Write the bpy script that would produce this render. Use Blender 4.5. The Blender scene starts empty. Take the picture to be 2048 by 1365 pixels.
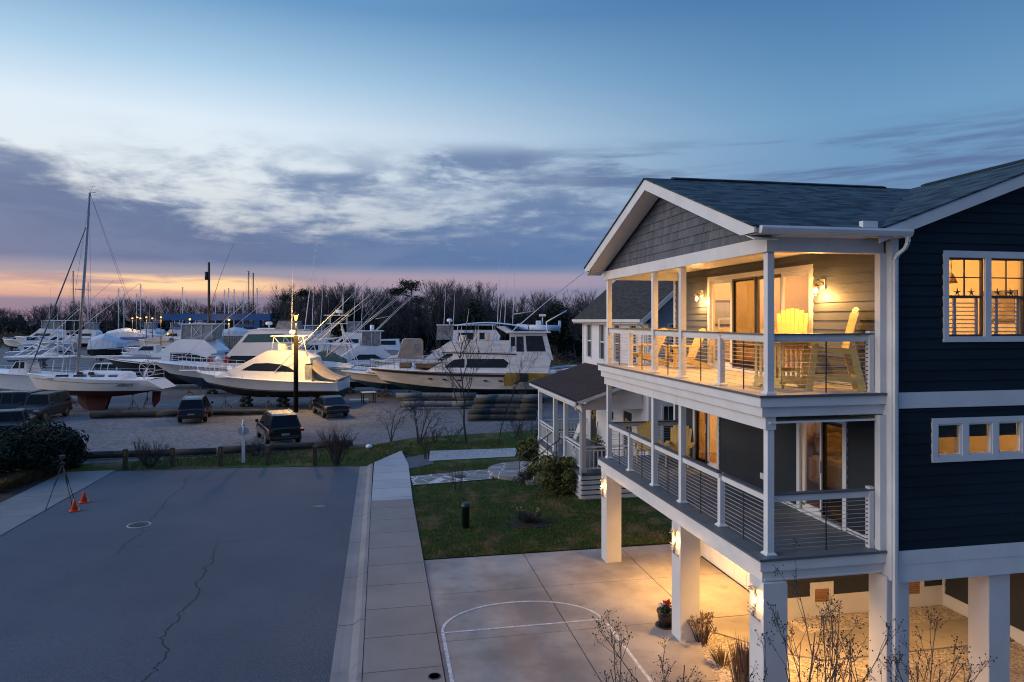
import bpy, math, random
from mathutils import Vector, Matrix
PI = math.pi
R = math.radians
C = bpy.context.scene.collection
SC = bpy.context.scene
# ---- survey of the place: camera 7.1 m above the road, street runs along +Y
CH, TH, FP = 7.1, math.atan(263 / 1365), 1365.0
CT, ST = math.cos(TH), math.sin(TH)
def at(u, v, d):
    xc = (u - 1024) / FP * d
    return Vector((d * ST + xc * CT, d * CT - xc * ST, CH - (v - 640) / FP * d))
def gp(u, v, z=0.0):
    return at(u, v, FP * (CH - z) / (v - 640))
def gx(u, d):
    p = at(u, 640, d); return Vector((p.x, p.y, 0))
# ---------------------------------------------------------------- mesh builder
class MB:
    def __init__(s): s.v = []; s.f = []; s.m = []; s.s = []
    def add(s, vs, fs, m=0, sm=False):
        b = len(s.v); s.v += [tuple(p) for p in vs]
        for f in fs:
            s.f.append(tuple(b + i for i in f)); s.m.append(m); s.s.append(sm)
        return s
    def quad(s, a, b, c, d, m=0): return s.add([a, b, c, d], [(0, 1, 2, 3)], m)
    def box(s, x0, x1, y0, y1, z0, z1, m=0):
        v = [(x, y, z) for z in (z0, z1) for y in (y0, y1) for x in (x0, x1)]
        return s.add(v, [(0, 2, 3, 1), (4, 5, 7, 6), (0, 1, 5, 4), (2, 6, 7, 3), (0, 4, 6, 2), (1, 3, 7, 5)], m)
    def bbox(s, x0, x1, y0, y1, z0, z1, b=.02, m=0):
        # box with chamfered edges
        rings = []
        for z, k in ((z0, b), (z0 + b, 0), (z1 - b, 0), (z1, b)):
            rings.append([(x0 + k + b * .6, y0 + k, z), (x1 - k - b * .6, y0 + k, z), (x1 - k, y0 + k + b * .6, z), (x1 - k, y1 - k - b * .6, z),
                          (x1 - k - b * .6, y1 - k, z), (x0 + k + b * .6, y1 - k, z), (x0 + k, y1 - k - b * .6, z), (x0 + k, y0 + k + b * .6, z)])
        return s.loft(rings, m, cap=True)
    def obox(s, p, q, w, h, m=0, up=(0, 0, 1)):
        # bar from p to q, width w (sideways), height h (along up)
        p, q = Vector(p), Vector(q); d = (q - p).normalized(); u = Vector(up)
        sd = d.cross(u)
        if sd.length < 1e-4: sd = d.cross(Vector((1, 0, 0)))
        sd.normalize(); u = sd.cross(d).normalized()
        a, b = sd * w / 2, u * h / 2
        v = [p - a - b, p + a - b, p + a + b, p - a + b, q - a - b, q + a - b, q + a + b, q - a + b]
        return s.add(v, [(3, 2, 1, 0), (4, 5, 6, 7), (0, 1, 5, 4), (1, 2, 6, 5), (2, 3, 7, 6), (3, 0, 4, 7)], m)
    def cyl(s, p, q, r0, r1=None, n=8, m=0, cap=True, sm=True):
        r1 = r0 if r1 is None else r1
        p, q = Vector(p), Vector(q); d = (q - p)
        if d.length < 1e-6: return s
        d.normalize()
        a = d.cross(Vector((0, 0, 1)) if abs(d.z) < .9 else Vector((1, 0, 0))).normalized(); b = d.cross(a)
        v = []
        for c, r in ((p, r0), (q, r1)):
            for i in range(n):
                t = 2 * PI * i / n; v.append(c + (a * math.cos(t) + b * math.sin(t)) * r)
        s.add(v, [(i, (i + 1) % n, n + (i + 1) % n, n + i) for i in range(n)], m, sm)
        if cap:
            s.add(v[:n], [tuple(range(n))[::-1]], m); s.add(v[n:], [tuple(range(n))], m)
        return s
    def tube(s, pts, r, n=6, m=0):
        for i in range(len(pts) - 1):
            a = r[i] if isinstance(r, (list, tuple)) else r; b = r[i + 1] if isinstance(r, (list, tuple)) else r
            s.cyl(pts[i], pts[i + 1], a, b, n, m, cap=(i in (0, len(pts) - 2)))
        return s
    def lathe(s, prof, c=(0, 0, 0), n=16, m=0, sx=1, sy=1):
        rings = [[(c[0] + r * math.cos(2 * PI * i / n) * sx, c[1] + r * math.sin(2 * PI * i / n) * sy, c[2] + z) for i in range(n)] for r, z in prof]
        return s.loft(rings, m, cap=True, sm=True)
    def loft(s, rings, m=0, cap=False, sm=False, closed=True, cm=None):
        n = len(rings[0]); v = [p for r in rings for p in r]; f = []
        for j in range(len(rings) - 1):
            for i in range(n if closed else n - 1):
                k = (i + 1) % n
                f.append((j * n + i, j * n + k, (j + 1) * n + k, (j + 1) * n + i))
        s.add(v, f, m, sm)
        if cap:
            s.add(rings[0], [tuple(range(n))[::-1]], m if cm is None else cm); s.add(rings[-1], [tuple(range(n))], m if cm is None else cm)
        return s
    def ball(s, c, r, n=10, m=0, sz=1.0):
        k = max(4, n // 2 + 1)
        return s.lathe([(max(1e-4, r * math.sin(PI * j / k)), -r * math.cos(PI * j / k) * sz) for j in range(k + 1)], c, n, m)
    def prism(s, poly, axis, a, b, m=0, cap=True):
        # poly of 2-D points extruded along axis ('x': (y,z), 'y': (x,z), 'z': (x,y)) from a to b
        def P(p, t): return {'x': (t, p[0], p[1]), 'y': (p[0], t, p[1]), 'z': (p[0], p[1], t)}[axis]
        n = len(poly)
        r0, r1 = [P(p, a) for p in poly], [P(p, b) for p in poly]
        s.add(r0 + r1, [(i, (i + 1) % n, n + (i + 1) % n, n + i) for i in range(n)], m)
        if cap: s.add(r0, [tuple(range(n))[::-1]], m); s.add(r1, [tuple(range(n))], m)
        return s
    def sheet(s, pts, z, m=0): return s.add([(p[0], p[1], z) for p in pts], [tuple(range(len(pts)))], m)
    def build(s, name, mats, parent=None, world=False, fix=True):
        me = bpy.data.meshes.new(name); me.from_pydata(s.v, [], s.f)
        for mt in (mats if isinstance(mats, (list, tuple)) else [mats]): me.materials.append(mt)
        me.polygons.foreach_set('material_index', s.m); me.polygons.foreach_set('use_smooth', s.s)
        if fix and len(s.f) < 60000:
            import bmesh
            bm = bmesh.new(); bm.from_mesh(me)
            bmesh.ops.remove_doubles(bm, verts=bm.verts, dist=1e-5)
            bmesh.ops.recalc_face_normals(bm, faces=bm.faces); bm.to_mesh(me); bm.free()
        me.update()
        o = bpy.data.objects.new(name, me); C.objects.link(o)
        if parent is not None:
            o.parent = parent
            if world and parent.parent is None: o.location = -Vector(parent.location)
        return o
def tag(o, label=None, cat=None, group=None, kind=None):
    if label: o['label'] = label
    if cat: o['category'] = cat
    if group: o['group'] = group
    if kind: o['kind'] = kind
    return o
def thing(name, label, cat, loc=(0, 0, 0), rz=0, group=None):
    o = bpy.data.objects.new(name, None); C.objects.link(o); o.empty_display_size = .3
    o.location = loc; o.rotation_euler = (0, 0, rz)
    return tag(o, label, cat, group)
def struct(name, mb, mt): return tag(mb.build(name, mt), kind='structure')
def kids(o): return [c for c in bpy.data.objects if c.parent == o]
def dup(o, loc=None, rz=None, label=None, scale=None, parent=None, _ch=None):
    c = o.copy(); C.objects.link(c)
    if parent is not None: c.parent = parent
    if loc is not None: c.location = loc
    if rz is not None: c.rotation_euler = (0, 0, rz)
    if scale is not None: c.scale = (scale,) * 3 if isinstance(scale, (int, float)) else scale
    if label: c['label'] = label
    for k in list(o.children): dup(k, parent=c)
    return c
def split_islands(o):
    me = o.data; n = len(me.vertices); par = list(range(n))
    def fd(i):
        while par[i] != i: par[i] = par[par[i]]; i = par[i]
        return i
    for p in me.polygons:
        a = fd(p.vertices[0])
        for v in p.vertices[1:]: par[fd(v)] = a
    isl = {}
    for p in me.polygons: isl.setdefault(fd(p.vertices[0]), []).append(p)
    if len(isl) < 2: return
    for fs in isl.values():
        mp = {}; vs = []; out = []
        for p in fs:
            out.append(tuple(mp.setdefault(v, len(mp)) for v in p.vertices))
        vs = [None] * len(mp)
        for v, i in mp.items(): vs[i] = tuple(me.vertices[v].co)
        m2 = bpy.data.meshes.new(me.name); m2.from_pydata(vs, [], out)
        for mt in me.materials: m2.materials.append(mt)
        m2.polygons.foreach_set('material_index', [p.material_index for p in fs]); m2.polygons.foreach_set('use_smooth', [p.use_smooth for p in fs]); m2.update()
        c = bpy.data.objects.new(o.name.split('.')[0], m2); C.objects.link(c); c.parent = o.parent; c.location = o.location
    bpy.data.objects.remove(o)
# ---------------------------------------------------------------- node helpers
class V:
    def __init__(s, nt, k): s.nt = nt; s.k = k
    def _op(s, op, *a):
        n = s.nt.nodes.new('ShaderNodeMath'); n.operation = op
        for i, x in enumerate((s,) + a):
            if isinstance(x, V): s.nt.links.new(x.k, n.inputs[i])
            else: n.inputs[i].default_value = x
        return V(s.nt, n.outputs[0])
    def __add__(s, o): return s._op('ADD', o)
    __radd__ = __add__
    def __mul__(s, o): return s._op('MULTIPLY', o)
    __rmul__ = __mul__
    def __sub__(s, o): return s._op('SUBTRACT', o)
    def __rsub__(s, o): return (s * -1.0) + o
    def __truediv__(s, o): return s._op('DIVIDE', o)
    def fn(s, op, *a): return s._op(op, *a)
    def step(s, a, b, lo=0., hi=1.):
        n = s.nt.nodes.new('ShaderNodeMapRange'); n.interpolation_type = 'SMOOTHSTEP'
        if a > b: a, b, lo, hi = b, a, hi, lo
        s.nt.links.new(s.k, n.inputs[0])
        for i, x in enumerate((a, b, lo, hi)): n.inputs[i + 1].default_value = x
        return V(s.nt, n.outputs[0])
    def band(s, a, b, c, d): return s.step(a, b) * s.step(d, c)
    def sep(s):
        n = s.nt.nodes.new('ShaderNodeSeparateXYZ'); s.nt.links.new(s.k, n.inputs[0])
        return [V(s.nt, n.outputs[i]) for i in range(3)]
def setin(nt, sock, x):
    if isinstance(x, V): nt.links.new(x.k, sock)
    elif isinstance(x, (tuple, list)) and len(x) == 3 and len(sock.default_value) == 4: sock.default_value = (*x, 1)
    else: sock.default_value = x
def comb(nt, x, y, z):
    n = nt.nodes.new('ShaderNodeCombineXYZ')
    for i, a in enumerate((x, y, z)): setin(nt, n.inputs[i], a)
    return V(nt, n.outputs[0])
def noise(nt, vec, scale=5., detail=4., rough=.55, dist=0., out=0):
    n = nt.nodes.new('ShaderNodeTexNoise'); nt.links.new(vec.k, n.inputs['Vector'])
    n.inputs['Scale'].default_value = scale; n.inputs['Detail'].default_value = detail
    n.inputs['Roughness'].default_value = rough; n.inputs['Distortion'].default_value = dist
    return V(nt, n.outputs[out])
def voro(nt, vec, scale, feat='F1', rnd=1.):
    n = nt.nodes.new('ShaderNodeTexVoronoi'); n.feature = feat; nt.links.new(vec.k, n.inputs['Vector'])
    n.inputs['Scale'].default_value = scale; n.inputs['Randomness'].default_value = rnd
    return n
def mix(nt, f, a, b, mode='MIX'):
    n = nt.nodes.new('ShaderNodeMix'); n.data_type = 'RGBA'; n.blend_type = mode
    setin(nt, n.inputs[0], f); setin(nt, n.inputs[6], a); setin(nt, n.inputs[7], b)
    return V(nt, n.outputs[2])
def ramp(nt, f, stops):
    n = nt.nodes.new('ShaderNodeValToRGB'); cr = n.color_ramp
    while len(cr.elements) < len(stops): cr.elements.new(.5)
    for e, (p, c) in zip(cr.elements, stops): e.position = p; e.color = (*c, 1)
    setin(nt, n.inputs[0], f); return V(nt, n.outputs[0])
def lin(r, g, b):
    f = lambda c: (c / 255 / 12.92) if c <= 10 else ((c / 255 + .055) / 1.055) ** 2.4
    return (f(r), f(g), f(b))
def coords(nt, kind='Object'):
    n = nt.nodes.new('ShaderNodeTexCoord'); return V(nt, n.outputs[kind])
def scaled(nt, v, s):
    n = nt.nodes.new('ShaderNodeMapping'); n.inputs['Scale'].default_value = s; nt.links.new(v.k, n.inputs[0]); return V(nt, n.outputs[0])
def new_mat(name):
    m = bpy.data.materials.new(name); m.use_nodes = True; nt = m.node_tree
    return m, nt, nt.nodes['Principled BSDF']
def bump(nt, b, h, strength=.3, dist=.01):
    n = nt.nodes.new('ShaderNodeBump'); n.inputs['Strength'].default_value = strength; n.inputs['Distance'].default_value = dist
    nt.links.new(h.k, n.inputs['Height']); nt.links.new(n.outputs[0], b.inputs['Normal'])
def mat(name, col, rough=.6, metal=0., var=.12, vs=3., bmp=0., bs=60., spec=.5, coat=0., stretch=(1, 1, 1), fine=0.):
    m, nt, b = new_mat(name)
    co = scaled(nt, coords(nt), stretch)
    n1 = noise(nt, co, vs, 5)
    f = n1.step(.3, .7)
    lo = tuple(c * (1 - var) for c in col); hi = tuple(min(1, c * (1 + var)) for c in col)
    c = mix(nt, f, lo, hi)
    if fine:
        n2 = noise(nt, co, bs, 2); c = mix(nt, n2.step(.35, .65) * fine, c, tuple(x * .35 for x in col))
    setin(nt, b.inputs['Base Color'], c)
    b.inputs['Roughness'].default_value = rough; b.inputs['Metallic'].default_value = metal
    b.inputs['Specular IOR Level'].default_value = spec; b.inputs['Coat Weight'].default_value = coat
    if bmp: bump(nt, b, noise(nt, co, bs, 3), bmp, .01)
    return m
def emit(name, col, s):
    m, nt, b = new_mat(name)
    b.inputs['Base Color'].default_value = (*col, 1)
    b.inputs['Emission Color'].default_value = (*col, 1); b.inputs['Emission Strength'].default_value = s
    return m
def glass_mat(name, tint=(.9, .95, 1), refl=.12, dark=0.):
    m, nt, b = new_mat(name); nt.nodes.remove(b)
    out = [n for n in nt.nodes if n.type == 'OUTPUT_MATERIAL'][0]
    t = nt.nodes.new('ShaderNodeBsdfTransparent'); t.inputs[0].default_value = (*[c * (1 - dark) for c in tint], 1)
    g = nt.nodes.new('ShaderNodeBsdfGlossy'); g.inputs['Roughness'].default_value = .03
    lw = nt.nodes.new('ShaderNodeFresnel'); lw.inputs[0].default_value = 1.45
    f = V(nt, lw.outputs[0]) * refl
    mx = nt.nodes.new('ShaderNodeMixShader'); nt.links.new(f.k, mx.inputs[0]); nt.links.new(t.outputs[0], mx.inputs[1]); nt.links.new(g.outputs[0], mx.inputs[2])
    nt.links.new(mx.outputs[0], out.inputs[0]); return m
def lamp(name, loc, power, col=(1, .54, .19), r=.05, spot=0):
    l = bpy.data.lights.new(name, 'SPOT' if spot else 'POINT')
    if spot: l.spot_size = spot; l.spot_blend = 1.0
    l.energy = power; l.color = col; l.shadow_soft_size = r
    o = bpy.data.objects.new(name, l); C.objects.link(o); o.location = loc; return o
# ---------------------------------------------------------------- camera, sky, sun
cam = bpy.data.cameras.new('camera'); co_ = bpy.data.objects.new('camera', cam); C.objects.link(co_)
cam.lens = 24.0; cam.sensor_width = 36.0; cam.sensor_fit = 'HORIZONTAL'; cam.shift_y = -42.5 / 2048
cam.clip_start = .1; cam.clip_end = 6000
co_.location = (0, 0, CH); co_.rotation_euler = (PI / 2, 0, -TH)
SC.camera = co_
SC.view_settings.view_transform = 'Standard'; SC.view_settings.look = 'None'; SC.view_settings.exposure = 0.12; SC.view_settings.gamma = 1
SC.cycles.use_denoising = True; SC.cycles.filter_width = 1.1
SC.cycles.max_bounces = 6; SC.cycles.diffuse_bounces = 3; SC.cycles.transparent_max_bounces = 12
SC.cycles.sample_clamp_indirect = 4.0; SC.cycles.caustics_reflective = False; SC.cycles.caustics_refractive = False

w = bpy.data.worlds.new('World'); SC.world = w; w.use_nodes = True; nt = w.node_tree
bg = nt.nodes['Background']
d3 = coords(nt, 'Generated'); dx, dy, dz = d3.sep()
az = dx.fn('ARCTAN2', dy) * (180 / PI)
el = dz.fn('ARCSINE') * (180 / PI)
e01 = (el / 90.0).fn('MAXIMUM', 0.0)
E = lambda *s: [(a / 90, lin(*c)) for a, c in s]
left = ramp(nt, e01, E((0, (122, 114, 140)), (3, (142, 134, 154)), (7, (196, 200, 206)), (11, (218, 226, 231)), (15, (214, 228, 240)), (19, (164, 198, 224)), (24, (104, 151, 194)), (40, (104, 162, 230)), (90, (82, 146, 232))))
rght = ramp(nt, e01, E((0, (118, 116, 148)), (3, (132, 136, 166)), (6, (110, 140, 178)), (10, (108, 144, 182)), (15, (106, 150, 188)), (20, (86, 132, 176)), (25, (68, 112, 160)), (40, (78, 138, 214)), (90, (80, 142, 228))))
sky = mix(nt, az.step(-18, 40), left, rght)
# the half of the sky behind the camera: plain dusk blue
back = (dy * 1.0 - dx * .25).step(-.1, -.75)
sky = mix(nt, back * .95, sky, lin(68, 104, 150))
# clouds: a flat layer seen in perspective
zz = (dz.fn('MAXIMUM', 0.0) + .09)
px, py = dx / zz, dy / zz
cl = comb(nt, px, py, 0.3)
n1 = noise(nt, cl, 1.3, 9, .6, .4); n2 = noise(nt, cl, 3.6, 7, .6, .25); n3 = noise(nt, scaled(nt, comb(nt, az, el, 0.), (.05, .5, 1)), 1.0, 6, .6, .3)
n4 = noise(nt, scaled(nt, comb(nt, az, el, 3.), (.12, .32, 1)), 1.0, 7, .62, .5)
# high broken sheet
m_alto = el.band(5.5, 8.5, 10.5, 15.5) * az.band(-26, -12, 12, 27) * (n2 * .45 + n4 * .55).step(.40, .62)
sky = mix(nt, m_alto * .88, sky, lin(114, 136, 172))
pa = (az.band(1, 5, 11, 17) * el.band(10.2, 11.6, 13.2, 14.8)).fn('MAXIMUM', az.band(7, 11, 17, 22) * el.band(7.6, 8.6, 9.8, 11.2)).fn('MAXIMUM', az.band(-12, -6, -1, 2) * el.band(9.6, 10.4, 11.2, 12.2) * .8)
sky = mix(nt, pa * (n4 * .5 + n2 * .5).step(.36, .54) * .85, sky, lin(100, 124, 162))
m_str = el.band(8.5, 10.8, 12.5, 15) * az.band(6, 20, 60, 80) * n3.step(.44, .60)
sky = mix(nt, m_str * .85, sky, lin(86, 108, 148))
m_lo = el.band(5, 7, 9, 13) * az.band(8, 22, 60, 80) * n4.step(.45, .62)
sky = mix(nt, m_lo * .5, sky, lin(98, 124, 164))
# dark bank, its top edge falling to the right
top = az.step(-30, -8, 12.0, 8.0) + (n4 - .5) * 6.5 + (n2 - .5) * 4.0
m_bank = (top - el).step(-1.0, 2.0) * el.step(3.4, 4.7)
fade = az.step(60, 14)
bankc = mix(nt, az.step(-22, 14), lin(82, 103, 144), lin(80, 112, 158))
bankc = mix(nt, n4.step(.40, .66) * .6, bankc, lin(104, 124, 162))
bankc = mix(nt, el.band(3.5, 4.5, 5, 8) * az.step(4, -20) * .3, bankc, lin(102, 110, 146))
sky = mix(nt, m_bank * fade * .93, sky, bankc)
gaps = n3.step(.60, .72) * el.band(6.5, 8, 9.5, 11.5) * az.band(-24, -16, -4, 2)
sky = mix(nt, gaps * .8, sky, lin(225, 205, 180))
# last light under the bank
edge = (n3 - .5) * 1.6
gl = (el + edge).band(1.5, 2.1, 2.8, 3.3) * az.band(-75, -30, -10, -1) * n3.step(.30, .55, .35, 1.)
sky = mix(nt, gl * .75, sky, lin(226, 172, 148))
hot = (el + edge).band(2.0, 2.5, 3.0, 3.5) * az.band(-30, -18, -12, -5) * n3.step(.36, .5)
sky = mix(nt, hot, sky, (1.0, .66, .36))
pink = (el + edge * .6).band(2.3, 2.9, 3.4, 4.1) * az.band(-8, -2, 14, 26)
sky = mix(nt, pink * .45, sky, lin(182, 154, 170))
below = el.step(-.2, -3)
sky = mix(nt, below, sky, lin(40, 44, 54))
# physical dusk sky, faint, under the painted clouds' own light
ns = nt.nodes.new('ShaderNodeTexSky'); ns.sky_type = 'NISHITA'; ns.sun_disc = False; ns.sun_elevation = R(2.0); ns.sun_rotation = R(-35)
sky = mix(nt, .003, sky, V(nt, ns.outputs[0]), 'ADD')
nt.links.new(sky.k, bg.inputs[0]); bg.inputs[1].default_value = 1.0
sl = bpy.data.lights.new('sun', 'SUN'); sl.energy = 1.8; sl.angle = R(50); sl.color = (1, .85, .77)
so = bpy.data.objects.new('sun', sl); C.objects.link(so); so.rotation_euler = (R(90 - 16), 0, R(180 + 90))
# ================================================================ materials
M = {}
M['white'] = mat('white_trim_paint', (.64, .64, .63), .45, var=.05, vs=2)
M['column'] = mat('white_column_board', (.58, .575, .56), .5, var=.06, vs=1.2, bmp=.08, bs=90)
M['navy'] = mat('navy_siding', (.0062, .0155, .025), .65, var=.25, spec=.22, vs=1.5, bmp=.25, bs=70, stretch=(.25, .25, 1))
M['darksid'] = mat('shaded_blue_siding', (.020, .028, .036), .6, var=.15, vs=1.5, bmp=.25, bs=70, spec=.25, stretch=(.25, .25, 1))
M['litgreysid'] = mat('lamplit_grey_siding', (.078, .086, .100), .6, var=.15, vs=1.5, bmp=.25, bs=70, stretch=(.25, .25, 1))  # upper wall copy of the dark siding, lamp light put into its colour
M['cream'] = mat('cream_wall', (.66, .54, .34), .7, var=.04)
M['ceil'] = mat('porch_ceiling', (.72, .70, .64), .6, var=.04)
M['whitesid'] = mat('white_siding', (.62, .63, .66), .5, var=.06, vs=1.5, bmp=.15, bs=70, stretch=(.25, .25, 1))
M['bluegrey'] = mat('blue_grey_panel', (.36, .39, .45), .6, var=.06)
M['metal'] = mat('brushed_metal', (.50, .50, .51), .4, .2, var=.05)
M['dark'] = mat('dark_metal', (.03, .03, .034), .55, .0, var=.1)
M['alu'] = mat('white_tube', (.72, .73, .75), .3, var=.03)
M['bronze'] = mat('bronze_frame', (.06, .05, .045), .4, var=.1)
M['railcap'] = mat('rail_cap', (.09, .10, .115), .45, var=.1)
M['glass'] = glass_mat('window_glass', (.96, .97, .98), .35)
M['glassd'] = glass_mat('tinted_glass', (.5, .5, .5), .9)
M['screen'] = glass_mat('screen_mesh', (.58, .54, .46), .0)
M['bulb'] = emit('lamp_bulb', (1, .60, .24), 10)
M['bulbf'] = emit('far_lamp_bulb', (1, .44, .09), 3.6)
M['black'] = mat('black_rubber', (.014, .014, .015), .7, var=.2)
M['yellow'] = mat('yellow_chair_paint', (.62, .43, .12), .45, var=.08, vs=4)
M['oak'] = mat('oak_floor', (.36, .20, .09), .4, var=.2, vs=2, stretch=(.3, 4, 1))
def boards(name, c1, c2, wdt, axis, rough=.55):
    m, nt, b = new_mat(name); co = coords(nt); x, y, z = co.sep()
    t = (y if axis == 'y' else x) / wdt; fr = t.fn('FRACT'); idx = t.fn('FLOOR')
    other = x if axis == 'y' else y
    wn = nt.nodes.new('ShaderNodeTexWhiteNoise'); wn.noise_dimensions = '1D'; nt.links.new(idx.k, wn.inputs['W'])
    g = noise(nt, comb(nt, other * 1.2, t * 7, idx * 3.), 1.2, 4)
    c = mix(nt, V(nt, wn.outputs[0]) * .55 + g * .45, c1, c2)
    gap = fr.step(.0, .03) * fr.step(1., .97)
    c = mix(nt, gap, tuple(q * .15 for q in c1), c)
    setin(nt, b.inputs['Base Color'], c); b.inputs['Roughness'].default_value = rough
    bump(nt, b, gap, .5, .006); return m
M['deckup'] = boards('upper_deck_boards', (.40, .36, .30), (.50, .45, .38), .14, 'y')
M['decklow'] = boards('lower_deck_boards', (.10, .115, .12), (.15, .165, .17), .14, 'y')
def shingle(name, along, colA, colB):
    m, nt, b = new_mat(name); co = coords(nt); x, y, z = co.sep()
    u = x if along == 'x' else y
    row = z / .05; ri = row.fn('FLOOR'); fr = row.fn('FRACT')
    off = ri.fn('MULTIPLY', .37).fn('FRACT')
    wob = noise(nt, comb(nt, ri * 1.7, u * 1.1, 0.), 2.2, 2) * .9
    tt = u / .30 + off * 3 + wob; ti = tt.fn('FLOOR'); tf = tt.fn('FRACT')
    wn = nt.nodes.new('ShaderNodeTexWhiteNoise'); wn.noise_dimensions = '2D'; nt.links.new(comb(nt, ri, ti, 0.).k, wn.inputs['Vector'])
    k = V(nt, wn.outputs[0])
    g = noise(nt, co, 90., 2)
    c = mix(nt, k * .7 + g * .3, colA, colB)
    c = mix(nt, fr.step(.75, 1.0) * .35, c, tuple(q * .3 for q in colA))
    setin(nt, b.inputs['Base Color'], c); b.inputs['Roughness'].default_value = .9; b.inputs['Specular IOR Level'].default_value = .12
    bump(nt, b, (1.0 - fr) + k * .5 + g * .2, .6, .012); return m
M['shx'] = shingle('roof_shingle', 'x', (.010, .020, .025), (.085, .125, .138))
M['shy'] = shingle('roof_shingle_main', 'y', (.010, .020, .025), (.085, .125, .138))
M['shn'] = shingle('neighbour_shingle', 'y', (.030, .027, .024), (.075, .068, .060))
def shake():
    m, nt, b = new_mat('shake_panel'); co = coords(nt); x, y, z = co.sep()
    row = z / .19; ri = row.fn('FLOOR'); fr = row.fn('FRACT')
    wob = noise(nt, comb(nt, ri * 3.7, y * 2., 0.), 3.1, 1) * 1.6
    tt = y / .15 + ri * .43 + wob; tf = tt.fn('FRACT'); ti = tt.fn('FLOOR')
    wn = nt.nodes.new('ShaderNodeTexWhiteNoise'); wn.noise_dimensions = '2D'; nt.links.new(comb(nt, ri, ti, 0.).k, wn.inputs['Vector'])
    c = mix(nt, V(nt, wn.outputs[0]), (.060, .070, .086), (.105, .118, .142))
    gap = tf.step(.02, .12)
    c = mix(nt, gap, (.016, .018, .022), c)
    setin(nt, b.inputs['Base Color'], c); b.inputs['Roughness'].default_value = .6
    bump(nt, b, gap, .6, .01); return m
M['shake'] = shake()
def metalroof():
    m, nt, b = new_mat('brown_corrugated_roof'); co = coords(nt); x, y, z = co.sep()
    n = noise(nt, co, 2., 4)
    c = mix(nt, n, (.040, .028, .024), (.078, .057, .048)); setin(nt, b.inputs['Base Color'], c)
    b.inputs['Roughness'].default_value = .7; b.inputs['Specular IOR Level'].default_value = .15; return m
M['brownroof'] = metalroof()
# ---- ground materials
def asphalt():
    m, nt, b = new_mat('asphalt'); co = coords(nt); x, y, z = co.sep()
    n1 = noise(nt, co, .22, 5, .6); n2 = noise(nt, co, 34., 4, .75); n3 = noise(nt, scaled(nt, co, (.55, .05, 1)), 1., 4)
    c = mix(nt, n1.step(.3, .7), (.050, .063, .083), (.077, .091, .112))
    c = mix(nt, n3.step(.52, .75) * .4, c, (.105, .106, .11))
    c = mix(nt, n2.step(.53, .62) * .9, c, (.21, .215, .225))
    c = mix(nt, n2.step(.46, .36) * .85, c, (.016, .018, .022))
    n5 = noise(nt, co, 7., 4, .7); c = mix(nt, n5.step(.46, .60) * .22, c, (.034, .038, .045)); c = mix(nt, n5.step(.44, .34) * .2, c, (.125, .125, .135))
    # tar cracks: wandering lines along the street
    wob = (noise(nt, comb(nt, 0., y, 0.), .5, 6, .7) - .5)
    for x0, y0, y1, wd in ((-4.6, 9, 25, .035), (-7.4, 22, 36, .03)):
        l = (x - (x0 + 0.0) + (y - 16.) * .06 - wob * 1.5).fn('ABSOLUTE')
        k = l.step(wd, wd * .3) * y.band(y0, y0 + 1, y1 - 4, y1)
        c = mix(nt, k * .9, c, (.012, .012, .013))
    l = (y - 23.2 - (noise(nt, comb(nt, x, 7., 0.), .5, 6, .7) - .5) * 1.2).fn('ABSOLUTE')
    c = mix(nt, l.step(.03, .01) * .5 * x.band(-11, -9, -3, -1), c, (.02, .02, .022))
    setin(nt, b.inputs['Base Color'], c); b.inputs['Roughness'].default_value = .82; b.inputs['Specular IOR Level'].default_value = .35
    bump(nt, b, n2, .6, .008); return m
M['asphalt'] = asphalt()
def concrete(name, c1, c2, st=.5, joint=None):
    m, nt, b = new_mat(name); co = coords(nt); x, y, z = co.sep()
    n1 = noise(nt, co, .45, 6, .6); n2 = noise(nt, co, 45., 3, .7); n3 = noise(nt, co, 2.3, 5, .6)
    c = mix(nt, n1.step(.32, .68), c1, c2)
    c = mix(nt, n3.step(.55, .8) * st, c, tuple(q * .6 for q in c1))
    c = mix(nt, n2.step(.55, .7) * .25, c, tuple(q * .6 for q in c1))
    if joint:
        for ax, p0, sp, wd in joint:
            t = ((x if ax == 'x' else y) - p0) / sp
            fr = (t + .5).fn('FRACT') - .5
            k = fr.fn('ABSOLUTE').step(wd / sp * 1.0, wd / sp * .55)
            c = mix(nt, k * .85, c, (.03, .028, .026))
            if sp < 3:
                wn = nt.nodes.new('ShaderNodeTexWhiteNoise'); wn.noise_dimensions = '1D'; nt.links.new(t.fn('FLOOR').k, wn.inputs['W'])
                c = mix(nt, V(nt, wn.outputs[0]) * .22, c, tuple(q * .55 for q in c2))
    setin(nt, b.inputs['Base Color'], c); b.inputs['Roughness'].default_value = .8
    bump(nt, b, n2 + n3 * .5, .2, .006); return m
M['walk'] = concrete('sidewalk_concrete', (.20, .178, .155), (.255, .23, .20), .3, [('y', .33, 1.5, .018)])
M['walknew'] = concrete('pale_sidewalk_concrete', (.34, .34, .34), (.40, .40, .39), .2, [('y', .33, 1.5, .018)])
M['gutter'] = concrete('gutter_concrete', (.19, .178, .165), (.25, .235, .22), .9, [('y', 1.3, 3.0, .02)])
M['drive'] = concrete('driveway_concrete', (.21, .180, .15), (.39, .35, .30), .45)
M['apron'] = concrete('apron_concrete', (.15, .155, .15), (.20, .20, .195), .5, [('y', .5, 3.0, .02)])
M['paint'] = mat('worn_white_paint', (.66, .66, .64), .7, var=.12, vs=6, fine=.5, bs=14)
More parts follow.
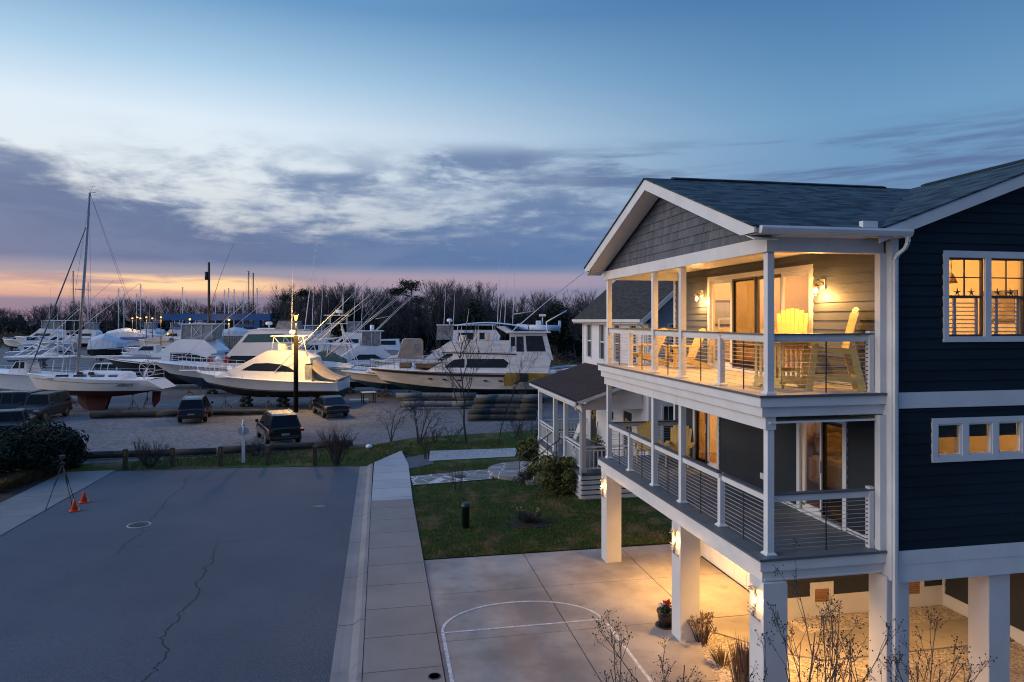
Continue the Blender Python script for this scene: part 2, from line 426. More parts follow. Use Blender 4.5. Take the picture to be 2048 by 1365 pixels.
def gravel(name, c1, c2, sc, patch=None):
    m, nt, b = new_mat(name); co = coords(nt)
    v = voro(nt, co, sc); col = V(nt, v.outputs['Color']).sep()[0]
    n1 = noise(nt, co, .10, 6, .62); n2 = noise(nt, co, .9, 5)
    c = mix(nt, col, c1, c2)
    c = mix(nt, n1.step(.42, .62) * .6, c, patch or tuple(q * .55 for q in c1))
    c = mix(nt, n2.step(.5, .75) * .35, c, tuple(q * .5 for q in c1))
    setin(nt, b.inputs['Base Color'], c); b.inputs['Roughness'].default_value = .9
    bump(nt, b, V(nt, v.outputs['Distance']) + n2 * .6, .7, .03); return m
M['yard'] = gravel('yard_gravel', (.075, .085, .098), (.19, .195, .20), 7., (.085, .072, .06))
M['pebble'] = gravel('shell_pebbles', (.22, .18, .14), (.62, .55, .46), 24., (.30, .25, .2))
def grassm():
    m, nt, b = new_mat('lawn_turf'); co = coords(nt)
    n1 = noise(nt, co, .33, 6, .65); n2 = noise(nt, co, 9., 4, .7); n3 = noise(nt, co, 60., 2, .7); n0 = noise(nt, co, 1.3, 5, .6)
    c = mix(nt, (n1 * .55 + n0 * .45).step(.49, .61), (.032, .078, .016), (.19, .145, .07))
    c = mix(nt, n2.step(.35, .7) * .5, c, (.022, .038, .012))
    c = mix(nt, n3.step(.4, .65) * .3, c, (.12, .115, .05))
    setin(nt, b.inputs['Base Color'], c); b.inputs['Roughness'].default_value = .95; b.inputs['Specular IOR Level'].default_value = .1
    bump(nt, b, n2 + n3, .9, .05); return m
M['turf'] = grassm()
def bladem():
    m, nt, b = new_mat('grass_blades'); co = coords(nt)
    n1 = noise(nt, co, .33, 6, .65); n0 = noise(nt, co, 1.3, 5, .6)
    c = mix(nt, (n1 * .55 + n0 * .45).step(.49, .61), (.040, .095, .020), (.20, .155, .075))
    setin(nt, b.inputs['Base Color'], c); b.inputs['Roughness'].default_value = .9; b.inputs['Specular IOR Level'].default_value = .1; return m
M['blade'] = bladem()
M['straw'] = mat('dry_straw', (.16, .11, .055), .9, var=.35, vs=2, spec=.1)
M['mulch'] = mat('dark_mulch', (.022, .016, .012), .95, var=.5, vs=12, bmp=1., bs=40)
M['soil'] = mat('far_soil', (.05, .048, .044), .95, var=.35, vs=.05)
def flag():
    m, nt, b = new_mat('flagstone'); co = coords(nt)
    e = voro(nt, co, 1.35, 'DISTANCE_TO_EDGE'); f = voro(nt, co, 1.35)
    k = V(nt, e.outputs['Distance']).step(.015, .035)
    n = noise(nt, co, 6., 5)
    st_ = mix(nt, V(nt, f.outputs['Color']).sep()[0] * .6 + n * .4, (.13, .125, .12), (.24, .23, .22))
    setin(nt, b.inputs['Base Color'], mix(nt, k, (.55, .54, .52), st_)); b.inputs['Roughness'].default_value = .8
    bump(nt, b, k, .5, .01); return m
M['flag'] = flag()
# ================================================================ ground
g = MB(); g.sheet([(-2500, -60), (2500, -60), (2500, 4000), (-2500, 4000)], -.05); struct('ground', g, M['soil'])
def patch(name, pts, z, m): return struct(name, MB().sheet(pts, z), m)
patch('boatyard_gravel', [(-90, 35.2), (22, 37.6), (60, 60), (90, 200), (-40, 230), (-190, 200)], -.03, M['yard'])
road_far = [gp(724, 932), gp(480, 934), gp(240, 940)]
patch('road', [(-.98, -30), (-.98, 33.9), (-6, 34.6), (-12.25, 35.0), (-12.25, -30)], 0.0, M['asphalt'])
# gutter pan, low kerb roll and walk on the right
gm = MB()
prof = [(-.98, .004), (-.80, .0), (-.62, .012), (-.52, .07), (-.46, .10), (-.36, .105)]
gm.loft([[(x, -30, z) for x, z in prof], [(x, 33.9, z) for x, z in prof]], closed=False)
struct('gutter', gm, M['gutter'])
sw = MB(); sw.box(-.345, 1.23, -30, 26.95, -.04, .10); struct('sidewalk', sw, M['walk'])
sw = MB(); sw.prism([(-.345, 26.96), (1.23, 26.96), (1.33, 33.5), (1.1, 37.0), (-.3, 34.2)], 'z', -.04, .10); struct('pale_sidewalk', sw, M['walknew'])
ap = MB(); ap.box(-14.45, -12.26, -30, 35.1, -.04, .02); struct('concrete_apron', ap, M['apron'])
# driveway slab in panels, gaps are the joints
dv = MB()
xs = [1.25, 4.24, 7.30, 9.40]; ys = [-4, 2.0, 4.6, 7.2, 9.8, 12.4, 15.0, 17.6, 20.2]
for i in range(3):
    for j in range(8):
        x0, x1, y0, y1 = xs[i] + .012, xs[i + 1] - .012, ys[j] + .008, ys[j + 1] - .008
        if i == 1 and y1 < 12.7: x1 = 6.45
        if i == 2 and y1 < 15.2: continue
        if i == 1 and j == 5: 
            dv.prism([(x0, y0), (6.5, y0), (6.75, 13.6), (7.29, 14.45), (7.29, y1), (x0, y1)], 'z', -.05, .03); continue
        dv.box(x0, x1, y0, y1, -.05, .03)
dv.prism([(7.312, 14.45), (7.75, 13.95), (8.3, 13.2), (9.1, 12.7), (14.5, 12.7), (14.5, 13.85), (9.39, 13.85), (9.39, 14.98), (7.312, 14.98)], 'z', -.05, .03)
dv.box(9.41, 13.7, 15.0, 19.6, -.05, .035)
struct('driveway', dv, M['drive'])
dg = MB(); dg.sheet([(1.24, -4), (9.4, -4), (9.4, 20.2), (1.24, 20.2)], -.02); struct('driveway_base', dg, M['mulch'])
# basketball key painted on the slab
pm = MB()
def stripe(pts, wd, z):
    for a, b_ in zip(pts, pts[1:]):
        a, b_ = Vector((*a, z)), Vector((*b_, z)); d = (b_ - a).normalized(); n = Vector((-d.y, d.x, 0)) * wd / 2
        pm.quad(a - n, a + n, b_ + n, b_ - n)
stripe([(1.38, 15.42), (1.36, 9)], .075, .036); stripe([(5.18, 15.2), (5.2, 9)], .075, .036); stripe([(1.42, 15.42), (5.1, 15.42)], .06, .037)
stripe([(3.26 - 1.88 * math.cos(t), 15.44 + 1.33 * math.sin(t)) for t in [PI * i / 28 for i in range(29)]], .065, .038)
tag(struct('court_marking', pm, M['paint']), 'white painted basketball key and arc on the driveway', None)
# lawn, verge and paths
patch('lawn', [(1.24, 20.22), (9.38, 20.22), (20, 20.2), (20, 34.8), (7.2, 34.6), (1.33, 34.4), (1.24, 27)], .05, M['turf'])
patch('verge', [(-12.2, 34.95), (-6, 34.55), (-.95, 33.9), (-.3, 34.25), (1.1, 37.05), (2.2, 35.5), (9, 36.2), (20, 35.5), (20, 43), (9.5, 42.8), (2, 41.5), (-1.2, 38.8), (-12, 37.2), (-24, 36.2), (-24, 34.4), (-14.5, 34.9)], .012, M['turf'])
patch('path', [gp(858, 925), gp(1030, 916), gp(1036, 899), gp(860, 905)], .075, M['walknew'])
patch('asphalt_patch', [gp(812, 918), gp(818, 941), gp(868, 930), gp(856, 911)], .07, M['asphalt'])
patch('flagstone_path', [gp(821, 957), gp(826, 975), gp(985, 962), gp(985, 942), gp(900, 949)], .09, M['flag'])
fs = MB(); cx, cy = gp(1045, 948).x, gp(1045, 948).y
fs.prism([(cx + 1.6 * math.cos(t), cy + 1.7 * math.sin(t)) for t in [2 * PI * i / 28 for i in range(28)]], 'z', .02, .22); struct('stone_landing', fs, M['flag'])
patch('gravel_bed', [(6.3, -3), (30, -3), (30, 14.7), (9.4, 14.7), (6.4, 14.6)], .0, M['pebble'])
patch('planting_bed', [(-40, 6), (-14.5, 6), (-14.5, 34.8), (-16, 36.8), (-40, 37)], .015, M['mulch'])
M['canvas0'] = mat('tan_linen', (.33, .24, .13), .9, var=.3, vs=5)
# ================================================================ the blue house
HX, HY = 6.6, 10.8          # outer corner of the posts
WX, WY0, WY1 = 8.86, 10.56, 19.64   # house front wall and side wall planes
XE = 17.5; ZD1, ZD0 = 5.8, 3.0
house = thing('house', 'navy blue raised house with white trim and lit decks on square columns', 'house', (WX, WY0, 0))
def HB(mb, name, m, parent=house): 
    o = mb.build(name, m, parent, world=True); return o
def sub_rects(u0, u1, z0, z1, ops):
    zs = sorted({z0, z1, *[z for o in ops for z in (o[2], o[3]) if z0 < z < z1]})
    out = []
    for a, b in zip(zs, zs[1:]):
        seg = [(u0, u1)]
        for o in ops:
            if o[2] < b - 1e-6 and o[3] > a + 1e-6:
                ns_ = []
                for s0, s1 in seg:
                    if o[1] <= s0 or o[0] >= s1: ns_.append((s0, s1)); continue
                    if o[0] > s0: ns_.append((s0, o[0]))
                    if o[1] < s1: ns_.append((o[1], s1))
                seg = ns_
        out += [(s0, s1, a, b) for s0, s1 in seg]
    return out
def lap(mb, P, u0, u1, z0, z1, ops=(), course=.18, out=.022, m=0, clip=None):
    # real lapped boards. P(u, z, off) -> world point
    z = z0
    while z < z1 - 1e-4:
        zt = min(z + course, z1)
        for a, b, za, zb in sub_rects(u0, u1, z, zt, ops):
            oa = out * (1 - (za - z) / course) + .004; ob = out * (1 - (zb - z) / course) + .004
            a0, b0, a1, b1 = a, b, a, b
            if clip:
                l0, h0 = clip(za); l1, h1 = clip(zb)
                a0, b0, a1, b1 = max(a, l0), min(b, h0), max(a, l1), min(b, h1)
                if b0 <= a0: continue
                if b1 < a1: a1 = b1 = (a1 + b1) / 2
            mb.quad(P(a0, za, oa), P(b0, za, oa), P(b1, zb, ob), P(a1, zb, ob), m)
            if za == z: mb.quad(P(a0, za, 0), P(b0, za, 0), P(b0, za, oa), P(a0, za, oa), m)
        z = zt
FW = lambda u, z, o: (WX - o, u, z)          # front wall: u = Y, faces -X
SW = lambda u, z, o: (u, WY0 - o, z)         # side wall: u = X, faces -Y
def core(mb, axis, pl, t, u0, u1, z0, z1, ops, m):
    for a, b, za, zb in sub_rects(u0, u1, z0, z1, ops):
        if axis == 'x': mb.box(pl, pl + t, a, b, za, zb, m)
        else: mb.box(a, b, pl, pl + t, za, zb, m)
up_f = [(12.86, 17.30, 5.85, 8.16)]
lo_f = [(11.80, 13.22, 3.05, 5.08), (16.85, 18.2, 3.05, 5.08)]
up_s = [(9.99, 11.66, 6.80, 8.22), (12.6, 14.3, 6.8, 8.22)]
lo_s = [(9.76, 10.27, 4.66, 5.24), (10.40, 10.91, 4.66, 5.24), (11.04, 11.55, 4.66, 5.24)]
wl = MB()
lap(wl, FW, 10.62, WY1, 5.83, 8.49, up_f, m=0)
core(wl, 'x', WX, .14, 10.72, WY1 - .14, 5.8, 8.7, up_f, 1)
HB(wl, 'wall', [M['litgreysid'], M['cream']])
wl = MB()
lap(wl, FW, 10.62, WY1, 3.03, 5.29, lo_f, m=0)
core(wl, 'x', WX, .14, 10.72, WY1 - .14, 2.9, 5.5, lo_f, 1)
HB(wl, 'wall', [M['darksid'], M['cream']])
wl = MB()
zr = lambda z: (WX - .4, XE) if z < 8.85 else (13.2 - (10.40 - z) / .366, 13.2 + (10.40 - z) / .366)
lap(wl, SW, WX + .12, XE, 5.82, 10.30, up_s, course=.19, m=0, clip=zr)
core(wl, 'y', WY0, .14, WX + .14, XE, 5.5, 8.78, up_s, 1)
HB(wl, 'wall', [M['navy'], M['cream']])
wl = MB()
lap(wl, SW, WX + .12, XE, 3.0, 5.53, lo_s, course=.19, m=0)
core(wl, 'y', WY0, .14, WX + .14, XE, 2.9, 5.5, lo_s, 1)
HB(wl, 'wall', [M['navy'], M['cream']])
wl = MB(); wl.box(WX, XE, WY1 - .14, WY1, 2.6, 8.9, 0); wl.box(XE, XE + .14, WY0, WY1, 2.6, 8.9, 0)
HB(wl, 'wall', [M['litgreysid']])
# inside: floors, ceilings, a partition so the rooms read as rooms
fl = MB(); fl.box(WX + .15, XE, WY0 + .15, WY1 - .15, 5.55, 5.8, 0); fl.box(WX + .15, XE, WY0 + .15, WY1 - .15, 2.62, 2.98, 0); HB(fl, 'floor', M['oak'])
ce = MB(); ce.box(WX + .15, XE, WY0 + .15, WY1 - .15, 8.55, 8.62); ce.box(WX + .15, XE, WY0 + .15, WY1 - .15, 5.3, 5.34)
ce.box(13.6, 13.7, WY0 + .16, WY1 - .16, 5.81, 8.54); ce.box(WX + .16, 13.59, 14.6, 14.7, 2.99, 5.29); ce.box(12.9, 13.0, WY0 + .16, 14.59, 2.99, 5.29); ce.box(12.2, 12.3, 14.71, WY1 - .16, 2.99, 5.29)
ce.box(12.4, 13.59, 15.6, 15.7, 5.81, 8.54); ce.box(WX + .16, XE, WY1 - .17, WY1 - .15, 5.81, 8.54); ce.box(WX + .16, XE, WY1 - .17, WY1 - .15, 2.99, 5.29)
HB(ce, 'partition', M['cream'])
# porch ceiling under the gable, soffits
ce = MB(); ce.box(6.74, WX - .03, 10.9, 19.32, 8.5, 8.54); ce.box(6.62, WX - .03, 10.75, 19.45, 5.30, 5.33); HB(ce, 'ceiling', M['ceil'])
ce = MB(); ce.box(6.5, WX - .03, 10.72, 19.4, 2.6, 2.63); ce.box(WX - .02, XE, WY0 + .15, WY1, 2.55, 2.6); HB(ce, 'underside', M['ceil'])
# decks
dk = MB(); dk.box(6.38, WX - .03, 10.66, 19.55, 5.765, 5.80); o = HB(dk, 'deck', M['deckup'])
dk = MB(); dk.box(6.38, WX - .03, 10.66, 19.55, 2.965, 3.00); o = HB(dk, 'deck', M['decklow'])
for z in (ZD1, ZD0):
    eg = MB(); eg.box(6.355, 6.379, 10.63, 19.58, z - .04, z + .003); eg.box(6.38, WX - .032, 10.63, 10.659, z - .04, z + .003); HB(eg, 'deck_edge', M['railcap'])
fa = MB()
def band(x, y, z0, z1, ys=19.55, t=.03, seams=(), xr=WX - .032):
    cuts = [y] + list(seams) + [ys]
    for a, b in zip(cuts, cuts[1:]): fa.box(x, x + t, a + (.004 if a != y else 0), b - (.004 if b != ys else 0), z0, z1)
    fa.box(x + t + .001, xr, y, y + t, z0, z1); fa.box(x + t + .001, xr, ys - t, ys, z0, z1)
band(6.385, 10.665, 5.60, 5.762, seams=(14.6, 15.9))
band(6.46, 10.735, 5.42, 5.597, seams=(14.5, 15.8), ys=19.5)
HB(fa, 'fascia', M['white']); fa = MB()
band(6.385, 10.665, 2.78, 2.962, seams=(14.6, 15.9))
band(6.46, 10.735, 2.58, 2.777, seams=(14.5, 15.8), ys=19.5)
HB(fa, 'fascia', M['white'])
bm_ = MB()
for a, b in ((10.78, 14.4), (14.408, 15.7), (15.708, 19.46)): bm_.box(6.55, 6.75, a, b, 5.19, 5.417)
HB(bm_, 'beam', M['white'])
bm_ = MB()
for a, b in ((10.72, 15.0), (15.008, 16.6), (16.608, 19.5)): bm_.box(6.54, 6.74, a, b, 8.28, 8.53)
bm_.box(6.741, WX - .03, 10.72, 10.9, 8.28, 8.53); bm_.box(6.741, WX - .03, 19.32, 19.5, 8.28, 8.53)
HB(bm_, 'beam', M['white'])
# posts, columns
postY = [10.8, 14.28, 15.86, 19.28]
def post(x, y, z0, z1, w=.13):
    p = MB(); p.bbox(x, x + w, y, y + w, z0, z1, .006)
    p.loft([[(x - k, y - k, z), (x + w + k, y - k, z), (x + w + k, y + w + k, z), (x - k, y + w + k, z)] for k, z in ((.035, z0 + .002), (.035, z0 + .02), (.004, z0 + .05))], cap=True)
    return p
for y in postY:
    HB(post(HX, y, ZD1, 8.28), 'post', M['white']); HB(post(HX, y, ZD0, 5.19), 'post', M['white'])
for z0, z1 in ((ZD1, 8.28), (ZD0, 5.4)):
    p = MB(); p.box(WX - .15, WX - .035, 10.66, 10.80, z0, z1); HB(p, 'post', M['white'])
colpos = [(6.45, 10.68), (6.45, 13.98), (6.45, 18.97), (8.79, 10.6), (10.94, 10.62), (14.2, 10.62), (8.79, 18.97), (13.5, 18.97), (17.0, 18.97), (17.0, 10.62)]
for x, y in colpos:
    p = MB(); p.bbox(x, x + .46, y, y + .46, .0, 2.575 if x < 7 else 2.55, .012); HB(p, 'column', M['column'])
# railings: a bay between two posts = rail (cap, infill cables, thin balusters)
def bay(p, q, z, mids=(), studs=()):
    p, q = Vector((*p, z)), Vector((*q, z)); up = Vector((0, 0, 1)); L = (q - p).length; d = (q - p) / L
    r = MB(); r.obox(p + up * .985, q + up * .985, .05, .09); r.obox(p + up * .925, q + up * .925, .036, .03); rail = HB(r, 'railing', M['white'])
    r = MB(); r.obox(p + up * 1.045, q + up * 1.045, .12, .028); r.build('rail_cap', M['railcap'], rail)
    r = MB()
    for k in range(11): r.cyl(p + up * (.08 + k * .077), q + up * (.08 + k * .077), .0050, n=4, cap=False)
    r.build('cable_infill', M['metal'], rail)
    for t in mids:
        b = p + d * t; r = MB(); r.box(b.x - .009, b.x + .009, b.y - .009, b.y + .009, z + .004, z + .91); r.build('baluster', M['dark'], rail)
for z in (ZD1, ZD0):
    xr = HX + .065
    ym = (12.56, 17.6)
    bay((xr, 10.93), (xr, 12.50), z, (.78,)); bay((xr, 12.62), (xr, 14.28), z, (.83,))
    bay((xr, 14.41), (xr, 15.86), z, (.72,))
    bay((xr, 15.99), (xr, 17.54), z, (.77,)); bay((xr, 17.66), (xr, 19.28), z, (.81,))
    bay((HX + .13, 10.865), (WX - .15, 10.865), z, (1.05,)); bay((HX + .13, 19.345), (WX - .04, 19.345), z, (1.05,))
    for y in ym: 
        p = MB(); p.bbox(HX + .01, HX + .12, y - .055, y + .055, z, z + .955, .005)
        p.loft([[(HX + .065 - k, y - k, zz_), (HX + .065 + k, y - k, zz_), (HX + .065 + k, y + k, zz_), (HX + .065 - k, y + k, zz_)] for k, zz_ in ((.095, z + .002), (.095, z + .02), (.06, z + .05))], cap=True)
        HB(p, 'newel', M['white'])
    p = MB(); p.box(WX - .245, WX - .152, 10.81, 10.92, z, z + 1.10)
    for k in range(11): p.cyl((WX - .27, 10.865, z + .08 + k * .077), (WX - .244, 10.865, z + .08 + k * .077), .012, n=6, m=1)
    HB(p, 'newel', [M['white'], M['dark']])
# ---- roof
ZR, ZE, SLP = 10.42, 8.68, .366
def slab(mb, pts, t, m=0):
    top = [Vector(p) for p in pts]; n = (top[1] - top[0]).cross(top[2] - top[0]).normalized()
    if n.z < 0: n = -n
    bot = [p - n * t for p in top]; k = len(pts)
    mb.add(top + bot, [tuple(range(k)), tuple(range(k, 2 * k))[::-1]] + [(i, (i + 1) % k, k + (i + 1) % k, k + i) for i in range(k)], m)
rf = MB(); slab(rf, [(6.04, 10.32, ZE - .01), (8.45, 10.35, ZE), (13.2, 15.1, ZR), (6.04, 15.1, ZR)], .03); slab(rf, [(6.04, 19.88, ZE - .01), (8.45, 19.85, ZE), (13.2, 15.1, ZR), (6.04, 15.1, ZR)], .03)
HB(rf, 'roof', M['shx'])
rf = MB(); slab(rf, [(8.45, 10.345, ZE), (13.2, 15.1, ZR), (13.2, 10.345, ZR)], .03); slab(rf, [(8.45, 19.85, ZE), (8.45, 20.2, ZE), (13.2, 20.2, ZR), (13.2, 15.1, ZR)], .03)
slab(rf, [(17.98, 10.345, ZE), (13.2, 10.345, ZR), (13.2, 20.2, ZR), (17.98, 20.2, ZE)], .03)
HB(rf, 'roof', M['shy'])
rv = MB()
for a, b in (((6.75, 15.1), (12.4, 15.1)), ((13.2, 10.6), (13.2, 14.6)), ((13.2, 15.6), (13.2, 19.6))):
    h = Vector((0, .14, 0)) if a[1] == b[1] else Vector((.14, 0, 0))
    A, B = Vector((*a, ZR + .045)), Vector((*b, ZR + .045)); dn = Vector((0, 0, -.05))
    slab(rv, [A, B, B + h + dn, A + h + dn], .03); slab(rv, [A, B, B - h + dn, A - h + dn], .03)
HB(rv, 'ridge_vent', M['shx'])
# rakes, soffits, gutters
tr = MB()
def rake(pa, pb, hgt, tdir):
    pa, pb = Vector(pa), Vector(pb); t = Vector(tdir); dn = Vector((0, 0, -hgt))
    v = [pa, pb, pb + dn, pa + dn]; w2 = [p + t for p in v]
    tr.add(v + w2, [(0, 1, 2, 3), (7, 6, 5, 4), (0, 4, 5, 1), (1, 5, 6, 2), (2, 6, 7, 3), (3, 7, 4, 0)])
zt = .034
for k_ in (1, -1): tr.prism([(15.1 + k_ * y, z) for y, z in ((-4.77, 8.646), (0, 10.386), (0, 10.136), (-4.33, 8.55), (-4.77, 8.55))], 'x', 6.07, 6.105)
rake((8.46, 10.36, ZE - zt), (13.2, 10.36, ZR - zt), .22, (0, .035, 0)); rake((17.96, 10.36, ZE - zt), (13.2, 10.36, ZR - zt), .22, (0, .035, 0))
# boxed eave returns and eave fascias
tr.box(6.11, 9.0, 10.36, 10.38, 8.551, 8.63); tr.box(6.11, 8.43, 19.82, 19.84, 8.551, 8.63)
tr.box(8.13, 8.42, 10.36, 10.46, 8.64, 8.80)
# corner boards and water-table bands
tr.box(WX - .028, WX + .11, WY0 - .03, WY0 - .002, 2.5, 8.62); tr.box(WX - .029, WX - .001, WY0 - .002, WY0 + .30, 2.5, 3.0); tr.box(WX - .029, WX - .001, WY0 - .002, WY0 + .30, 5.2, 5.8); tr.box(WX - .029, WX - .001, WY0 - .002, WY0 + .11, 3.0, 5.2); tr.box(WX - .029, WX - .001, WY0 - .002, WY0 + .11, 5.8, 8.49)
tr.box(WX + .111, XE, WY0 - .045, WY0 - .002, 5.535, 5.815)
tr.box(WX + .111, XE, WY0 - .045, WY0 - .002, 2.78, 3.02); tr.box(WX + .111, XE, WY0 - .035, WY0 - .002, 2.46, 2.776)
tr.box(WX - .03, WX - .002, WY1 - .12, WY1, 2.6, 8.49)
tr.box(WX - .024, WX - .002, 10.82, 11.72, 3.001, 3.09); tr.box(WX - .024, WX - .002, 13.3, 16.75, 3.001, 3.09); tr.box(WX - .024, WX - .002, 18.3, WY1 - .13, 3.001, 3.09)
tr.box(WX - .024, WX - .002, 10.82, 12.74, 5.801, 5.89); tr.box(WX - .024, WX - .002, 17.42, WY1 - .13, 5.801, 5.89)
HB(tr, 'trim', M['white'])
sf = MB()
slab(sf, [(6.11, 10.4, 8.45), (6.56, 10.4, 8.45), (6.56, 15.1, 10.17), (6.11, 15.1, 10.17)], .015); slab(sf, [(6.11, 19.8, 8.45), (6.56, 19.8, 8.45), (6.56, 15.1, 10.17), (6.11, 15.1, 10.17)], .015)
sf.box(6.15, 8.4, 10.385, 10.73, 8.532, 8.55); sf.box(6.15, 8.4, 19.47, 19.81, 8.532, 8.55)
slab(sf, [(8.8, 10.40, 8.57), (8.8, 10.53, 8.57), (13.2, 10.53, 10.17), (13.2, 10.40, 10.17)], .015); sf.box(8.401, 9.0, 10.36, 10.53, 8.532, 8.55)
HB(sf, 'soffit', M['ceil'])
gb = MB()
GW = lambda u, z, o: (6.62 - o, u, z)
lap(gb, GW, 10.4, 19.8, 8.53, 10.38, (), course=.19, out=.02, clip=lambda z: (15.1 - (10.36 - z) / .366, 15.1 + (10.36 - z) / .366))
HB(gb, 'gable', M['shake'])
gt = MB()
gp_ = [(10.355, 8.66), (10.24, 8.66), (10.225, 8.62), (10.245, 8.57), (10.27, 8.535), (10.355, 8.535)]
gt.prism(gp_, 'x', 6.16, 9.02); HB(gt, 'gutter', M['white'])
gt = MB(); gt.prism([(20.2 - (y - 10.0), z) for y, z in gp_], 'x', 6.16, 8.4); HB(gt, 'gutter', M['white'])
ds = MB(); pts = [(8.95, 10.29, 8.54), (8.95, 10.29, 8.44), (8.935, 10.33, 8.34), (8.88, 10.44, 8.24), (8.865, 10.49, 8.15), (8.865, 10.49, .1)]
for a, b in zip(pts, pts[1:]): ds.obox(a, b, .065, .05)
HB(ds, 'downspout', M['white'])
# ---- windows on the side wall
def sidewin(x0, x1, z0, z1, kind):
    cw = .10
    f = MB(); y0, y1 = WY0 - .05, WY0 - .003
    for b in ((x0 - cw, x1 + cw, z1, z1 + cw + .02), (x0 - cw, x1 + cw, z0 - cw, z0), (x0 - cw, x0, z0, z1), (x1, x1 + cw, z0, z1)): f.box(b[0], b[1], y0, y1, b[2], b[3])
    if kind == 'double': f.box((x0 + x1) / 2 - .06, (x0 + x1) / 2 + .06, y0 + .004, y1, z0, z1)
    fr = HB(f, 'window', M['white'])
    cells = [(x0, (x0 + x1) / 2 - .06), ((x0 + x1) / 2 + .06, x1)] if kind == 'double' else [(x0, x1)]
    for a, b in cells:
        s_ = MB(); w_ = .035; yy = WY0 + .01
        for q in ((a, b, z1 - w_, z1), (a, b, z0, z0 + w_), (a, a + w_, z0 + w_, z1 - w_), (b - w_, b, z0 + w_, z1 - w_)): s_.box(q[0], q[1], yy, yy + .05, q[2], q[3])
        if kind == 'double':
            zm = (z0 + z1) / 2; s_.box(a + w_, b - w_, yy - .005, yy + .045, zm - .02, zm + .03)
            xm = (a + b) / 2; s_.box(xm - .01, xm + .01, yy + .01, yy + .03, zm + .03, z1 - w_)
            zq = (zm + z1) / 2; s_.box(a + w_, xm - .011, yy + .01, yy + .03, zq - .01, zq + .01); s_.box(xm + .011, b - w_, yy + .01, yy + .03, zq - .01, zq + .01)
        s_.build('sash', M['bronze'] if kind == 'double' else M['white'], fr)
        p = MB(); p.quad((a + w_, yy + .035, z0 + w_), (b - w_, yy + .035, z0 + w_), (b - w_, yy + .035, z1 - w_), (a + w_, yy + .035, z1 - w_)); p.build('pane', M['glass'], fr, fix=False)
        if kind == 'double':
            # plantation shutters behind the lower sash
            l = MB(); zm = (z0 + z1) / 2 - .05
            for k in range(8):
                zc = z0 + .08 + k * (zm - z0 - .1) / 7.5
                l.obox((a + .06, yy + .12, zc), (b - .06, yy + .12, zc), .055, .008, up=(0, .25, 1))
            for xx in (a, a + .24, b - .07): l.box(xx, xx + .06, yy + .10, yy + .13, z0, zm + .03)
            l.box(a, b, yy + .1, yy + .13, zm + .031, zm + .07)
            l.build('shutter', M['white'], fr)
for o in up_s: sidewin(o[0], o[1], o[2], o[3], 'double')
f = MB(); y0, y1 = WY0 - .05, WY0 - .003
for a, b, c, d in ((9.65, 11.66, 5.241, 5.34), (9.65, 11.66, 4.555, 4.659), (9.65, 9.759, 4.66, 5.24), (10.271, 10.399, 4.66, 5.24), (10.911, 11.039, 4.66, 5.24), (11.551, 11.66, 4.66, 5.24)): f.box(a, b, y0, y1, c, d)
fr = HB(f, 'window', M['white'])
for a, b, c, d in lo_s:
    s_ = MB(); w_ = .03; yy = WY0 - .03
    for q in ((a, b, d - w_, d), (a, b, c, c + w_), (a, a + w_, c + w_, d - w_), (b - w_, b, c + w_, d - w_)): s_.box(q[0], q[1], yy, yy + .06, q[2], q[3])
    s_.build('sash', M['white'], fr)
    p = MB(); p.quad((a + w_, yy + .03, c + w_), (b - w_, yy + .03, c + w_), (b - w_, yy + .03, d - w_), (a + w_, yy + .03, d - w_)); p.build('pane', M['glass'], fr, fix=False)
# ---- sliding doors on the front wall
def slider(y0, y1, z0, z1, n, screens, dark):
    f = MB(); cw = .11; x0, x1 = WX - .045, WX - .003
    for b in ((y0 - cw, y1 + cw, z1, z1 + cw), (y0 - cw, y0, z0 - .05, z1), (y1, y1 + cw, z0 - .05, z1)): f.box(x0, x1, b[0], b[1], b[2], b[3])
    f.box(x0 - .03, WX + .10, y0, y1, z0 - .05, z0)
    d = HB(f, 'sliding_door', M['white']); w_ = (y1 - y0) / n
    for i in range(n):
        a, b = y0 + i * w_ + .004, y0 + (i + 1) * w_ - .004; off = .02 if i in (0, n - 1) else .06; sw_ = .085
        s_ = MB(); xx = WX + off
        for q in ((a, b, z1 - sw_, z1 - .002), (a, b, z0, z0 + sw_ + .05), (a, a + sw_, z0 + sw_, z1 - sw_), (b - sw_, b, z0 + sw_, z1 - sw_)): s_.box(xx, xx + .035, q[0], q[1], q[2], q[3])
        s_.build('door_panel', M['bronze'] if i in dark else M['white'], d)
        p = MB(); X = xx + .02; p.quad((X, a + sw_, z0 + sw_), (X, b - sw_, z0 + sw_), (X, b - sw_, z1 - sw_), (X, a + sw_, z1 - sw_)); p.build('pane', M['glass'], d, fix=False)
        if i in screens:
            p = MB(); X = xx - .02
            for q in ((a, b, z1 - .05, z1 - .01), (a, b, z0, z0 + .06), (a, a + .05, z0 + .06, z1 - .05), (b - .05, b, z0 + .06, z1 - .05)): p.box(X - .012, X + .008, q[0], q[1], q[2], q[3], 1)
            p.quad((X, a + .05, z0 + .06), (X, b - .05, z0 + .06), (X, b - .05, z1 - .05), (X, a + .05, z1 - .05), 0); p.build('screen_door', [M['screen'], M['bronze']], d, fix=False)
    h = MB(); h.box(WX - .02, WX + .0, y0 + w_ + .02, y0 + w_ + .05, z0 + .9, z0 + 1.15); h.build('handle', M['metal'], d)
slider(12.88, 17.28, 5.86, 8.15, 4, (2,), (1, 2))
slider(11.82, 13.20, 3.06, 5.07, 2, (0,), (0,))
slider(16.87, 18.18, 3.06, 5.07, 2, (1,), (1,))
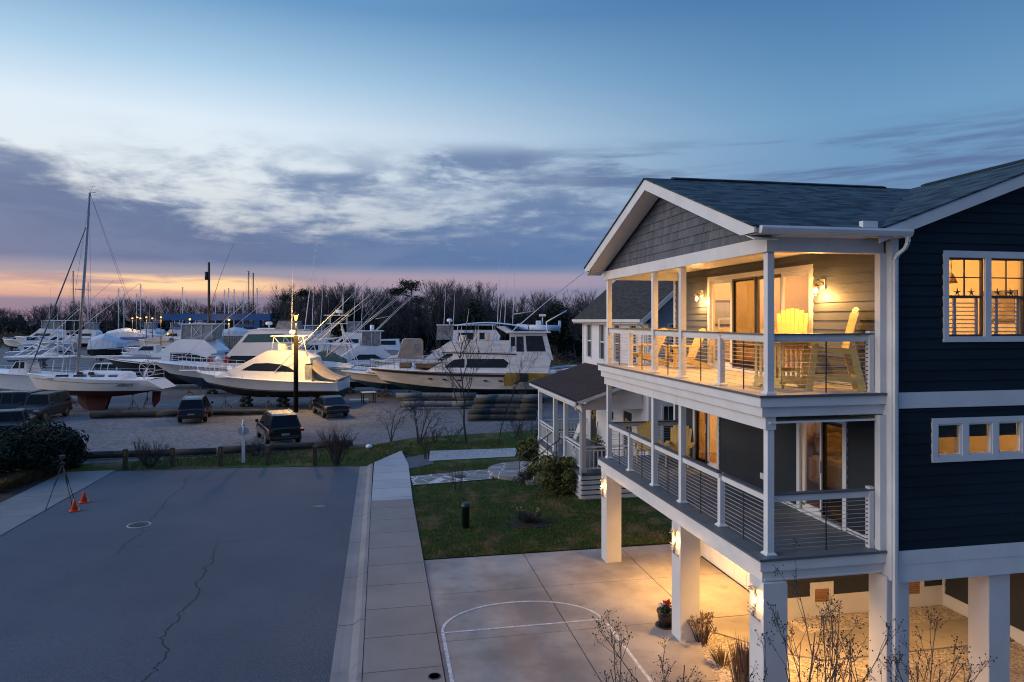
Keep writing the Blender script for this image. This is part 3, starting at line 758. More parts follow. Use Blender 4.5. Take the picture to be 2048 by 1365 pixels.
# louvred shutter inside the far fixed light
l = MB()
for k in range(13): l.obox((WX + .16, 16.35, 5.98 + k * .075), (WX + .16, 17.1, 5.98 + k * .075), .055, .008, up=(.3, 0, 1))
l.box(WX + .145, WX + .175, 16.27, 16.34, 5.87, 7.1); l.box(WX + .145, WX + .175, 17.11, 17.18, 5.87, 7.1); l.box(WX + .145, WX + .175, 16.27, 17.18, 7.101, 7.16); HB(l, 'shutter', M['white'])
# outlets, flood vents, garage front
for x, y, z in ((WX - .035, 18.45, 6.22), (WX - .035, 11.35, 6.22)):
    p = MB(); p.bbox(x - .03, x, y - .06, y + .06, z - .08, z + .08, .008); HB(p, 'outlet', M['white'])
p = MB(); p.bbox(WX - .075, WX - .035, 14.55, 14.7, 3.36, 3.5, .008); HB(p, 'outlet', M['white'])
gx_ = MB(); GY = 14.72
GWY = lambda u, z, o: (u, GY - o, z)
lap(gx_, GWY, 9.42, 13.8, .48, 2.55, [(10.2, 10.62, .3, .66), (12.72, 13.14, .3, .66)], m=0)
lap(gx_, lambda u, z, o: (13.8 - o, u, z), 10.9, GY - .02, .30, 2.55, [(11.2, 12.1, .0, 2.2), (12.9, 13.8, .0, 2.2)], m=0)
gx_.box(9.4, 13.78, GY, GY + .14, 0, 2.6, 1)
for a, b, z0, z1 in ((10.7, 11.2, 0, 2.6), (12.1, 12.9, 0, 2.6), (13.8, GY - .001, 0, 2.6), (11.2, 12.1, 2.2, 2.6), (12.9, 13.8, 2.2, 2.6)): gx_.box(13.8, 13.94, a, b, z0, z1, 1)
gx_.box(9.4, 9.54, GY + .15, 15.05, 0, 2.6, 1); gx_.box(9.4, 9.54, 18.95, 19.5, 0, 2.6, 1); gx_.box(9.4, 9.54, 15.05, 18.95, 2.25, 2.6, 1); gx_.box(9.4, 17, 19.5, 19.6, 0, 2.6, 1)
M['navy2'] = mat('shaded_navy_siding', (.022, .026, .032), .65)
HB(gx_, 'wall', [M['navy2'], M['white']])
bs_ = MB()
for a, b, z in ((9.42, 10.1, .48), (10.1, 10.72, .80), (10.72, 12.62, .48), (12.62, 13.24, .80), (13.24, 13.76, .48)):
    for q in sub_rects(a, b, .0, z, [(10.22, 10.6, .32, .64), (12.74, 13.12, .32, .64)]): bs_.box(q[0], q[1], GY - .034, GY - .003, q[2], q[3])
bs_.box(13.755, 13.79, 12.2, 12.8, 0, .3); bs_.box(13.755, 13.79, 13.9, GY - .04, 0, .3); bs_.box(13.755, 13.79, 14.62, GY - .035, .3, 2.55)
HB(bs_, 'base_board', M['white'])
for a in (10.22, 12.74):
    v = MB()
    for k in range(7): v.box(a, a + .38, GY - .028, GY - .004, .325 + k * .045, .325 + k * .045 + .035)
    HB(v, 'flood_vent', M['oak'])
for a in (11.2, 12.9):
    d = MB(); d.box(13.81, 13.85, a + .02, a + .88, .02, 2.18); d = HB(d, 'door', M['white'])
    p = MB(); p.box(13.80, 13.809, a + .22, a + .68, .9, 2.0); p.build('door_light', emit('lit_door_glass', (1, .72, .36), 1.6), d)
    h = MB(); h.ball((13.77, a + .1, 1.0), .03, 8); h.build('handle', M['metal'], d)
gd = MB()
for k in range(4):
    gd.bbox(9.43, 9.48, 15.06, 18.94, .03 + k * .555, .03 + (k + 1) * .555 - .006, .008)
    for j in range(6): gd.bbox(9.418, 9.432, 15.16 + j * .63, 15.16 + j * .63 + .53, .10 + k * .555, .50 + k * .555, .006)
HB(gd, 'garage_door', M['white'])
p = MB(); p.box(9.40, 9.45, 15.05, 18.95, .031, .05); HB(p, 'door_seal', M['black'])
# ---- wall lamps on the porch wall
M['brass'] = mat('aged_brass', (.30, .20, .10), .4, .6)
def sconce(y, z, name='wall_lamp'):
    s_ = MB(); s_.box(WX - .045, WX - .026, y - .07, y + .07, z - .10, z + .10); s = HB(s_, name, M['white'])
    a = MB(); a.lathe([(.055, 0), (.06, .02), (.03, .03)], (0, 0, 0), 10); a.v = [(WX - .045 - q[2], y + q[0], z + q[1]) for q in a.v]
    a.tube([(WX - .07, y, z), (WX - .10, y, z + .08), (WX - .16, y, z + .10), (WX - .2, y, z + .05), (WX - .2, y, z)], .011, 6)
    a.lathe([(.02, .02), (.075, -.035), (.08, -.045), (.02, -.04)], (WX - .2, y, z), 14); a.build('arm', M['brass'], s)
    j = MB(); j.lathe([(.055, -.06), (.06, -.12), (.055, -.2), (.03, -.225)], (WX - .2, y, z), 12); j.build('jar', M['glass'], s)
    b = MB(); b.ball((WX - .2, y, z - .13), .045, 10, sz=1.3); b.build('bulb', M['bulb'], s)
    lamp('porch_lamp_light', (WX - .2, y, z - .22), 75, (1, .50, .13), .06)
sconce(12.42, 7.82); sconce(17.72, 7.82)
for y in (14.9, 14.0):
    pass
def darksconce(y, z):
    s_ = MB(); s_.box(WX - .045, WX - .026, y - .06, y + .06, z - .09, z + .09); s = HB(s_, 'wall_lamp', M['white'])
    a = MB(); a.tube([(WX - .05, y, z), (WX - .12, y, z + .06), (WX - .17, y, z)], .011, 6); a.lathe([(.02, .02), (.09, -.04), (.02, -.045)], (WX - .17, y, z), 12); a.lathe([(.05, -.05), (.055, -.12), (.03, -.18)], (WX - .17, y, z), 10); a.build('arm', M['dark'], s)
darksconce(13.95, 4.95)
# ---- palm-tree lights on the column faces
M['steelp'] = mat('painted_palm_metal', (.20, .19, .17), .5)
def palm(y):
    x, z = 6.45, 2.24
    s_ = MB()
    s_.tube([(x - .03, y + .05, z - .33), (x - .035, y + .02, z - .1), (x - .03, y, z + .12)], [.014, .012, .010], 6)
    for k in range(7):
        t = R(15 + 25 * k); pts = [(x - .03 - .02 * i, y + .19 * (i / 3) * math.cos(t), z + .12 + .2 * (i / 3) * math.sin(t) - .10 * (i / 3) ** 2) for i in range(4)]
        s_.tube(pts, [.008, .016, .012, .003], 4)
    s_.obox((x - .015, y - .14, z - .34), (x - .015, y + .14, z - .34), .02, .03)
    for k in range(3): s_.obox((x - .10, y - .12 + .02 * k, z - .10 - .07 * k), (x - .10, y + .12, z - .10 - .07 * k - .02), .008, .022)
    s_.box(x - .10, x, y - .015, y + .015, z - .12, z - .09)
    s = HB(s_, 'palm_lamp', M['steelp'])
    b = MB(); b.ball((x - .07, y - .05, z - .02), .036, 10, sz=1.3); b.build('bulb', M['bulb'], s)
    lamp('column_lamp_light', (x - .13, y - .05, z - .02), 14, (1, .50, .14), .04)
for y in (10.91, 14.21, 19.2): palm(y)
# recessed lights below the deck and under the rooms, and inside
for x, y, p in ((8.0, 12.6, 640), (8.0, 16.6, 800), (11.6, 12.9, 270), (15.5, 12.9, 160), (7.75, 12.6, 290.1), (7.75, 15.1, 290.1), (7.75, 17.6, 290.1)):  # porch ceiling row is added to brighten the upper deck
    k = MB(); k.lathe([(.001, -.004), (.07, -.004), (.085, 0.0), (.085, .01)], (x, y, 8.485 if x == 7.75 else 2.585 if x < 8.8 else 2.545), 14); s = HB(k, 'downlight_and_fill', M['bulbf'])
    lamp('downlight_and_fill_light', (x, y, 8.44 if x == 7.75 else 2.54), p, (1, .50, .115), .08, R(165))
for x, y, z, p in ((10.6, 12.6, 8.3, 200), (11.0, 16.6, 8.3, 520), (10.6, 12.2, 5.1, 60), (10.8, 17.2, 5.1, 220)):
    k = MB(); k.lathe([(.001, -.012), (.09, -.012), (.10, 0)], (x, y, 8.55 if z > 6 else 5.3), 14); HB(k, 'ceiling_lamp', M['bulbf'])
    lamp('room_light', (x, y, z), p, (1, .55, .18), .1)

for xx in (10.33, 10.63, 11.2, 11.48):
    sfm = MB(); cz, yy = 7.60, WY0 + .13
    for k in range(5):
        t_ = PI / 2 + 2 * PI * k / 5 + .1 * (xx - 10); c_ = Vector((xx, yy, cz)); tip = c_ + Vector((.085 * math.cos(t_), 0, .085 * math.sin(t_))); sfm.cyl(c_, tip, .016, .004, 5)
    o = sfm.build('starfish', M['bronze']); tag(o, {10.33: 'leftmost dark starfish standing on the lit window rail', 10.63: 'second dark starfish from the left on the lit window rail', 11.2: 'third dark starfish from the left on the lit window rail', 11.48: 'dark starfish nearest the picture edge on the lit window rail'}[xx], 'starfish', 'starfish in the lit window')
    rl = None
hd = thing('bed', 'bed with tan headboard and pillows seen through the three small windows', 'bed', (11.0, 13.2, 2.985))
hb = MB(); hb.bbox(-1.2, 1.2, 1.25, 1.35, .05, 1.75, .02); hb.build('headboard', M['canvas0'], hd)
for x in (-.7, 0, .7): hb = MB(); hb.bbox(x - .33, x + .33, .85, 1.2, .95, 1.5, .12); hb.build('pillow', M['canvas0'], hd)
hb = MB(); hb.bbox(-1.15, 1.15, -.9, 1.24, .3, .95, .08); hb.build('mattress', M['white'], hd)
M['shade'] = mat('pane_dark_backing', (.02, .035, .035), .8)
for a_, b_, c_, d_ in lo_s:  # dark sheets added behind the upper half of each pane to darken it
    hb = MB(); hb.box(a_ + .03, b_ - .03, WY0 + .05, WY0 + .06, (c_ + d_) / 2 + .03, d_); HB(hb, 'dark_backing', M['shade'])
pf = thing('wall_picture', 'framed sailing picture on the lit wall inside the upper glass doors', 'picture', (10.2, WY1 - .175, 7.3))
hb = MB(); hb.bbox(-.5, .5, -.04, -.003, -.4, .4, .01); hb.build('frame', M['bronze'], pf); hb = MB(); hb.box(-.43, .43, -.045, -.041, -.33, .33); hb.build('print', M['bluegrey'], pf)
sf_ = thing('sofa', 'pale sofa inside the lit upper living room', 'sofa', (10.6, 18.6, 5.803)); hb = MB(); hb.bbox(-1.1, 1.1, -.4, .45, .1, .45, .05); hb.build('seat', M['canvas0'], sf_); hb = MB(); hb.bbox(-1.1, 1.1, .3, .5, .46, .9, .06); hb.build('backrest', M['canvas0'], sf_)

kc = thing('kitchen_cabinet', 'white kitchen cabinet run inside the room behind the large lit window', 'cabinet', (13.3, 13.2, 5.803))
hb = MB(); hb.box(-.28, .28, -1.4, 1.4, 0, .86); hb.build('body', M['white'], kc); hb = MB(); hb.box(-.3, .28, -1.42, 1.42, .861, .91); hb.build('counter', M['litgreysid'], kc)
for k in range(4): hb = MB(); hb.bbox(-.31, -.285, -1.37 + k * .69, -.72 + k * .69, .06, .82, .008); hb.build('door', M['white'], kc)
pf = thing('wall_picture', 'dark framed picture above the cabinets inside the large lit window', 'picture', (13.59, 12.9, 7.4)); hb = MB(); hb.bbox(-.04, -.003, -.45, .45, -.35, .35, .01); hb.build('frame', M['bronze'], pf); hb = MB(); hb.box(-.045, -.041, -.38, .38, -.28, .28); hb.build('print', M['canvas0'], pf)
pd = thing('pendant_lamp', 'small pendant lamp hanging inside the large lit window', 'pendant lamp', (11.45, 12.0, 8.549)); hb = MB(); hb.cyl((0, 0, 0), (0, 0, -.55), .008, n=5); hb.build('cord', M['black'], pd); hb = MB(); hb.lathe([(.03, -.5), (.12, -.7), (.115, -.7), (.03, -.52)], (0, 0, 0), 14); hb.build('lamp_shade', M['brass'], pd)
# ================================================================ the white house next door
NX, NY0, NY1 = 10.3, 25.2, 34.0
nb = thing('neighbour_house', 'white clapboard house with brown metal porch roof behind the navy house', 'house', (NX, NY0, 0))
def NB(mb, name, m): return mb.build(name, m, nb, world=True)
nops = [(y - .36, y + .36, 5.25, 6.85) for y in (26.8, 28.8, 30.9, 32.9)]
dops = [(27.0, 28.0, 1.1, 3.2), (31.8, 32.7, 1.1, 3.2)]
w_ = MB(); NF = lambda u, z, o: (NX - o, u, z); NS = lambda u, z, o: (u, NY0 - o, z)
lap(w_, NF, NY0 + .1, NY1 - .1, 1.1, 7.1, nops + dops, course=.15, out=.016)
core(w_, 'x', NX, .14, NY0 + .14, NY1, 0, 7.1, nops + dops, 0)
w_.box(NX, 15.7, NY1, NY1 + .14, 0, 7.1)
lap(w_, NS, NX + .1, 15.7, .2, 4.7, [(10.9, 11.6, 2.2, 3.7)], course=.15, out=.016); core(w_, 'y', NY0, .14, NX + .001, 15.7, 0, 4.7, [(10.9, 11.6, 2.2, 3.7)], 0)
NB(w_, 'wall', M['whitesid'])
w_ = MB(); core(w_, 'y', NY0, .14, NX + .001, 15.7, 4.7, 7.05, [(11.15, 11.95, 5.4, 6.9)], 0)
w_.prism([(NX, 7.06), (15.7, 7.06), (13.0, 9.45)], 'y', NY0, NY0 + .14)
for k in range(9): w_.box(NX + .3 + k * .6, NX + .35 + k * .6, NY0 - .02, NY0 - .002, 4.7, 7.02 if k not in (2,) else 5.3)
w_.box(NX + .1, 15.7, NY0 - .025, NY0 - .002, 4.6, 4.7); w_.box(NX + .1, 15.7, NY0 - .025, NY0 - .003, 7.0, 7.1)
NB(w_, 'gable', M['bluegrey'])
def nwin(axis, a, b, z0, z1):
    f = MB(); c = .07
    P = (lambda u0, u1, za, zb, d0, d1: f.box(NX + d0, NX + d1, u0, u1, za, zb)) if axis == 'x' else (lambda u0, u1, za, zb, d0, d1: f.box(u0, u1, NY0 + d0, NY0 + d1, za, zb))
    for q in ((a - c, b + c, z1, z1 + c), (a - c, b + c, z0 - c, z0), (a - c, a, z0, z1), (b, b + c, z0, z1)): P(*q, -.04, -.003)
    zm = (z0 + z1) / 2
    for q in ((a, b, zm - .03, zm + .03), (a, a + .04, z0, zm - .03), (b - .04, b, z0, zm - .03), (a, a + .04, zm + .03, z1), (b - .04, b, zm + .03, z1)): P(*q, .01, .04)
    for k in (1, 2): u = a + (b - a) * k / 3; P(u - .008, u + .008, zm + .03, z1, .02, .035)
    o = NB(f, 'window', M['white'])
    p = MB()
    if axis == 'x': p.box(NX + .045, NX + .055, a, b, z0, z1)
    else: p.box(a, b, NY0 + .045, NY0 + .055, z0, z1)
    p.build('pane', M['nglass'], o)
m_, nt_, b_ = new_mat('dark_window_glass'); b_.inputs['Base Color'].default_value = (.03, .033, .04, 1); b_.inputs['Roughness'].default_value = .06; M['nglass'] = m_
for a, b, z0, z1 in nops: nwin('x', a, b, z0, z1)
nwin('y', 11.15, 11.95, 5.4, 6.9); nwin('y', 10.9, 11.6, 2.2, 3.7)
rf = MB()
s9 = .88
slab(rf, [(9.9, NY0 - .3, 7.14), (9.9, NY1 + .4, 7.14), (13, NY1 + .4, 7.14 + 3.1 * s9), (13, NY0 - .3, 7.14 + 3.1 * s9)], .04); slab(rf, [(16.1, NY0 - .3, 7.14), (16.1, NY1 + .4, 7.14), (13, NY1 + .4, 7.14 + 3.1 * s9), (13, NY0 - .3, 7.14 + 3.1 * s9)], .04)
NB(rf, 'roof', M['shn'])
tr = MB()
for y in (NY0 - .34, NY1 + .4):
    rake((9.9, y, 7.12), (13, y, 7.12 + 3.1 * s9), .24, (0, .035, 0)); rake((16.1, y, 7.12), (13, y, 7.12 + 3.1 * s9), .24, (0, .035, 0))
tr.box(9.93, NX, NY0 - .28, NY1 + .38, 6.93, 6.96)
tr.box(NX - .03, NX - .001, NY0, NY0 + .12, 1.1, 6.92); tr.box(NX, NX + .12, NY0 - .03, NY0 - .001, .2, 6.92); tr.box(NX - .03, NX - .001, NY1 - .12, NY1 + .02, 1.1, 6.92)
NB(tr, 'trim', M['white'])
g_ = MB(); g_.prism([(9.93, 7.12), (9.80, 7.12), (9.82, 7.0), (9.93, 6.97)], 'y', NY0 - .3, NY1 + .4)
pts = [(9.87, NY0 + .1, 6.98), (10.1, NY0 + .1, 6.8), (10.24, NY0 + .12, 6.7), (10.24, NY0 + .12, 5.0)]
for a, b in zip(pts, pts[1:]): g_.obox(a, b, .07, .05)
NB(g_, 'gutter', M['white'])
# porch
PX, PY0, PY1, PZ = 7.75, 25.75, 33.3, 1.10
rf = MB(); n_ = 30; y0_, y1_ = PY0 - .35, PY1 + .4
ring = []
for k in range(n_ * 4 + 1):
    y = y0_ + (y1_ - y0_) * k / (n_ * 4); h = .06 * (1 if k % 4 in (1, 2) else 0)
    ring.append((y, h))
rf.loft([[(7.42, y, 3.93 + h) for y, h in ring], [(NX - .002, y, 4.86 + h) for y, h in ring]], closed=False)
rf.box(7.42, 7.45, y0_, y1_, 3.90, 3.93)
NB(rf, 'porch_roof', M['brownroof'])
tr = MB()
slab(tr, [(7.46, y0_ + .02, 3.925), (7.46, y1_ - .02, 3.925), (NX - .01, y1_ - .02, 4.835), (NX - .01, y0_ + .02, 4.835)], .03)
rake((7.43, y0_, 3.92), (NX - .02, y0_, 4.85), .14, (0, .03, 0))
tr.prism([(7.36, 3.90), (7.5, 3.90), (7.5, 3.79), (7.38, 3.79)], 'y', y0_, y1_)
tr.box(PX - .02, PX + .14, PY0, PY1, 3.55, 3.78); tr.box(PX + .141, NX - .02, PY0, PY0 + .14, 3.55, 3.78)
tr.prism([(7.9, 3.781), (NX - .03, 3.781), (NX - .03, 4.7), (8.1, 4.0)], 'y', PY0 + .02, PY0 + .06)
tr.box(NX - .03, NX - .001, 26.9, 28.1, 3.2, 3.3)
NB(tr, 'porch_trim', M['white'])
fl = MB(); fl.box(PX - .1, NX - .02, PY0 - .08, PY1 + .05, PZ - .09, PZ); NB(fl, 'porch_floor', M['railcap'])
sk = MB()
for k in range(5):
    z0 = .05 + k * .195
    if not (k < 5): continue
    sk.box(PX - .03, PX, PY0, 28.3, z0, z0 + .145); sk.box(PX - .03, PX, 30.2, PY1, z0, z0 + .145); sk.box(PX, NX, PY0 - .03, PY0 - .001, z0, z0 + .145)
sk.box(PX + .06, PX + .08, PY0 + .08, PY1, 0, 1.0, 1); sk.box(PX + .09, NX, PY0 + .06, PY0 + .08, 0, 1.0, 1)  # black backing sheets paint in the shade behind the board gaps
NB(sk, 'porch_skirt', [M['white'], M['black']])
for y in (PY0, 28.3, 30.1, PY1 - .2):
    p = MB(); p.bbox(PX - .01, PX + .17, y, y + .18, PZ + .002, 3.549, .01); p.box(PX - .03, PX + .19, y - .02, y + .2, PZ + .001, PZ + .15); NB(p, 'porch_post', M['white'])
def prail(p, q, panel=True):
    p, q = Vector((*p, PZ)), Vector((*q, PZ)); L = (q - p).length; d = (q - p) / L; up = Vector((0, 0, 1))
    r = MB(); r.obox(p + up * .98, q + up * .98, .09, .05); r.obox(p + up * .14, q + up * .14, .05, .05); r.obox(p + up * .84, q + up * .84, .04, .04)
    n = int(L / .16)
    for k in range(1, n):
        b = p + d * L * k / n
        if panel and abs(k - n / 2) < 1.6: continue
        r.obox(b + up * .165, b + up * .82, .035, .035)
    if panel:
        c = p + d * L / 2; a_, b_ = c - d * .22, c + d * .22
        for s_, e_ in ((a_ + up * .165, b_ + up * .82), (b_ + up * .165, a_ + up * .82), (a_ + up * .165, a_ + up * .82), (b_ + up * .165, b_ + up * .82), (a_ + up * .49, b_ + up * .49)): r.obox(s_, e_, .03, .035)
    NB(r, 'porch_railing', M['white'])
prail((PX + .08, PY0 + .19), (PX + .08, 28.3)); prail((PX + .08, 30.29), (PX + .08, PY1 - .2)); prail((PX + .18, PY0 + .09), (NX - .03, PY0 + .09), False); prail((PX + .18, PY1 - .1), (NX - .03, PY1 - .1), False)
st = MB()
for k in range(5): st.box(PX - .12 - .3 * (k + 1), PX - .105 - .3 * k, 28.4, 30.1, .05, PZ - .18 * (k + 1)+.0)
NB(st, 'porch_stair', M['drive'])
for y in (28.45, 30.05):
    r = MB(); r.tube([(PX - .12, y, PZ + .9), (PX - 1.6, y, .9 + .05), (PX - 1.75, y, .85)], .022, 6)
    for t, z in ((.2, PZ - .18), (1.5, .1)): r.cyl((PX - .12 - t, y, z), (PX - .12 - t, y, PZ + .9 - t * .66), .016, n=6)
    NB(r, 'handrail', M['dark'])
ds = MB(); pts = [(7.42, PY0 - .2, 3.8), (7.45, PY0 - .15, 3.62), (7.68, PY0 - .06, 3.5), (7.68, PY0 - .06, 1.0), (7.62, PY0 - .15, .8), (7.60, PY0 - .2, .15)]
for a, b in zip(pts, pts[1:]): ds.obox(a, b, .075, .055)
NB(ds, 'downspout', M['white'])
for a, b in ((27.02, 27.98), (31.82, 32.68)):
    d = MB(); d.box(NX + .02, NX + .06, a, b, PZ + .01, 3.18); d = NB(d, 'front_door', M['black'])
    rnd = random.Random(int(a)); lv = MB()
    for k in range(120):
        t = rnd.uniform(0, 2 * PI); r_ = rnd.uniform(.17, .32); c = Vector((NX - .03 + rnd.uniform(-.03, .03), (a + b) / 2 + r_ * math.cos(t), 2.55 + r_ * 1.1 * math.sin(t)))
        u_ = Vector((rnd.uniform(-.03, .03), rnd.uniform(-.05, .05), rnd.uniform(-.05, .05))); v_ = Vector((rnd.uniform(-.02, .02), rnd.uniform(-.05, .05), rnd.uniform(-.05, .05)))
        lv.add([c - u_, c + v_, c + u_, c - v_], [(0, 1, 2, 3)])
    lv.build('wreath', M['yellow'], d, fix=False)
p = MB(); p.bbox(NX - .12, NX - .02, 29.3, 29.5, 2.6, 2.95, .02); NB(p, 'porch_lantern', M['dark'])
# ================================================================ furniture
def adirondack(name, label, loc, rz, m, tall=False, group=None):
    t = thing(name, label, 'chair', loc, rz, group)
    sh = .42 if tall else 0
    s = MB()
    for k in range(6): x = .30 - k * .1; s.bbox(x - .045, x + .045, -.26, .26, .36 + sh - (.30 - x) * .22 - .012, .36 + sh - (.30 - x) * .22 + .012, .005)
    s.build('seat', m, t)
    b = MB(); ba = R(14 if tall else 24)
    for k in range(7):
        y = (k - 3) * .083; hgt = .86 - .009 * (k - 3) ** 2 - (.03 if abs(k - 3) == 3 else 0); fan = (k - 3) * .006
        p0 = Vector((-.24, y * .88, .28 + sh)); p1 = Vector((-.24 - hgt * math.sin(ba), y + fan, .28 + sh + hgt * math.cos(ba)))
        dm = (p1 - p0); b.obox(p0, p0 + dm * .93, .079, .02, up=(1, 0, .3)); b.obox(p0 + dm * .93, p1, .076, .019, up=(1, 0, .3))
    for h in (.2, .62): c = Vector((-.24 - h * math.sin(ba) - .025, 0, .28 + sh + h * math.cos(ba))); b.obox(c - Vector((0, .3, 0)), c + Vector((0, .3, 0)), .06, .025, up=(1, 0, .2))
    b.build('backrest', m, t)
    for sd in (-1, 1):
        a = MB(); a.bbox(-.42, .42, sd * .34 - .065, sd * .34 + .065, .575 + sh, .60 + sh, .008); a.obox((.3, sd * .335, .42 + sh), (.36, sd * .335, .575 + sh), .03, .1); a.build('arm', m, t)
        l = MB(); l.obox((.34 if not tall else .42, sd * .30, .005), (.30, sd * .30, .575 + sh), .035, .11, up=(1, 0, 0)); l.build('leg', m, t)
        l = MB()
        if tall: l.obox((-.50, sd * .27, .005), (-.30, sd * .27, .40 + sh), .035, .11, up=(1, 0, 0)); l.obox((-.36, sd * .27, .3 + sh), (.34, sd * .27, .345 + sh), .03, .1)
        else: l.obox((-.62, sd * .265, .05), (.34, sd * .265, .32), .032, .13)
        l.build('leg', m, t)
    if tall:
        f = MB(); f.bbox(.36, .50, -.28, .28, .26, .285, .006); f.obox((-.42, -.27, .25), (-.42, .27, .25), .03, .08); f.obox((.38, -.29, .22), (-.40, -.27, .22), .03, .08); f.obox((.38, .29, .22), (-.40, .27, .22), .03, .08); f.build('footrest', m, t)
    return t
GRP = 'yellow slatted chairs on the decks'
adirondack('lounge_chair', 'yellow slatted lounge chair at the far end of the upper deck', (7.45, 18.45, ZD1 + .003), PI + .1, M['yellow'], group=GRP)
adirondack('lounge_chair', 'yellow slatted lounge chair on the upper deck nearest the far wall lamp', (8.02, 17.25, ZD1 + .003), PI - .06, M['yellow'], group=GRP)
adirondack('bar_chair', 'tall yellow chair side-on to the table on the upper deck', (8.22, 11.35, ZD1 + .003), PI - .42, M['yellow'], True, GRP)
adirondack('bar_chair', 'tall yellow chair facing out behind the slatted bar table', (8.25, 12.62, ZD1 + .003), PI + .95, M['yellow'], True, GRP)
adirondack('lounge_chair', 'yellow slatted chair on the lower deck nearer its outer rail', (7.62, 18.75, ZD0 + .003), -PI * .62, M['yellow'], group=GRP)
adirondack('lounge_chair', 'yellow slatted chair on the lower deck nearer the dark wall', (8.25, 18.0, ZD0 + .003), -PI * .68, M['yellow'], group=GRP)
tb = thing('bar_table', 'yellow bar table with slatted end panels on the upper deck', 'table', (7.62, 12.05, ZD1 + .003), .25)
p = MB()
for k in range(7): p.bbox(-.46, .46, -.46 + k * .132, -.46 + k * .132 + .124, .86, .89, .006)
p.build('table_top', M['yellow'], tb)
for sd in (-1, 1):
    p = MB(); x = sd * .3
    p.box(x - .02, x + .02, -.34, .34, .78, .858); p.box(x - .02, x + .02, -.34, .34, .12, .19); p.prism([(-.36, 0.003), (-.2, 0.003), (-.14, .05), (.14, .05), (.2, 0.003), (.36, 0.003), (.36, .05), (.30, .12), (-.30, .12), (-.36, .05)], 'x', x - .03, x + .03)
    for k in range(6): y = -.3 + k * .12; p.box(x - .012, x + .012, y - .028, y + .028, .19, .78)
    p.build('end_panel', M['yellow'], tb)
p = MB(); p.box(-.28, .28, -.04, .04, .3, .36); p.build('stretcher', M['yellow'], tb)
adirondack('porch_chair', 'white slatted chair on the porch of the white house', (8.9, 31.6, PZ + .003), PI, M['white'])
def leafball(mb, c, r, n, rnd, sz=.05, squash=1., m=0):
    c = Vector(c)
    for k in range(n):
        d = Vector((rnd.gauss(0, 1), rnd.gauss(0, 1), rnd.gauss(0, 1))).normalized(); rr = r * rnd.uniform(.45, 1.0)
        p = c + Vector((d.x * rr, d.y * rr, d.z * rr * squash)); a = Vector((rnd.uniform(-1, 1), rnd.uniform(-1, 1), rnd.uniform(-1, 1))).normalized(); b = a.cross(d)
        s_ = sz * rnd.uniform(.6, 1.4)
        mb.add([p - a * s_, p + b * s_ * .5, p + a * s_, p - b * s_ * .5], [(0, 1, 2, 3)], m)
rnd = random.Random(5)
M['leafd'] = mat('dark_evergreen_leaf', (.022, .038, .013), .8, var=.5, vs=2.5, spec=.25)
M['leafy'] = mat('olive_shrub_leaf', (.085, .095, .024), .7, var=.5, vs=5, spec=.3)
M['red'] = mat('red_petal', (.42, .01, .02), .6); M['petal'] = mat('white_petal', (.7, .66, .62), .6)
M['clay'] = mat('dark_glazed_pot', (.025, .02, .018), .25, var=.3, vs=8)
pt = thing('porch_planter', 'grey box planter with leafy plants on the porch of the white house', 'planter', (8.9, 27.2, PZ + .003))
p = MB(); p.bbox(-.25, .25, -.25, .25, 0, .5, .02); p.bbox(-.2, .2, -.3, .3, .5, .78, .02); p.build('box', M['litgreysid'], pt)
p = MB(); leafball(p, (0, 0, .95), .3, 160, rnd, .06); p.tube([(0, .1, .9), (-.05, .12, 1.4), (.02, .1, 1.75)], .02, 5); p.build('plant', M['leafy'], pt, fix=False)
fx = gp(1331, 1251, .03)
fp = thing('flower_pot', 'dark glazed pot of red and white flowers beside the middle column', 'flower pot', fx)
p = MB(); p.lathe([(.11, 0), (.15, .02), (.18, .22), (.185, .30), (.205, .31), (.205, .345), (.17, .345), (.165, .31)], (0, 0, 0), 20); p.build('pot', M['clay'], fp)
p = MB(); p.lathe([(.24, 0), (.24, .02), (.2, .022)], (0, 0, -.002), 20); p.build('saucer', M['clay'], fp)
p = MB(); leafball(p, (0, 0, .38), .17, 150, rnd, .045, .6); p.build('foliage', M['leafd'], fp, fix=False)
p = MB(); leafball(p, (.06, 0, .52), .08, 70, rnd, .035); leafball(p, (.02, .08, .5), .05, 30, rnd, .03); p.build('red_flowers', M['red'], fp, fix=False)
p = MB(); leafball(p, (-.11, .03, .47), .07, 40, rnd, .035); p.build('white_flowers', M['petal'], fp, fix=False)
# ---- small things on the road and the lawn
M['green'] = mat('utility_green', (.010, .03, .022), .4, var=.15)
M['orange'] = mat('cone_orange', (.85, .09, .015), .5, var=.05)
b_ = M['orange'].node_tree.nodes['Principled BSDF']
up_ = gp(931, 1056, .05)
p = MB(); p.lathe([(.135, 0), (.135, .70), (.15, .70), (.15, .76), (.13, .81), (.08, .845), (.0, .855)], (0, 0, 0), 20); o = p.build('utility_pedestal', M['green']); o.location = up_; tag(o, 'dark green round-topped utility pedestal standing on the lawn', 'utility box')
def manhole(loc, r, label, rim):
    t = thing('manhole_cover', label, 'manhole', loc); n = 32
    p = MB(); p.lathe([(.001, .006), (r * .86, .006), (r * .86, .002)], (0, 0, 0), n)
    for k in range(-5, 6):
        for j in range(-5, 6):
            if (k * k + j * j) < 26: p.box(k * r * .15 - .02, k * r * .15 + .02, j * r * .15 - .02, j * r * .15 + .02, .0061, .011)
    p.build('lid', M['dark'], t)
    p = MB(); p.loft([[(a * math.cos(2 * PI * i / n), a * math.sin(2 * PI * i / n), z) for i in range(n)] for a, z in ((r * .87, .004), (r * .88, .009), (r * .98, .009), (r, .002))]); p.build('rim', rim, t)
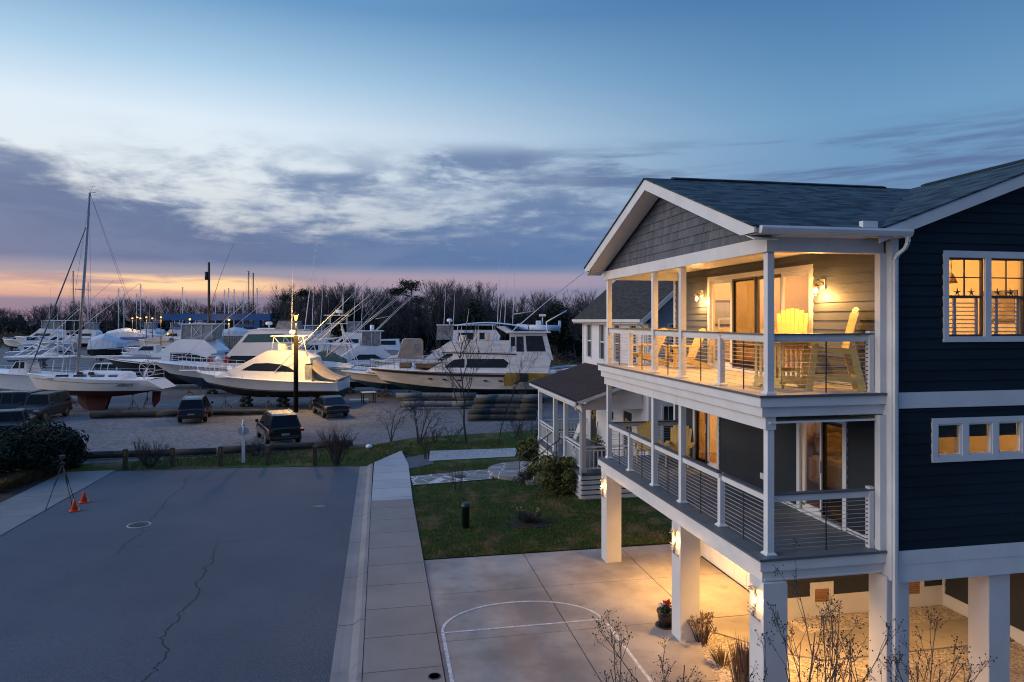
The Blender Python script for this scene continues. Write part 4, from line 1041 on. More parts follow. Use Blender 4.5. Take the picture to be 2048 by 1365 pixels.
manhole(gp(278, 1050, .002), .38, 'round iron manhole cover with pale ring in the asphalt road', M['walknew']); manhole(gp(869, 1353, .10), .13, 'small round iron cover set in the sidewalk', M['dark'])
manhole(gp(919, 953, .10), .30, 'round iron cover set in the flagstone path', M['dark'])
def cone(u, v, label):
    t = thing('traffic_cone', label, 'traffic cone', gp(u, v, .003), .4, 'orange traffic cones by the tripod')
    p = MB(); p.bbox(-.17, .17, -.17, .17, 0, .03, .008); p.build('base', M['orange'], t)
    p = MB(); p.lathe([(.12, .03), (.022, .44), (.015, .45), (.0, .45)], (0, 0, 0), 16); p.build('body', M['orange'], t)
cone(149, 1022, 'orange traffic cone right at the foot of the tripod'); cone(168, 1005, 'orange traffic cone standing alone a step from the tripod')
tp = thing('tripod', 'black camera tripod with spread legs beside the orange cones', 'tripod', gp(125, 1000, .02))
hz = 1.42
for u, v in ((91, 1021), (145, 1014), (150, 1004)):
    q = gp(u, v, .02) - tp.location; p = MB(); q.z = 0
    a = Vector((0, 0, hz)); p.cyl(a, a.lerp(q, .5), .022, n=6); p.cyl(a.lerp(q, .5), q, .015, n=6); p.build('leg', M['black'], tp)
p = MB(); p.cyl((0, 0, hz - .35), (0, 0, hz + .2), .02, n=8); p.bbox(-.07, .07, -.07, .07, hz - .03, hz + .06, .02); p.build('centre_column', M['black'], tp)
p = MB(); p.bbox(-.09, .09, -.06, .06, hz + .2, hz + .34, .015); p.cyl((0, .06, hz + .27), (0, .17, hz + .27), .045, n=12); p.obox((.02, 0, hz + .17), (-.3, -.15, hz + .10), .02, .02); p.build('camera_head', M['dark'], tp)
# white post sign, wooden posts along the verge
sg = thing('finial_post', 'white turned wooden post with a finial and oval plate on the verge', 'post', gp(487, 926, .02))
p = MB(); p.bbox(-.07, .07, -.07, .07, 0, 1.35, .008); p.build('shaft', M['white'], sg)
p = MB(); p.lathe([(.07, 1.86), (.10, 1.9), (.05, 1.95), (.085, 2.02), (.06, 2.1), (.0, 2.16)], (0, 0, 0), 14); p.lathe([(.06, 1.35), (.06, 1.86)], (0, 0, 0), 10); p.build('finial', M['white'], sg)
p = MB(); p.prism([(.28 * math.cos(t), 1.58 + (.24 * math.sin(t))) for t in [2 * PI * i / 8 for i in range(8)]], 'y', -.04, .04); p.build('plate', M['bluegrey'], sg)
M['oldwood'] = mat('weathered_post_wood', (.075, .055, .035), .85, var=.35, vs=6, stretch=(4, 4, .5))
M['yelref'] = mat('yellow_reflector', (.22, .12, .02), .5)
for u, v, lab, rf_ in ((251, 937, 'short wooden post nearest the tripod along the verge', 1), (345, 934, 'short wooden post just right of the round bare bush beside the concrete', 1), (441, 931, 'short wooden post between the finial post and the bare bushes', 1), (535, 929, 'short wooden post with yellow markers behind the black parked car', 1), (630, 930, 'short wooden post beside the larger bare bush', 0)):
    t = thing('bollard', lab, 'bollard', gp(u, v, .015), .1, 'wooden posts along the end of the road')
    p = MB(); p.bbox(-.10, .10, -.10, .10, 0, .92, .015); p.build('shaft', M['oldwood'], t)
    if rf_: p = MB(); p.box(-.05, .05, -.108, -.101, .62, .86); p.build('reflector', M['yelref'], t)
M['log'] = mat('old_pole_wood', (.055, .05, .04), .9, var=.4, vs=3, stretch=(.3, 3, 3), bmp=.5, bs=30)
M['loggrey'] = mat('grey_pole_wood', (.16, .165, .16), .85, var=.3, vs=3, stretch=(.3, 3, 3), bmp=.5, bs=30)
def logg(a, b, r, lab, m=None, name='log', z=.0, grp=None):
    p = MB(); a = Vector((a.x, a.y, r + z)); b = Vector((b.x, b.y, r * .92 + z)); n = 12
    mid = a.lerp(b, .5); k = MB(); k.tube([a - mid, a.lerp(b, .33) - mid + Vector((0, .03, .01)), a.lerp(b, .7) - mid, b - mid], [r, r * .98, r * .95, r * .92], 12)
    o = k.build(name, m or M['log']); o.location = mid; tag(o, lab, 'log', grp)
logg(gp(122, 921), gp(432, 909), .19, 'long dark pole lying along the verge behind the left posts'); logg(gp(436, 909), gp(705, 893), .2, 'long dark pole lying along the verge below the black car')
logg(gp(182, 837), gp(370, 833), .26, 'thick pole lying in the gravel under the sailboat'); logg(gp(374, 833), gp(537, 829), .22, 'thick pole lying in the gravel right of the dark hatchback')
# ================================================================ boats
M['gel'] = mat('white_gelcoat', (.82, .82, .82), .28, var=.05, vs=.8)
M['gelc'] = mat('cream_gelcoat', (.74, .69, .62), .3, var=.06, vs=.8)
M['gelold'] = mat('weathered_gelcoat', (.70, .69, .67), .45, var=.14, vs=1.2, stretch=(.5, .5, 3))
M['gelt'] = mat('pale_teal_gelcoat', (.40, .50, .52), .3, var=.05)
M['hblk'] = mat('black_hull_paint', (.012, .013, .016), .2, var=.1)
M['hblu'] = mat('blue_hull_paint', (.03, .12, .24), .25, var=.1)
M['btblue'] = mat('blue_bottom_paint', (.02, .07, .15), .7, var=.25, vs=1)
M['btblk'] = mat('dark_bottom_paint', (.022, .024, .026), .8, var=.3, vs=1)
M['btred'] = mat('red_bottom_paint', (.075, .016, .015), .85, var=.3, vs=1.5)
M['btteal'] = mat('teal_bottom_paint', (.03, .09, .11), .8, var=.3, vs=1)
M['tint'] = mat('smoked_glass', (.012, .014, .017), .08, var=.05)
M['teal'] = mat('teal_glass', (.06, .12, .125), .08, var=.1)
M['vinyl'] = mat('clear_vinyl', (.26, .27, .28), .25, var=.3, vs=2.5)
M['canvas'] = mat('tan_canvas', (.40, .34, .27), .85, var=.12, vs=2, bmp=.2, bs=9)
M['shrink'] = mat('white_shrinkwrap', (.55, .60, .66), .45, var=.1, vs=1.2, bmp=.3, bs=4)
M['bluec'] = mat('blue_canvas', (.015, .06, .20), .8, var=.2)
M['lift'] = mat('travel_lift_blue', (.02, .10, .30), .45, var=.15, vs=.5)
M['teak'] = mat('teak_brown', (.12, .07, .04), .7, var=.3, vs=5)
M['maroon'] = mat('dark_stripe', (.05, .025, .025), .4)
M['steel'] = mat('stand_steel', (.14, .13, .125), .6, .4, var=.3)
M['fend'] = mat('red_fender', (.30, .035, .03), .5)
M['cargreyj'] = mat('grey_sailcloth', (.10, .11, .14), .8)
M['mastg'] = mat('mast_alloy', (.30, .30, .31), .4, .3)
YAW0 = PI - TH
def lerp(a, b, t): return a + (b - a) * t
def hull_fn(L, B, zb, zst, zc, zk, rake):
    def f(t):
        s = max(0, (t - .45) / .55)
        b = B / 2 * ((.90 + .10 * math.sin(PI / 2 * min(1, t / .45))) if t < .45 else max(.012, 1 - s ** 2.3) ** .8)
        c = B / 2 * .86 * max(.012, 1 - max(0, (t - .30) / .70) ** 1.9)
        zs = zst + (zb - zst) * t ** 1.7
        zch = zc + .34 * (zb - zc) * max(0, (t - .4) / .6) ** 2
        zkl = zk + (zch - zk) * max(0, (t - .55) / .45) ** 2.2
        return L * t, b, zs, t * (L - rake * .7), c, zch, t * (L - rake * .72) if t < 1 else L - rake * .7, zkl
    return f
def make_hull(root, L, B, zb, zst, zc, zk, rake, mh, mb_, deckm=None, stripe=None, n=16, name='hull'):
    f = hull_fn(L, B, zb, zst, zc, zk, rake); st = [f(i / n) for i in range(n + 1)]
    h = MB()
    for sd in (1, -1):
        rings = []
        for X, b, zs, xc, c, zch, xk, zkl in st:
            rings.append([(X, sd * b, zs), (lerp(X, xc, .3), sd * lerp(b, c, .42), lerp(zs, zch, .3)), (lerp(X, xc, .65), sd * lerp(b, c, .78), lerp(zs, zch, .65)), (xc, sd * c, zch)])
        h.loft(rings, 0, sm=True, closed=False)
        if stripe:
            rr = []
            for X, b, zs, xc, c, zch, xk, zkl in st:
                p0 = (xc, sd * (c + .012), zch + .01); p1 = (lerp(xc, X, .09), sd * (lerp(c, b, .055) + .014), lerp(zch, zs, .09)); rr.append([p0, p1])
            h.loft(rr, 1, closed=False)
    X, b, zs, xc, c, zch, xk, zkl = st[0]
    h.add([(0, b, zs), (0, -b, zs), (0, -c, zch), (0, c, zch)], [(0, 1, 2, 3)])
    # rub rail along the sheer
    for sd in (1, -1): h.tube([(X, sd * (b + .01), zs - .04) for X, b, zs, *_ in st], .045, 5)
    o = h.build(name, [mh, stripe or mh], root)
    k = MB(); k.loft([[(xc, c, zch), (xk, 0, zkl), (xc, -c, zch)] for X, b, zs, xc, c, zch, xk, zkl in st], sm=False, closed=False)
    X, b, zs, xc, c, zch, xk, zkl = st[0]; k.add([(0, c, zch), (0, 0, zkl), (0, -c, zch)], [(0, 1, 2)]); k.build('hull_bottom', mb_, root)
    d = MB(); d.loft([[(X, b * .99, zs - .02), (X, 0, zs + .05 * min(1, b)), (X, -b * .99, zs - .02)] for X, b, zs, *_ in st], closed=False); d.build('deck', deckm or M['gel'], root)
    return st, f
def side_solid(mb, prof, hw, m=0, cap=True):
    n = len(prof); a = [(x, hw(z), z) for x, z in prof]; b = [(x, -hw(z), z) for x, z in prof]
    mb.add(a + b, [tuple(range(n)), tuple(range(n, 2 * n))[::-1]] + [(i, (i + 1) % n, n + (i + 1) % n, n + i) for i in range(n)], m)
def side_panels(mb, poly, hw, off=.012, m=0):
    n = len(poly)
    for sd in (1, -1):
        a = [(x, sd * (hw(z) + off), z) for x, z in poly]; b = [(x, sd * (hw(z) - .02), z) for x, z in poly]
        mb.add(a + b, [tuple(range(n)), tuple(range(n, 2 * n))] + [(i, (i + 1) % n, n + (i + 1) % n, n + i) for i in range(n)], m)
def front_panel(mb, p, q, hw, k0=.04, off=.012, m=0):
    (x0, z0), (x1, z1) = p, q; d = Vector((x1 - x0, 0, z1 - z0)).normalized(); nn = Vector((-d.z, 0, d.x))
    if nn.x < 0: nn = -nn
    v = []
    for z, x in ((z0, x0), (z1, x1)):
        w_ = hw(z) - k0
        v += [Vector((x, w_, z)) + nn * off, Vector((x, -w_, z)) + nn * off]
    mb.add([v[0], v[1], v[3], v[2]], [(0, 1, 2, 3)], m)
def rail(root, st, t0, t1, h, n=9, inset=.1, name='bow_rail', r=.022, m=None, mids=(1.,)):
    mb = MB(); k = len(st) - 1
    def S(t):
        i = min(k - 1, int(t * k)); u = t * k - i; a, b = st[i], st[i + 1]; return lerp(a[0], b[0], u), lerp(a[1], b[1], u), lerp(a[2], b[2], u)
    for sd in (1, -1):
        P = [S(lerp(t0, t1, j / n)) for j in range(n + 1)]
        for mm in mids: mb.tube([(x, sd * max(.03, b - inset), z + h * mm) for x, b, z in P], r, 5)
        for (x, b, z) in P: mb.cyl((x, sd * max(.03, b - inset), z), (x, sd * max(.03, b - inset), z + h), r * .8, n=5)
    if t1 > .97: x, b, z = S(t1); mb.cyl((x, -.05, z + h), (x, .05, z + h), r, n=5)
    return mb.build(name, m or M['alu'], root)
def outriggers(root, base, tip, y0, y1, r=.035):
    for sd in (1, -1):
        mb = MB(); a = Vector((base[0], sd * y0, base[1])); b = Vector((tip[0], sd * y1, tip[1])); mid = a.lerp(b, .5) + Vector((0, 0, .12))
        mb.tube([a, mid, b], [r, r * .7, r * .35], 5)
        c = a.lerp(b, .33); mb.cyl(c + Vector((0, 0, .1)), a + Vector((-.2, 0, 1.6)), .012, n=4)
        mb.build('outrigger', M['alu'], root)
def whip(root, p, q, r=.02, bend=0., m=None, name='antenna'):
    mb = MB(); p, q = Vector(p), Vector(q); pts = [p.lerp(q, i / 6) + Vector((-bend * (i / 6) ** 2, 0, 0)) for i in range(7)]
    mb.tube(pts, [r * (1 - .11 * i) for i in range(7)], 5); return mb.build(name, m or M['alu'], root)
def radar(root, c, r=.32, dome=True, name='radar_dome'):
    mb = MB()
    if dome: mb.lathe([(r * .8, 0), (r, .08), (r, .2), (r * .7, .3), (0, .33)], c, 14); mb.cyl((c[0], c[1], c[2] - .25), c, .06, n=6)
    else: mb.bbox(c[0] - .1, c[0] + .1, c[1] - .6, c[1] + .6, c[2] + .1, c[2] + .22, .03); mb.cyl((c[0], c[1], c[2] - .15), (c[0], c[1], c[2] + .12), .1, n=8)
    return mb.build(name, M['gel'], root)
def boat(name, label, cat, u, d, yaw=0., group='boats hauled out in the yard'):
    return thing(name, label, cat, gx(u, d), YAW0 + yaw, group)
def props(root, xs, ys, zs, what, lean=.35):
    # tripod stands and keel blocks under a hauled boat
    for x in xs:
        for sd in (1, -1):
            s = MB(); top = Vector((0, 0, zs)); s.cyl((0, 0, zs * .35), top, .03, n=6); s.box(-.12, .12, -.10, .10, zs, zs + .05)
            for k in range(3):
                t = 2 * PI * k / 3 + .4; s.cyl((0, 0, zs * .72), (.5 * math.cos(t), .5 * math.sin(t), .02), .026, n=5)
            for k in range(3):
                t, t2 = 2 * PI * k / 3 + .4, 2 * PI * (k + 1) / 3 + .4; s.cyl((.3 * math.cos(t), .3 * math.sin(t), .3), (.3 * math.cos(t2), .3 * math.sin(t2), .3), .016, n=4)
            o = s.build('boat_stand', M['steel']); mw = Matrix.Translation(root.location) @ Matrix.Rotation(root.rotation_euler.z, 4, 'Z')
            o.location = mw @ Vector((x, sd * ys, 0)); tag(o, 'steel tripod stand propping the ' + what, 'boat stand', 'tripod stands under the ' + what)
def blocks(root, xs, z, what):
    for x in xs:
        s = MB(); k = 0; h = 0.0
        while h < z - .02:
            t = min(.2, z - h)
            if k % 2: s.bbox(-.2, .2, -.5, .5, h, h + t, .01)
            else: s.bbox(-.45, -.2, -.3, .3, h, h + t, .01); s.bbox(.2, .45, -.3, .3, h, h + t, .01)
            h += t; k += 1
        o = s.build('keel_block', M['log']); mw = Matrix.Translation(root.location) @ Matrix.Rotation(root.rotation_euler.z, 4, 'Z')
        o.location = mw @ Vector((x, 0, .0)); o.rotation_euler.z = root.rotation_euler.z; tag(o, 'stacked timber keel blocks under the ' + what, 'keel block', 'keel blocks under the ' + what)
def text(root, s, size, loc, rot, m, name='lettering'):
    cu = bpy.data.curves.new(name, 'FONT'); cu.body = s; cu.size = size; cu.extrude = .004; cu.align_x = 'CENTER'
    cu.materials.append(m); t_ = bpy.data.objects.new(name, cu); C.objects.link(t_); bpy.context.view_layer.update(); me = bpy.data.meshes.new_from_object(t_.evaluated_get(bpy.context.evaluated_depsgraph_get())); bpy.data.objects.remove(t_); o = bpy.data.objects.new(name, me); C.objects.link(o); o.parent = root; o.location = loc; o.rotation_euler = rot; return o
# --- B: the lamp-lit sportfisher in the middle
b = boat('sportfishing_boat', 'cream-lit white sportfishing boat behind the tall lamp post', 'boat', 688, 56)
st, hf = make_hull(b, 12.1, 4.7, 2.92, 2.18, 1.42, .75, 1.3, M['gel'], M['btblk'], stripe=M['maroon'])
hwB = lambda z: 1.98 - .24 * (z - 2.3)
prof = [(2.05, 2.2), (9.9, 2.55), (8.6, 3.12), (7.6, 3.62), (6.5, 4.25), (5.8, 4.62), (3.15, 4.55), (2.35, 4.02), (2.25, 3.62), (2.7, 3.58)]
c = MB(); side_solid(c, prof, hwB); cab = c.build('cabin', M['gel'], b)
wn_ = MB(); side_panels(wn_, [(7.75, 3.08), (6.75, 3.62), (5.6, 3.66), (4.6, 3.55), (3.9, 3.3), (3.35, 2.95)], hwB); wn_.build('window', M['tint'], cab)
wn_ = MB(); side_panels(wn_, [(2.72, 3.5), (2.15, 3.5), (2.05, 2.35), (2.6, 2.35)], hwB, .006); wn_.build('door_glass', M['vinyl'], cab)
fb = MB(); fb.box(3.4, 5.6, -1.3, 1.3, 4.56, 4.62); fb.bbox(4.6, 5.2, -.7, .7, 4.6, 5.15, .05); fb.bbox(3.7, 4.1, -.5, .5, 4.6, 5.2, .05); fb.build('flybridge', M['gel'], b)
ht = MB(); ht.bbox(2.75, 5.6, -1.35, 1.35, 5.72, 5.84, .05); ht.build('hardtop', M['gel'], b)
fr = MB()
for sd in (1, -1):
    for a, q in (((5.5, 4.6), (5.3, 5.74)), ((5.3, 5.74), (4.4, 4.6)), ((3.3, 5.74), (3.7, 4.6)), ((3.0, 5.74), (2.6, 4.1))): fr.cyl((a[0], sd * 1.25, a[1]), (q[0], sd * 1.28, q[1]), .035, n=6)
fr.build('hardtop_frame', M['alu'], b)
cv = MB(); n = 10; rr = []
for i in range(n + 1):
    t = i / n; x = lerp(2.4, .05, t); z = lerp(3.95, 2.35, t) - .28 * math.sin(PI * t); wdt = lerp(1.5, 2.1, t); rr.append([(x, -wdt, z - .5 * (1 - t) - .05), (x, -wdt * .5, z - .04), (x, 0, z), (x, wdt * .5, z - .04), (x, wdt, z - .5 * (1 - t) - .05)])
cv.loft(rr, sm=True, closed=False); cv.tube([(.02, -2.1, 2.32), (.0, 0, 2.36), (.02, 2.1, 2.32)], .09, 8); cv.build('cockpit_cover', M['canvas'], b)
pp = MB(); pp.bbox(11.9, 13.4, -.3, .3, 2.9, 2.98, .03); pp.build('bow_pulpit', M['gel'], b)
rail(b, st, .62, .99, .72, 9)
mb = MB()
for sd in (1, -1): mb.tube([(12.0, sd * .2, 3.64), (13.3, sd * .25, 3.66)], .022, 5); mb.cyl((13.3, sd * .25, 2.98), (13.3, sd * .25, 3.66), .018, n=5); mb.cyl((12.4, sd * .25, 2.98), (12.75, sd * .25, 3.65), .018, n=5)
mb.cyl((13.3, -.25, 3.66), (13.3, .25, 3.66), .022, n=5); mb.build('pulpit_rail', M['alu'], b)
outriggers(b, (5.0, 3.0), (-2.8, 10.4), 1.9, 2.8)
whip(b, (4.0, .9, 4.6), (3.9, .9, 13.0), .018); radar(b, (4.2, 0, 5.95), .30); whip(b, (4.6, -.9, 5.84), (4.6, -.9, 9.2), .02)
mb = MB(); mb.lathe([(.0, -.2), (.18, -.1), (.22, .05), (.12, .2), (0, .24)], (9.4, 0, 3.1), 10); mb.build('deck_light', M['gel'], b)
props(b, (2.2, 5.6, 9.0), 1.75, 1.0, 'cream-lit white sportfishing boat'); blocks(b, (2.0, 5.0, 8.0), .78, 'cream-lit white sportfishing boat')
# --- CE: big white convertible with blue bottom
b = boat('motor_yacht', 'big white enclosed-bridge yacht with blue bottom and teal bridge windows', 'boat', 648, 67, .12)
st, hf = make_hull(b, 16.2, 5.2, 3.25, 2.3, 1.35, .35, 2.6, M['gel'], M['btblue'])
hwE = lambda z: 2.15 - .17 * (z - 2.4)
prof = [(1.2, 2.3), (10.8, 2.75), (9.0, 3.35), (7.0, 5.75), (6.6, 6.05), (.9, 6.02), (.8, 5.6), (2.2, 4.1), (2.0, 2.4)]
c = MB(); side_solid(c, prof, hwE); cab = c.build('cabin', M['gel'], b)
wn_ = MB(); side_panels(wn_, [(8.8, 3.05), (8.2, 3.72), (2.8, 3.68), (2.8, 3.0)], hwE); wn_.build('window', M['tint'], cab)
wn_ = MB(); side_panels(wn_, [(7.3, 4.95), (6.75, 5.72), (3.6, 5.78), (2.6, 5.5), (2.0, 5.0)], hwE); front_panel(wn_, (7.55, 5.1), (7.05, 5.68), hwE, .2); wn_.build('bridge_window', M['teal'], cab)
tp_ = MB(); tp_.bbox(1.6, 6.9, -1.55, 1.55, 6.05, 6.15, .04); tp_.build('hardtop', M['gel'], b)
en = MB(); side_solid(en, [(2.2, 6.15), (4.4, 6.15), (4.1, 7.0), (2.3, 7.0)], lambda z: 1.2 - .1 * (z - 6)); en.build('tower_enclosure', M['vinyl'], b)
radar(b, (5.2, 0, 6.6), .34); mb = MB(); mb.bbox(4.5, 6.2, -.6, .6, 6.2, 6.3, .03); mb.build('mast_platform', M['gel'], b)
whip(b, (1.6, 1.3, 6.1), (.6, 1.3, 15.4), .04, .3); outriggers(b, (2.0, 4.2), (-5.0, 9.6), 2.0, 2.8)
rail(b, st, .42, .99, .75, 12, mids=(1., .5))
for k in range(3):
    for j in range(1):
        mb = MB(); mb.ball((8.6 + k * .75, 2.02, 3.35), .30, 10, sz=1.15); mb.build('fender', M['fend'] if k != 1 else M['gel'], b)
props(b, (4, 8.5, 12.0), 1.9, .7, 'big white yacht with the blue bottom'); blocks(b, (3.0, 7.0, 10.5), .38, 'big white yacht with the blue bottom')
# --- D: black-hulled sportfisher
b = boat('sportfishing_boat', 'black-hulled sportfishing boat with vinyl flybridge enclosure behind the sailboat', 'boat', 470, 72, .02)
st, hf = make_hull(b, 13.6, 4.8, 3.25, 2.4, 1.0, .3, 2.4, M['hblk'], M['btblk'], deckm=M['gel'])
gw = MB()
for sd in (1, -1): gw.loft([[(X, sd * (q + .02), zs + .02), (X, sd * (q + .02), zs - .16), (X, sd * (q - .2), zs + .05)] for X, q, zs, *_ in st], closed=False)
gw.build('gunwale', M['gel'], b)
hwD = lambda z: 2.0 - .2 * (z - 2.5)
prof = [(1.6, 2.5), (8.6, 2.75), (7.6, 3.3), (6.0, 4.65), (5.1, 5.1), (2.6, 5.05), (1.2, 3.9), (1.2, 3.65), (1.8, 3.6)]
c = MB(); side_solid(c, prof, hwD); cab = c.build('cabin', M['gel'], b)
wn_ = MB(); side_panels(wn_, [(5.9, 2.8), (5.9, 3.72), (4.0, 3.7), (2.2, 3.2), (2.2, 2.8)], hwD); front_panel(wn_, (7.4, 3.45), (6.5, 4.25), hwD, .3); wn_.build('window', M['tint'], cab)
en = MB(); side_solid(en, [(2.0, 5.05), (5.0, 5.05), (4.9, 6.6), (1.7, 6.6)], lambda z: 1.45 - .05 * (z - 5)); en.build('flybridge_enclosure', M['vinyl'], b)
en = MB(); en.bbox(1.4, 5.2, -1.55, 1.55, 6.6, 6.7, .04)
for sd in (1, -1):
    for x in (1.8, 2.9, 3.9, 4.95): en.cyl((x, sd * 1.47, 5.0), (x, sd * 1.42, 6.62), .035, n=5)
    en.cyl((2.9, sd * 1.47, 5.1), (3.9, sd * 1.43, 6.5), .025, n=5); en.cyl((3.9, sd * 1.47, 5.1), (2.9, sd * 1.43, 6.5), .025, n=5)
en.build('hardtop', M['alu'], b)
outriggers(b, (4.3, 3.4), (-4.2, 10.6), 2.0, 2.6); whip(b, (2.6, 1.3, 4.6), (1.5, 1.3, 15.0), .045, 1.9, name='antenna', m=M['yelref'])
mb = MB(); mb.bbox(10.8, 14.4, -.35, .35, 3.26, 3.34, .03); mb.build('bow_pulpit', M['gel'], b)
props(b, (3, 7, 10.5), 1.8, .6, 'black-hulled sportfishing boat'); blocks(b, (3., 8.), .3, 'black-hulled sportfishing boat')
# --- A: sailing yacht
b = boat('sailing_yacht', 'white sailing yacht with red keel propped on stands in front of the yard', 'sailboat', 331, 54)
L = 10.9; n = 18; hh = []; bt = []; dk_ = []
def sail(t):
    bw = 1.75 * (math.sin(PI * (.10 + .90 * (1 - t) ** .72) * .94) ** .75 if t < .985 else .05) * (1 if t > .35 else 1)
    bw = 1.72 * max(.02, (1 - max(0, (t - .30) / .70) ** 2.0)) * (.80 + .20 * min(1, t / .30))
    zs = 2.42 + .42 * t ** 2; zw = 1.62; zk = 1.0 + .55 * abs(t - .45) ** 2 * 3.2
    return bw, zs, zw, min(zk, 1.58)
for i in range(n + 1):
    t = i / n; bw, zs, zw, zk = sail(t); xs_ = L * t; xw = lerp(.9, L - .75, t); xk = lerp(1.6, L - 1.3, t)
    if t == 0: xs_ = .0
    hh.append([(lerp(.75, L, t) if t < .06 else xs_ + .75 * (1 - t), bw, zs), (lerp(lerp(.5, L, t), xw, .5), bw * .99, lerp(zs, zw, .5)), (xw, bw * .90, zw)]); bt.append([(xw, bw * .90, zw), (lerp(xw, xk, .5), bw * .6, lerp(zw, zk, .7)), (xk, 0, zk), (lerp(xw, xk, .5), -bw * .6, lerp(zw, zk, .7)), (xw, -bw * .90, zw)])
h = MB(); h.loft(hh, sm=True, closed=False); h.loft([[(x, -y, z) for x, y, z in r] for r in hh], sm=True, closed=False)
bw, zs, zw, zk = sail(0); h.add([(.75, bw, zs), (.75, -bw, zs), (-.35, -bw * .8, 1.75), (-.35, bw * .8, 1.75)], [(0, 1, 2, 3)]); h.add([hh[0][0], hh[0][1], hh[0][2], (-.35, bw * .8, 1.75)], [(0, 1, 2, 3)]); h.add([(x, -y, z) for x, y, z in (hh[0][0], hh[0][1], hh[0][2], (-.35, bw * .8, 1.75))], [(0, 1, 2, 3)]); h.add([hh[0][2], (-.35, bw * .8, 1.75), (-.35, -bw * .8, 1.75), (hh[0][2][0], -hh[0][2][1], hh[0][2][2])], [(0, 1, 2, 3)])
h.loft([[(r[0][0], r[0][1] + .012, r[0][2] - .24), (r[0][0], r[0][1] + .012, r[0][2] - .27)] for r in hh[1:-1]], 1, closed=False)
h.build('hull', [M['gelc'], M['maroon']], b)
h = MB(); h.loft(bt, sm=True, closed=False); h.build('hull_bottom', M['btred'], b)
h = MB(); h.loft([[(r[0][0], r[0][1] * .99, r[0][2] + .01), (r[0][0], 0, r[0][2] + .07), (r[0][0], -r[0][1] * .99, r[0][2] + .01)] for r in hh], closed=False); h.build('deck', M['gel'], b)
k = MB(); k.loft([[(x0, -w_, z), (lerp(x0, x1, .7), -w_ * 1.4, z), (x1, 0, z), (lerp(x0, x1, .7), w_ * 1.4, z), (x0, w_, z)] for x0, x1, w_, z in ((4.2, 7.0, .13, 1.3), (4.5, 6.9, .15, .5), (4.7, 6.4, .2, .02))], cap=True); k.build('keel', M['btred'], b)
k = MB(); k.prism([(1.0, 1.45), (.35, 1.45), (.45, .7), (.9, .15), (1.05, .7)], 'y', -.05, .05); k.build('rudder', M['btred'], b)
hwS = lambda z: 1.15 - .5 * (z - 2.5)
c = MB(); side_solid(c, [(2.9, 2.45), (9.0, 2.6), (7.9, 2.84), (6.4, 3.0), (3.2, 2.98), (2.9, 2.85)], hwS); cab = c.build('cabin', M['gel'], b)
wn_ = MB()
for x0, x1 in ((7.0, 8.0), (5.6, 6.6), (4.2, 5.3), (3.2, 3.9)): side_panels(wn_, [(x0, 2.68), (x1, 2.68), (x1, 2.82), (x0, 2.84)], hwS)
wn_.build('window', M['tint'], cab)
c = MB()
for x in (5.9, 5.0): c.bbox(x, x + .42, 1.0, 1.12, 2.78, 3.05, .02)
c.build('fender_board', M['maroon'], b)
mh_ = Vector((6.95, 0, 2.95)); mt = Vector((5.98, 0, 17.15))
k = MB(); k.tube([mh_, mh_.lerp(mt, .6), mt], [.13, .12, .08], 8); k.cyl(mt + Vector((.05, 0, 0)), mt + Vector((-.45, 0, .02)), .02, n=4); k.cyl(mt, mt + Vector((-.25, 0, .5)), .012, n=4); k.cyl(mt + Vector((-.05, 0, .5)), mt + Vector((-.45, 0, .5)), .012, n=4); sp = mh_.lerp(mt, .46); k.cyl(sp + Vector((0, -.95, 0)), sp + Vector((0, .95, 0)), .03, n=5); k.build('mast', M['mastg'], b)
k = MB(); k.tube([mh_.lerp(mt, .085), Vector((.35, 0, 4.05))], [.09, .08], 8); k.build('boom', M['mastg'], b)
k = MB(); fs_ = mh_.lerp(mt, .81) + Vector((.1, 0, 0)); bow = Vector((L - .1, 0, 2.9)); k.tube([bow, bow.lerp(fs_, .12), bow.lerp(fs_, .5), fs_], [.02, .05, .055, .03], 6); k.build('furled_jib', M['cargreyj'], b)
k = MB()
for y in (-1.1, 1.1): k.cyl(mt, (.7, y * .3, 2.5), .011, n=4); k.cyl(mh_.lerp(mt, .98), sp + Vector((0, y * .86, 0)), .010, n=4); k.cyl(sp + Vector((0, y * .86, 0)), (6.8, y * 1.35, 2.55), .010, n=4); k.cyl(mh_.lerp(mt, .46), (6.4, y * 1.3, 2.5), .010, n=4)
k.build('rigging', M['steel'], b)
k = MB(); wc = Vector((1.45, 0, 3.25)); N = 20; ring = [wc + Vector((.62 * math.cos(2 * PI * i / N), 0, .62 * math.sin(2 * PI * i / N))) for i in range(N + 1)]; k.tube(ring, .024, 5)
for i in range(4): k.cyl(ring[i * 5 // 2], ring[i * 5 // 2 + 10], .012, n=4)
k.cyl(wc, wc + Vector((.25, 0, -.75)), .07, n=6); k.build('steering_wheel', M['alu'], b)
k = MB()
for sd in (1, -1):
    P = [(.75, sd * 1.25, 2.45), (2.5, sd * 1.5, 2.48), (4.5, sd * 1.6, 2.5), (6.5, sd * 1.5, 2.55), (8.5, sd * 1.05, 2.66), (10.3, sd * .3, 2.82)]
    for (x, y, z) in P: k.cyl((x, y, z), (x, y, z + .62), .013, n=4)
    for hgt in (.32, .62): k.tube([(x, y, z + hgt) for x, y, z in P], .008, 4)
k.tube([(.75, -1.25, 3.07), (.75, 1.25, 3.07)], .015, 4); k.tube([(.75, -1.25, 2.77), (.75, 1.25, 2.77)], .015, 4); k.build('lifeline', M['alu'], b)
text(b, 'Deliblech', .36, (2.35, 1.62, 1.98), (PI / 2, 0, PI), M['btblk']); text(b, '35.5', .38, (4.05, 1.66, 2.0), (PI / 2, 0, PI), M['btblk'])
